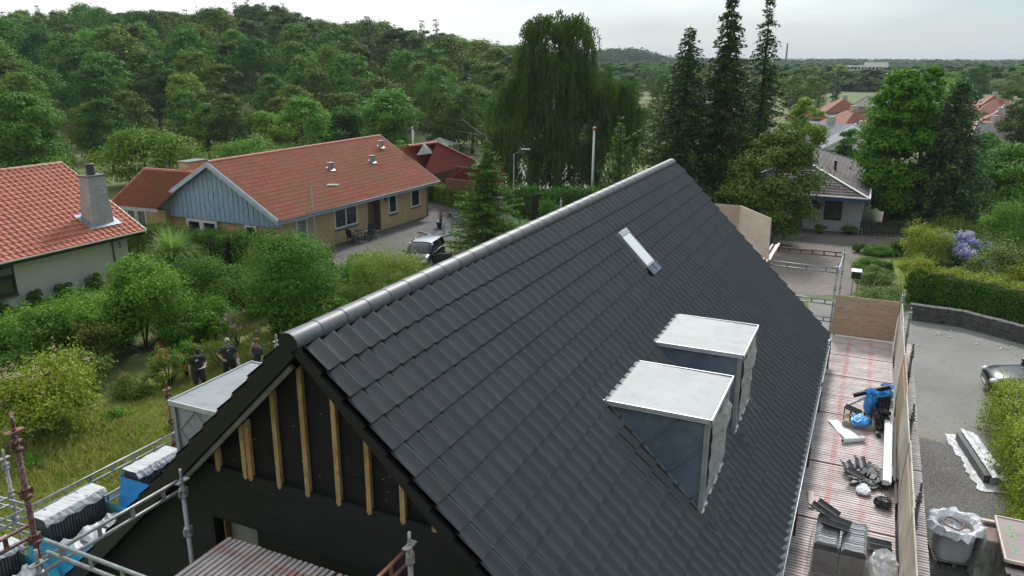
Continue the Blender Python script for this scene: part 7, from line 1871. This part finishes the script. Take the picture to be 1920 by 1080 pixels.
shrub('perennial_clump', 227, 480, 660, 600, 60, L_olv, 'smaller phlox clump with dark red blooms right of the mauve phlox', leaf=.06, nb=10, npb=240, flowers=[(P_pho, 8, .05, 14, (0, -.2, .8)), (P_red, 7, .05, 10, None)], asp=.35)
shrub('perennial_clump', 228, 415, 690, 622, 80, L_olv, 'brownish seed stalks and weeds directly behind the people', leaf=.06, nb=14, npb=300, asp=.3, scat=.5)
shrub('perennial_clump', 229, 500, 690, 628, 90, L_jun, 'grey green weeds right of the worker touching his face', leaf=.07, nb=14, npb=300, asp=.3, scat=.5)
shrub('perennial_clump', 230, 350, 705, 640, 60, L_grn, 'leafy green clump just left of the worker with the tablet', leaf=.10, nb=12, npb=260)
shrub('shrub', 231, 545, 640, 432, 205, L_drk, 'large dark green shrub right of the phlox, before the yellow brick house', leaf=.10, nb=46, npb=520)
shrub('shrub', 232, 425, 600, 478, 150, L_drk, 'dark spreading shrub behind the lime green perennials', leaf=.10, nb=30, npb=440)
shrub('shrub', 233, 570, 560, 440, 150, L_grn, 'bright green rounded shrub at the foot of the left street lamp', leaf=.10, nb=34, npb=460)
shrub('conifer_shrub', 234, 722, 590, 452, 165, L_olv, 'olive conifer shrub with spiky shoots before the parked car', leaf=.085, nb=36, npb=520, scat=.4, asp=.35)
shrub('conifer_shrub', 235, 655, 610, 520, 110, L_olv, 'darker lower conifer shrub left of the spiky olive one', leaf=.085, nb=24, npb=420, scat=.4, asp=.35)
shrub('shrub', 236, 620, 640, 540, 120, L_drk, 'dark shrub meeting the ridge of the new roof', leaf=.10, nb=24, npb=420)
shrub('shrub', 237, 500, 520, 430, 110, L_olv, 'thin reddish green shrub before the side door of the yellow brick house', leaf=.08, nb=20, npb=220, scat=.5)
shrub('shrub', 238, 330, 560, 505, 130, L_grn, 'green shrub in front of the silvergrass', leaf=.09, nb=22, npb=380)
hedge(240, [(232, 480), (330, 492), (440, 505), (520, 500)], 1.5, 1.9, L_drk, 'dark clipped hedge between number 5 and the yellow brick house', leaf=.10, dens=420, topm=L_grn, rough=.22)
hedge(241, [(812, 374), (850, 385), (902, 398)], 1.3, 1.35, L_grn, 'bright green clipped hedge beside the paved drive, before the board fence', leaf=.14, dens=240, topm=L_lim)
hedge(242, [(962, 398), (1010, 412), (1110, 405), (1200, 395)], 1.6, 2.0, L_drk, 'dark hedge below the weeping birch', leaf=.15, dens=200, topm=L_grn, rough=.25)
shrub('young_tree', 243, 1030, 425, 372, 55, L_fir, 'light green sapling in front of the dark hedge', leaf=.12, nb=12, npb=200, scat=.5)
shrub('shrub', 244, 960, 470, 410, 110, L_fir, 'green bush at the foot of the middle street lamp', leaf=.12, nb=18, npb=260, scat=.45)
# silvergrass
g = G(332, 518); rg = np.random.RandomState(3); n = 900; a = rg.uniform(0, 2*pi, n); L = rg.uniform(.7, 1.0, n)*ptop(g, 430)*1.5; sp = rg.uniform(.3, 1, n)*1.7; V = []; F = []
for i in range(n):
    d = np.array([cos(a[i]), sin(a[i]), 0]); sd = np.array([-sin(a[i]), cos(a[i]), 0]); b0 = d*rg.uniform(0, .3); k = 5
    for j in range(k+1):
        t_ = j/k; p = b0+d*sp[i]*t_**1.8+np.array([0, 0, L[i]*(t_-.42*sp[i]*t_**2.2)]); w = .032*(1-t_)+.004; V += [p-sd*w, p+sd*w]
    b = len(V)-2*(k+1); F += [(b+2*j, b+2*j+1, b+2*j+3, b+2*j+2) for j in range(k)]
tag(link('ornamental_grass', npmesh('ornamental_grass', V, F, L_mis), loc=tuple(g)), 'fountain of pale silvergrass before the dark hedge', 'ornamental grass')
for i, (px, by, lb_) in enumerate(((20, 594, 'clipped box ball at the grey wall, far left one under the window edge'), (82, 575, 'clipped box ball at the grey wall, second from the left'), (141, 560, 'clipped box ball at the grey wall, third from the left'), (190, 543, 'clipped box ball at the grey wall, nearest the corner'))):
    shrub('box_ball', 260+i, px, by, by-21, 36, L_drk, lb_, leaf=.055, nb=9, npb=420, scat=.06, loc=np.array([G(px, by)[0], 30.2, 0]), h=.85)
for i, (px, by, ty, w, lm_, lb_) in enumerate(((400, 640, 560, 110, L_grn, 'green shrub in the thicket above the man with the tablet'), (455, 590, 520, 120, L_drk, 'dark shrub in the thicket between phlox and yellow brick house'), (500, 560, 480, 130, L_grn, 'mid green shrub in the thicket in front of the side door'), (610, 580, 500, 120, L_drk, 'dark shrub in the thicket left of the spiky olive conifer'), (670, 560, 488, 110, L_grn, 'green shrub peeping over the olive conifer shrub'), (380, 560, 480, 120, L_drk, 'shady shrub right below the silvergrass'), (300, 590, 500, 110, L_grn, 'bright shrub between silvergrass and the corner of number 5'), (215, 640, 560, 110, L_lim, 'light green shrub low at the foot of the tall bright shrub'), (775, 548, 474, 105, L_olv, 'olive shrub just in front of the parked hatchback'), (690, 520, 470, 90, L_olv, 'thin olive shrub behind the spiky conifer shrub at the patio edge'), (560, 620, 560, 110, L_drk, 'dark low shrub where the thicket meets the new ridge'), (60, 740, 660, 120, L_drk, 'dark shrub behind the pink flowering shrub at the far left'), (150, 740, 650, 110, L_olv, 'dull green shrub behind the yellow green flowering shrub'), (355, 620, 545, 100, L_grn, 'green shrub directly left of the lime green perennials'))):
    shrub('shrub', 340+i, px, by, ty, w, lm_, lb_, leaf=.10, nb=22, npb=400)
# right side
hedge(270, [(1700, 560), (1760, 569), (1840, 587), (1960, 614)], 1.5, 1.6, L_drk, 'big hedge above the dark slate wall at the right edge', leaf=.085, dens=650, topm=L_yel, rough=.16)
shrub('shrub', 271, 1728, 500, 412, 95, L_yel, 'yellow leaved upright shrub beside the hydrangeas', leaf=.085, nb=26, npb=420, scat=.4)
shrub('shrub', 272, 1712, 560, 480, 80, L_yel, 'yellow leaved shrub at the corner of the big hedge', leaf=.08, nb=20, npb=380, scat=.4)
shrub('hydrangea', 273, 1796, 498, 440, 110, L_grn, 'hydrangea bush covered in blue and lilac flower heads', leaf=.10, nb=22, npb=240, flowers=[(P_blu, 90, .095, 30, (-1.0, .1, .2)), (P_lil, 110, .095, 30, (-.7, -.2, .7))])
shrub('hydrangea', 274, 1757, 498, 474, 34, L_grn, 'small purple blue hydrangea left of the large one', leaf=.09, nb=8, npb=160, flowers=[(P_blu, 14, .07, 24, (-.4, .2, .5))])
hedge(275, [(1688, 415), (1740, 412), (1840, 420)], 1.6, 1.9, L_drk, 'dark green hedge behind the hydrangeas', leaf=.13, dens=260, topm=L_drk, rough=.2)
shrub('shrub', 276, 1790, 445, 405, 130, L_olv, 'olive brown shrub row between hydrangea and dark hedge', leaf=.10, nb=22, npb=300, scat=.4)
shrub('shrub', 277, 1880, 500, 378, 110, L_grn, 'tall green shrub at the right edge above the hydrangea level', leaf=.10, nb=34, npb=420)
shrub('shrub', 278, 1870, 560, 452, 130, L_jun, 'grey green leafy shrub right of the hydrangeas', leaf=.10, nb=30, npb=380, scat=.35)
shrub('shrub', 279, 1930, 580, 480, 110, L_yel, 'yellow green shrub cut off by the right edge above the big hedge', leaf=.09, nb=22, npb=360)
shrub('creeping_juniper', 280, 1640, 540, 492, 80, L_jun, 'grey green creeping juniper by the driveway', leaf=.08, nb=26, npb=420, flat=.5, asp=.35)
shrub('creeping_juniper', 281, 1650, 575, 525, 100, L_jun, 'grey green creeping juniper behind the letter box', leaf=.08, nb=30, npb=460, flat=.5, asp=.35)
shrub('creeping_juniper', 282, 1632, 505, 478, 70, L_grn, 'green ground shrub at the top of the juniper bed', leaf=.08, nb=20, npb=380, flat=.5)
shrub('creeping_juniper', 283, 1652, 478, 455, 70, L_grn, 'green ground shrub beside the brick driveway near the gate', leaf=.08, nb=16, npb=340, flat=.5)
shrub('shrub', 284, 1612, 528, 512, 30, L_lim, 'small lime green shrub above the letter box', leaf=.07, nb=8, npb=300, flat=.6)
shrub('shrub', 285, 1665, 512, 488, 30, L_drk, 'small dark round shrub on the lawn edge', leaf=.07, nb=7, npb=300)
shrub('shrub', 286, 1683, 478, 446, 44, L_drk, 'dark green shrub left of the yellow leaved one', leaf=.08, nb=12, npb=320)
for i, (px, by, ty, w, lb_) in enumerate(((1535, 438, 420, 27, 'clipped box bush left one under the white house window'), (1590, 440, 421, 36, 'clipped oblong box bush at the corner of the white house'), (1609, 473, 455, 26, 'clipped box bush alone at the edge of the brick driveway'))):
    shrub('box_bush', 290+i, px, by, ty, w, L_drk, lb_, leaf=.06, nb=7, npb=420, scat=.08)
ha_, hb2_, hc_ = G(1842, 775), G(1858, 855), G(1890, 990)
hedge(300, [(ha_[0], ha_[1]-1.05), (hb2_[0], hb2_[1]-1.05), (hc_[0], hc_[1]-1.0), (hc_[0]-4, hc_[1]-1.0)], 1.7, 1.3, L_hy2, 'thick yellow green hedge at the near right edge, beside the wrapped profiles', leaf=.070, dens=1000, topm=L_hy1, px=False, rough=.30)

# ---- meadow grass in the left garden: blades and seed heads, one object
rg = np.random.RandomState(9); n = 95000
P = np.stack([rg.uniform(-1, 19, n), rg.uniform(6.8, 17.8, n), np.zeros(n)], 1)
keep = (P[:, 1] < 18.2-.0*P[:, 0]) & ~((P[:, 0] > 5) & (P[:, 1] < 7.2)); P = P[keep]; n = len(P)
dens = np.sin(P[:, 0]*.9+1)+np.sin(P[:, 1]*1.3)+np.sin(P[:, 0]*.4-P[:, 1]*.6); hgt = (.13+.10*np.clip(dens, -1, 2)*.5+.10*rg.random(n)+.16*(rg.random(n) < .07))*(.6+.4*(P[:, 0] < 10))
a = rg.uniform(0, 2*pi, n); lean = rg.uniform(.1, .7, n)*hgt; w = rg.uniform(.008, .02, n); d = np.stack([np.cos(a), np.sin(a), np.zeros(n)], 1); sd = np.stack([-np.sin(a), np.cos(a), np.zeros(n)], 1)
V = np.stack([P-sd*w[:, None], P+sd*w[:, None], P+d*lean[:, None]*.5+sd*w[:, None]*.7+np.stack([a*0, a*0, hgt*.7], 1), P+d*lean[:, None]+np.stack([a*0, a*0, hgt], 1)], 1).reshape(-1, 3)
tag(link('meadow_grass', npmesh('meadow_grass', V, np.arange(4*n).reshape(n, 4), L_gra)), 'long unmown grass of the left garden', 'grass', kind='stuff')
for i, (px, py, w_) in enumerate(((215, 770, 70), (120, 790, 60), (60, 860, 60), (330, 790, 60), (270, 725, 60))):
    shrub('weed_clump', 320+i, px, py+15, py-10, w_, [L_grn, L_olv, L_grn, L_lim, L_olv][i], ['tuft of weeds in the meadow below the yellow green shrub', 'weeds along the stone edging of the bed', 'dark tuft of weeds near the left photo edge', 'leafy weeds beside the red splashed post', 'straw coloured weeds in front of the rose bushes'][i], leaf=.07, nb=8, npb=180, flat=.6, scat=.5, cat='weeds')

# ------------------------------------------------------------------ people
skinm = M('skin', (.42, .24, .17), (.48, .29, .21), 6, rough=.6)
blackcloth = M('black_work_cloth', (.012, .012, .014), (.022, .022, .025), 6, rough=.85)
navycloth = M('charcoal_navy_cloth', (.022, .025, .040), (.035, .038, .055), 6, rough=.85)
hairm = M('brown_hair', (.10, .045, .025), (.16, .075, .04), 20, rough=.7); hairg = M('grey_hair', (.22, .21, .21), (.34, .33, .33), 20, rough=.7); shoem = M('dark_shoe', (.02, .02, .02), rough=.6)
def capsule(mb, a, b, ra, rb, n=12):
    a, b = np.array(a, float), np.array(b, float); d = b-a; L = np.linalg.norm(d)+1e-9; d = d/L; pts = []; rs = []
    for t_ in (-.96, -.8, -.5, 0): pts.append(a+d*ra*t_); rs.append(ra*sqrt(max(1-t_*t_, .02)))
    for t_ in (0, .5, .8, .96): pts.append(b+d*rb*t_); rs.append(rb*sqrt(max(1-t_*t_, .02)))
    return mb.tube(pts, rs, n)
def remesh(o, vox, sm=6):
    r = o.modifiers.new('remesh', 'REMESH'); r.mode = 'VOXEL'; r.voxel_size = vox; r.use_smooth_shade = True
    s_ = o.modifiers.new('smooth', 'SMOOTH'); s_.factor = .5; s_.iterations = sm; return o
def person(loc, rz, J, label, shirt, pants, hair, cap=False, sleeve=.55, glasses=False, hair_r=.0):
    """J: joints in metres, x forward, y left"""
    t = empty('person', loc, rz, label, 'person')
    v = {k: np.array(p, float) for k, p in J.items()}
    mb = MB()
    capsule(mb, v['pel']+[0, 0, .02], v['chest']-[0, 0, .12], .135, .14, 16); capsule(mb, v['pel']+[0, .07, 0], v['pel']+[0, -.07, 0], .12, .12); capsule(mb, v['shL']*.8+v['shR']*.2-[0, 0, .05], v['shR']*.8+v['shL']*.2-[0, 0, .05], .10, .10)
    capsule(mb, v['chest'], v['neck'], .11, .062); capsule(mb, v['neck'], v['head']-[0, 0, .03], .058, .06)
    fw = v['look']/np.linalg.norm(v['look']); up = np.array([0, 0, 1.])-fw*fw[2]; up /= np.linalg.norm(up); lf = np.cross(up, fw)
    H = v['head']+up*.045
    capsule(mb, H-fw*.022+up*.03, H+fw*.01+up*.02, .088, .078, 16); capsule(mb, H+fw*.015-up*.02, H+fw*.035-up*.075, .070, .042, 14); capsule(mb, H+fw*.085+up*.005, H+fw*.105-up*.025, .010, .015, 8)
    capsule(mb, H+fw*.066+up*.028+lf*.03, H+fw*.066+up*.028-lf*.03, .018, .018, 8)
    for s_ in (-1, 1): capsule(mb, H+lf*s_*.080-up*.018, H+lf*s_*.084+up*.022, .012, .016, 8)
    capsule(mb, H+fw*.070-up*.062+lf*.018, H+fw*.070-up*.062-lf*.018, .011, .011, 8)
    for s_, S_ in ((1, 'L'), (-1, 'R')):
        capsule(mb, v['sh'+S_], v['el'+S_], .056, .042); capsule(mb, v['el'+S_], v['wr'+S_], .043, .028)
        capsule(mb, v['pel']+[0, s_*.09, -.03], v['kn'+S_], .095, .060); capsule(mb, v['kn'+S_], v['kn'+S_]*.6+v['an'+S_]*.4, .060, .060); capsule(mb, v['kn'+S_]*.6+v['an'+S_]*.4, v['an'+S_], .060, .036)
        an = v['an'+S_]; capsule(mb, an-[.03, 0, .045], an+[.15, s_*.02, -.055], .040, .032)
        # hand: palm, four fingers of different length, thumb from the side
        wr = v['wr'+S_]; hd = v['hd'+S_]/np.linalg.norm(v['hd'+S_]); pn = v['pn'+S_]-hd*(v['pn'+S_] @ hd); pn /= np.linalg.norm(pn); sd = np.cross(hd, pn)*s_
        capsule(mb, wr+hd*.03+sd*.018, wr+hd*.085+sd*.022, .022, .020, 8); capsule(mb, wr+hd*.03-sd*.018, wr+hd*.082-sd*.024, .022, .018, 8)
        for k, (o_, L_) in enumerate(((.030, .072), (.010, .080), (-.011, .074), (-.031, .058))):
            p0 = wr+hd*.092+sd*o_; p1 = p0+hd*L_*.5+pn*.010; p2 = p1+(hd*.72+pn*.7)*L_*.5; capsule(mb, p0, p1, .0105, .0095, 6); capsule(mb, p1, p2, .0095, .008, 6)
        capsule(mb, wr+hd*.035+sd*.035, wr+hd*.078+sd*.062+pn*.012, .013, .010, 6); capsule(mb, wr+hd*.078+sd*.062+pn*.012, wr+hd*.105+sd*.062+pn*.03, .010, .008, 6)
    body = remesh(mb.build('body', skinm, t), .0095, 2)
    mb = MB(); capsule(mb, v['pel']+[0, 0, .0], v['chest']-[0, 0, .10], .158, .160, 18); capsule(mb, v['shL']*.84+v['shR']*.16-[0, 0, .05], v['shR']*.84+v['shL']*.16-[0, 0, .05], .118, .118)
    capsule(mb, v['chest']-[0, 0, .05], v['neck']-[0, 0, .045], .125, .078); capsule(mb, v['chest']-[0, .06, .1], v['chest']-[0, -.06, .1], .135, .135, 14)
    for s_, S_ in ((1, 'L'), (-1, 'R')): capsule(mb, v['sh'+S_]-[0, 0, .01], v['sh'+S_]*(1-sleeve)+v['el'+S_]*sleeve, .074, .068)
    remesh(mb.build('shirt', shirt, t), .014, 3)
    mb = MB(); capsule(mb, v['pel']+[0, .065, .02], v['pel']+[0, -.065, .02], .142, .142)
    for s_, S_ in ((1, 'L'), (-1, 'R')):
        k2 = v['kn'+S_]*.93+v['pel']*.07+[0, s_*.02, 0]; capsule(mb, v['pel']+[0, s_*.09, -.03], k2, .116, .092)
        capsule(mb, v['pel']*.5+k2*.5+[0, s_*.10, -.02], v['pel']*.3+k2*.7+[0, s_*.10, 0], .035, .035)
    remesh(mb.build('shorts', pants, t), .015, 3)
    mb = MB()
    for s_, S_ in ((1, 'L'), (-1, 'R')): an = v['an'+S_]; capsule(mb, an-[.045, 0, .045], an+[.17, s_*.02, -.052], .050, .040); capsule(mb, an-[0, 0, .03], an+[0, 0, .06], .046, .044)
    remesh(mb.build('shoes', shoem, t), .013, 2)
    mb = MB()
    if cap:
        capsule(mb, H-fw*.02+up*.055, H+fw*.006+up*.05, .095, .090, 16); capsule(mb, H+fw*.10+up*.055+lf*.035, H+fw*.10+up*.055-lf*.035, .030, .030, 8); remesh(mb.build('cap', blackcloth, t), .012, 2)
    else:
        capsule(mb, H-fw*.035+up*.045, H+fw*.015+up*.062, .094, .082, 16); capsule(mb, H-fw*.05-up*.01, H-fw*.045+up*.03, .078+hair_r, .085, 12); remesh(mb.build('hair', hair, t), .011, 1)
    mb = MB()
    for s_ in (-1, 1): mb.sph(tuple(H+fw*.082+lf*s_*.031+up*.010), .0105, .0105, .0105, 8, 6)
    mb.build('eyes', M('dark_eye', (.03, .02, .02), rough=.2), t)
    if glasses: MB().tube([H+up*.085+lf*.08-fw*.02, H+up*.105+lf*.05+fw*.065, H+up*.105-lf*.05+fw*.065, H+up*.085-lf*.08-fw*.02], .011, 6).build('glasses', M('pale_glasses', (.35, .38, .42), rough=.2), t)
    return t, v, H
base = dict(pel=(0, 0, .96), chest=(.01, 0, 1.36), neck=(.0, 0, 1.50), head=(.03, 0, 1.62), look=(1, 0, -.1), shL=(0, .19, 1.42), shR=(0, -.19, 1.42), knL=(.03, .11, .50), knR=(.03, -.11, .50), anL=(0, .12, .09), anR=(0, -.12, .09))
def facing(g, extra=0): return atan2(CAM_LOC[1]-g[1], CAM_LOC[0]-g[0])+extra
# worker with tablet
g1 = G(377, 741); J = dict(base); J.update(head=(.06, 0, 1.60), look=(.75, 0, -.66), elL=(.04, .27, 1.15), wrL=(.24, .14, 1.10), hdL=(.8, -.6, .05), pnL=(.2, 0, 1), elR=(-.02, -.27, 1.13), wrR=(.02, -.29, .88), hdR=(.1, 0, -1), pnR=(.6, .8, 0))
J['knL'] = (.02, .13, .50); J['anL'] = (-.02, .17, .09)
t, v, H = person(tuple(g1), facing(g1, R_(18)), J, 'worker in black cap and shorts looking down at a tablet', blackcloth, M('dark_grey_shorts', (.02, .023, .028), (.03, .034, .04), 5, rough=.85), hairm, cap=True)
MB().obox((0, 0, 0), (.10, 0, .02), (0, .13, 0), (-.001, 0, .006)).build('tablet', M('pale_tablet', (.55, .57, .58), rough=.3)).parent = None
tabo = [o for o in COL.objects if o.name.startswith('tablet')][-1]
c, s_ = cos(facing(g1, R_(18))), sin(facing(g1, R_(18))); lx, ly, lz = .345, .055, 1.125
tabo.location = (g1[0]+lx*c-ly*s_, g1[1]+lx*s_+ly*c, lz); tabo.rotation_euler = (0, R_(-8), facing(g1, R_(38))); tag(tabo, 'pale tablet held flat in the hand of the capped worker', 'tablet')
MB().obox((.172, -.07, 1.37), (.004, 0, 0), (0, .035, 0), (0, 0, .028)).build('shirt_logo', whitepaint, t)
# worker with paper
g2 = G(434, 722); J = dict(base); J.update(look=(.95, .15, -.3), head=(.04, 0, 1.64), elR=(-.16, -.36, 1.20), wrR=(.09, -.21, 1.05), hdR=(.75, .65, -.1), pnR=(0, 1, -.5), elL=(-.04, .29, 1.14), wrL=(.04, .33, .90), hdL=(.15, 0, -1), pnL=(.4, -.9, 0), knL=(.05, .16, .50), anL=(.02, .24, .09), knR=(.02, -.13, .50), anR=(-.05, -.16, .09))
f2 = facing(g2, R_(2)); t, v, H = person(tuple(g2), f2, J, 'bearded worker in charcoal shirt with hand on hip and sunglasses on his head', navycloth, blackcloth, hairg, glasses=True)
capb = MB(); capsule(capb, H-np.array([-.045, .03, .09]), H-np.array([-.045, -.03, .09]), .038, .038, 10); remesh(capb.build('beard', hairg, t), .01, 1)
MB().obox((.168, .0, 1.40), (.004, 0, 0), (0, .045, 0), (0, 0, .012)).build('shirt_logo', whitepaint, t)
MB().obox((.03, -.275, 1.36), (.03, -.004, 0), (.004, .006, 0), (0, 0, .035)).build('sleeve_logo', whitepaint, t)
P = [[(.03+.10*i/4-.02+.02*sin(j), .0+.02*cos(j*1.3+i), -.36*j/6) for i in range(5)] for j in range(7)]
pa = MB().grid(P, False); P2 = [[(a+.004, b+.02, c_) for a, b, c_ in r_] for r_ in P]; pa.grid(P2, False); po = pa.build('rolled_papers', M('white_paper', (.78, .78, .76), rough=.8))
c, s_ = cos(f2), sin(f2); lx, ly, lz = .06, .37, 1.02
po.location = (g2[0]+lx*c-ly*s_, g2[1]+lx*s_+ly*c, lz); po.rotation_euler = (0, 0, f2+R_(-75)); tag(po, 'bundle of white papers held at the side of the bearded worker', 'papers')
# worker touching face
g3 = G(490, 722); J = dict(base); J.update(look=(.98, 0, -.15), head=(.03, 0, 1.62), elR=(.20, -.20, 1.20), wrR=(.17, -.10, 1.50), hdR=(-.15, .35, .9), pnR=(-1, .2, 0), elL=(.0, .26, 1.14), wrL=(.08, .28, .88), hdL=(.1, 0, -1), pnL=(.4, -.9, 0))
person(tuple(g3), facing(g3, R_(-62)), J, 'young brown haired worker in dark t-shirt touching his face, half hidden by the ridge', navycloth, blackcloth, hairm, hair_r=.008)

# ------------------------------------------------------------------ cars
def loft(mb, secs, smooth=True, caps=True):
    n = len(secs[0]); vs = [p for s__ in secs for p in s__]; fs = [(i*n+k, (i+1)*n+k, (i+1)*n+(k+1) % n, i*n+(k+1) % n) for i in range(len(secs)-1) for k in range(n)]
    mb.add(vs, fs, smooth)
    if caps: b = len(mb.v)-len(vs); mb.f.append(tuple(range(b, b+n))); mb.mi.append(mb.cur); mb.sm.append(False); e_ = b+(len(secs)-1)*n; mb.f.append(tuple(range(e_, e_+n))[::-1]); mb.mi.append(mb.cur); mb.sm.append(False)
    return mb
def car(loc, rz, L, W, Hh, body, label, roofm=None, hatch=True, door_open=0, hood=.26):
    t = empty('parked_car', loc, rz, label, 'car'); hl = L/2; wb = L*.31; wr = .31; zs = .88
    def sec(x, w, zb, zt, crown=.03, n=20):
        pts = []
        for k in range(n):
            a = 2*pi*k/n; ca_, sa_ = cos(a), sin(a); y = w*(abs(ca_)**.35)*(1 if ca_ >= 0 else -1); z = (zb+zt)/2+(zt-zb)/2*(abs(sa_)**.5)*(1 if sa_ >= 0 else -1); pts.append((x, y, z+(crown*(1-(y/w)**2) if sa_ > 0 else 0)))
        return pts
    X = [(hl, .60, .34, .52), (hl-.04, .74, .26, .64), (hl-.16, .86, .20, .74), (hl-.45, .95, .18, .82), (hl-L*hood, .99, .17, .92), (hl-L*.42, 1, .17, .95), (0, 1, .17, .95), (-L*.2, 1, .17, .97), (-hl+.5, .98, .18, .99), (-hl+.18, .93, .20, .98 if hatch else .92), (-hl+.04, .84, .27, .90), (-hl, .70, .36, .76)]
    mb = MB(); loft(mb, [sec(x, W/2*w, zb, zt) for x, w, zb, zt in X]); bo = mb.build('body', body, t)
    fx, bx_ = hl-L*(hood+.015), -hl+(.10 if hatch else .55)
    def gs(x, w, z0, z1): return [(x, -w, z0), (x, -w*.98, z0+(z1-z0)*.5), (x, -w*.86, z1-.03), (x, -w*.5, z1), (x, 0, z1+.012), (x, w*.5, z1), (x, w*.86, z1-.03), (x, w*.98, z0+(z1-z0)*.5), (x, w, z0), (x, 0, z0-.02)]
    xr0, xr1 = fx-L*.20, bx_+(.25 if hatch else .5)
    G_ = [gs(fx, W/2*.86, .88, .93), gs((fx+xr0)/2, W/2*.88, .88, (.93+Hh)/2+.05), gs(xr0, W/2*.86, .88, Hh-.02), gs((xr0+xr1)/2, W/2*.86, .88, Hh), gs(xr1, W/2*.84, .88, Hh-.06), gs(bx_, W/2*.80, .88, .98)]
    loft(MB(), G_).build('window', GLASS, t) if False else None
    mb = MB(); loft(mb, G_); mb.build('window', GLASS, t)
    rp = [[(x, y, z) for y, z in ((-W/2*.80, zz-.035), (-W/2*.5, zz+.006), (0, zz+.018), (W/2*.5, zz+.006), (W/2*.80, zz-.035))] for x, zz in ((xr0+.06, Hh-.035), (xr0-.10, Hh-.01), ((xr0+xr1)/2, Hh+.004), (xr1, Hh-.055))]
    MB().grid(rp, True, flip=False).build('roof', roofm or body, t)
    mb = MB()
    for s_ in (-1, 1):
        mb.tube([(fx-.02, s_*W/2*.87, .92), ((fx+xr0)/2, s_*W/2*.84, (.93+Hh)/2+.06), (xr0, s_*W/2*.78, Hh-.02)], .035, 6); mb.tube([((xr0+xr1)/2+.1, s_*W/2*.87, .92), ((xr0+xr1)/2+.05, s_*W/2*.78, Hh-.02)], .035, 6); mb.tube([(bx_+.02, s_*W/2*.84, .95), (xr1, s_*W/2*.76, Hh-.07)], .06, 6); mb.tube([(xr0, s_*W/2*.79, Hh-.025), (xr1, s_*W/2*.77, Hh-.07)], .03, 6)
    mb.build('pillars', body, t)
    MB().tube([(fx-.1, -W/2*.985, .93), (bx_+.2, -W/2*.95, .97)], .012, 5).tube([(fx-.1, W/2*.985, .93), (bx_+.2, W/2*.95, .97)], .012, 5).build('trim', zinc_light, t)
    for sx in (-1, 1):
        for s_ in (-1, 1):
            w_ = MB().tube([(sx*wb, s_*(W/2-.20), wr), (sx*wb, s_*(W/2+.004), wr)], wr, 24); wo_ = w_.build('wheel', M('tyre_rubber', (.012, .012, .012), rough=.8), t)
            mb = MB().tube([(sx*wb, s_*(W/2+.002), wr), (sx*wb, s_*(W/2+.014), wr)], wr*.62, 20)
            for k in range(5): a = 2*pi*k/5; mb.bar((sx*wb, s_*(W/2+.018), wr), (sx*wb+wr*.58*cos(a), s_*(W/2+.018), wr+wr*.58*sin(a)), .04, .02)
            mb.build('rim', zinc_grey, wo_)
            MB().tube([(sx*wb, s_*(W/2-.02), wr+.01), (sx*wb, s_*(W/2-.0)*.9995, wr+.01)], wr*1.14, 24).build('wheel_arch', shoem, t)
    hm = M('headlight_glass', (.55, .58, .60), rough=.12, coat=.8)
    for s_ in (-1, 1):
        MB().sph((hl-.17, s_*W/2*.70, .665), .17, .15, .085, 12, 8).build('headlight', hm, t); MB().sph((-hl+.08, s_*W/2*.74, .80), .08, .10, .12, 10, 7).build('tail_light', M('red_tail_light', (.35, .02, .02), rough=.2), t)
        MB().sph((fx-.14, s_*(W/2+.08), 1.0), .07, .11, .075, 10, 7).build('mirror', body, t)
    MB().box(hl-.045, hl+.005, -.30, .30, .30, .50).build('grille', shoem, t); MB().box(hl-.01, hl+.012, -.26, .26, .36, .47).build('number_plate', whitepaint, t)
    mb = MB(); mb.tube([(fx+.08, -.30, .95), (fx+.0, .35, .97)], .012, 4); mb.build('wiper', shoem, t)
    if door_open:
        s_ = door_open; hx = fx-.12; a = R_(62); dl = 1.05
        d = np.array([-cos(a), s_*sin(a), 0]); o = np.array([hx, s_*W/2*.985, 0])
        MB().prism([o+[0, 0, .25], o+d*dl+[0, 0, .25], o+d*(dl+.04)+[0, 0, .92], o+[0, 0, .92]], tuple(np.cross(d, [0, 0, 1])*.07)).build('door', body, t)
        MB().tube([o+[0, 0, .92], o+d*.45+[0, 0, 1.32], o+d*.9+[0, 0, 1.36], o+d*(dl+.03)+[0, 0, .92]], .025, 6).build('door_frame', alum, t)
    return t
carblack = M('black_car_paint', (.006, .007, .009), rough=.25, coat=.45); carsky = M('painted_sky_car_roof', (.30, .33, .37), rough=.3, metal=.6, coat=.6)  # pale hatchback roof colour stands in for sky reflected in black paint
cpos = G(796, 452, 1.40)
car((cpos[0]-.1, cpos[1], 0), R_(192), 3.6, 1.62, 1.47, carblack, 'small black hatchback with sky reflection painted on its roof, open door beside the grey patio', roofm=carsky, door_open=1, hood=.22)
cg = G(1824, 712, .45)
car((cg[0]+.45, cg[1]-2.6, 0), R_(96), 4.5, 1.78, 1.40, carblack, 'black car cut off by the right photo edge behind the hedge shrubs', hatch=False)

# ------------------------------------------------------------------ haze
hz_m = bpy.data.materials.new('haze'); hz_m.use_nodes = True; t = hz_m.node_tree
for n in list(t.nodes): t.nodes.remove(n)
o_ = t.nodes.new('ShaderNodeOutputMaterial'); pv = t.nodes.new('ShaderNodeVolumePrincipled')
pv.inputs['Color'].default_value = (.70, .80, .90, 1); pv.inputs['Density'].default_value = HAZE_DENSITY; pv.inputs['Anisotropy'].default_value = .2
t.links.new(pv.outputs[0], o_.inputs['Volume'])
hz = MB().box(-3600, 4700, -4700, 4200, -1.0, 42.0).build('haze', hz_m); tag(hz, kind='stuff')
bpy.context.view_layer.update()
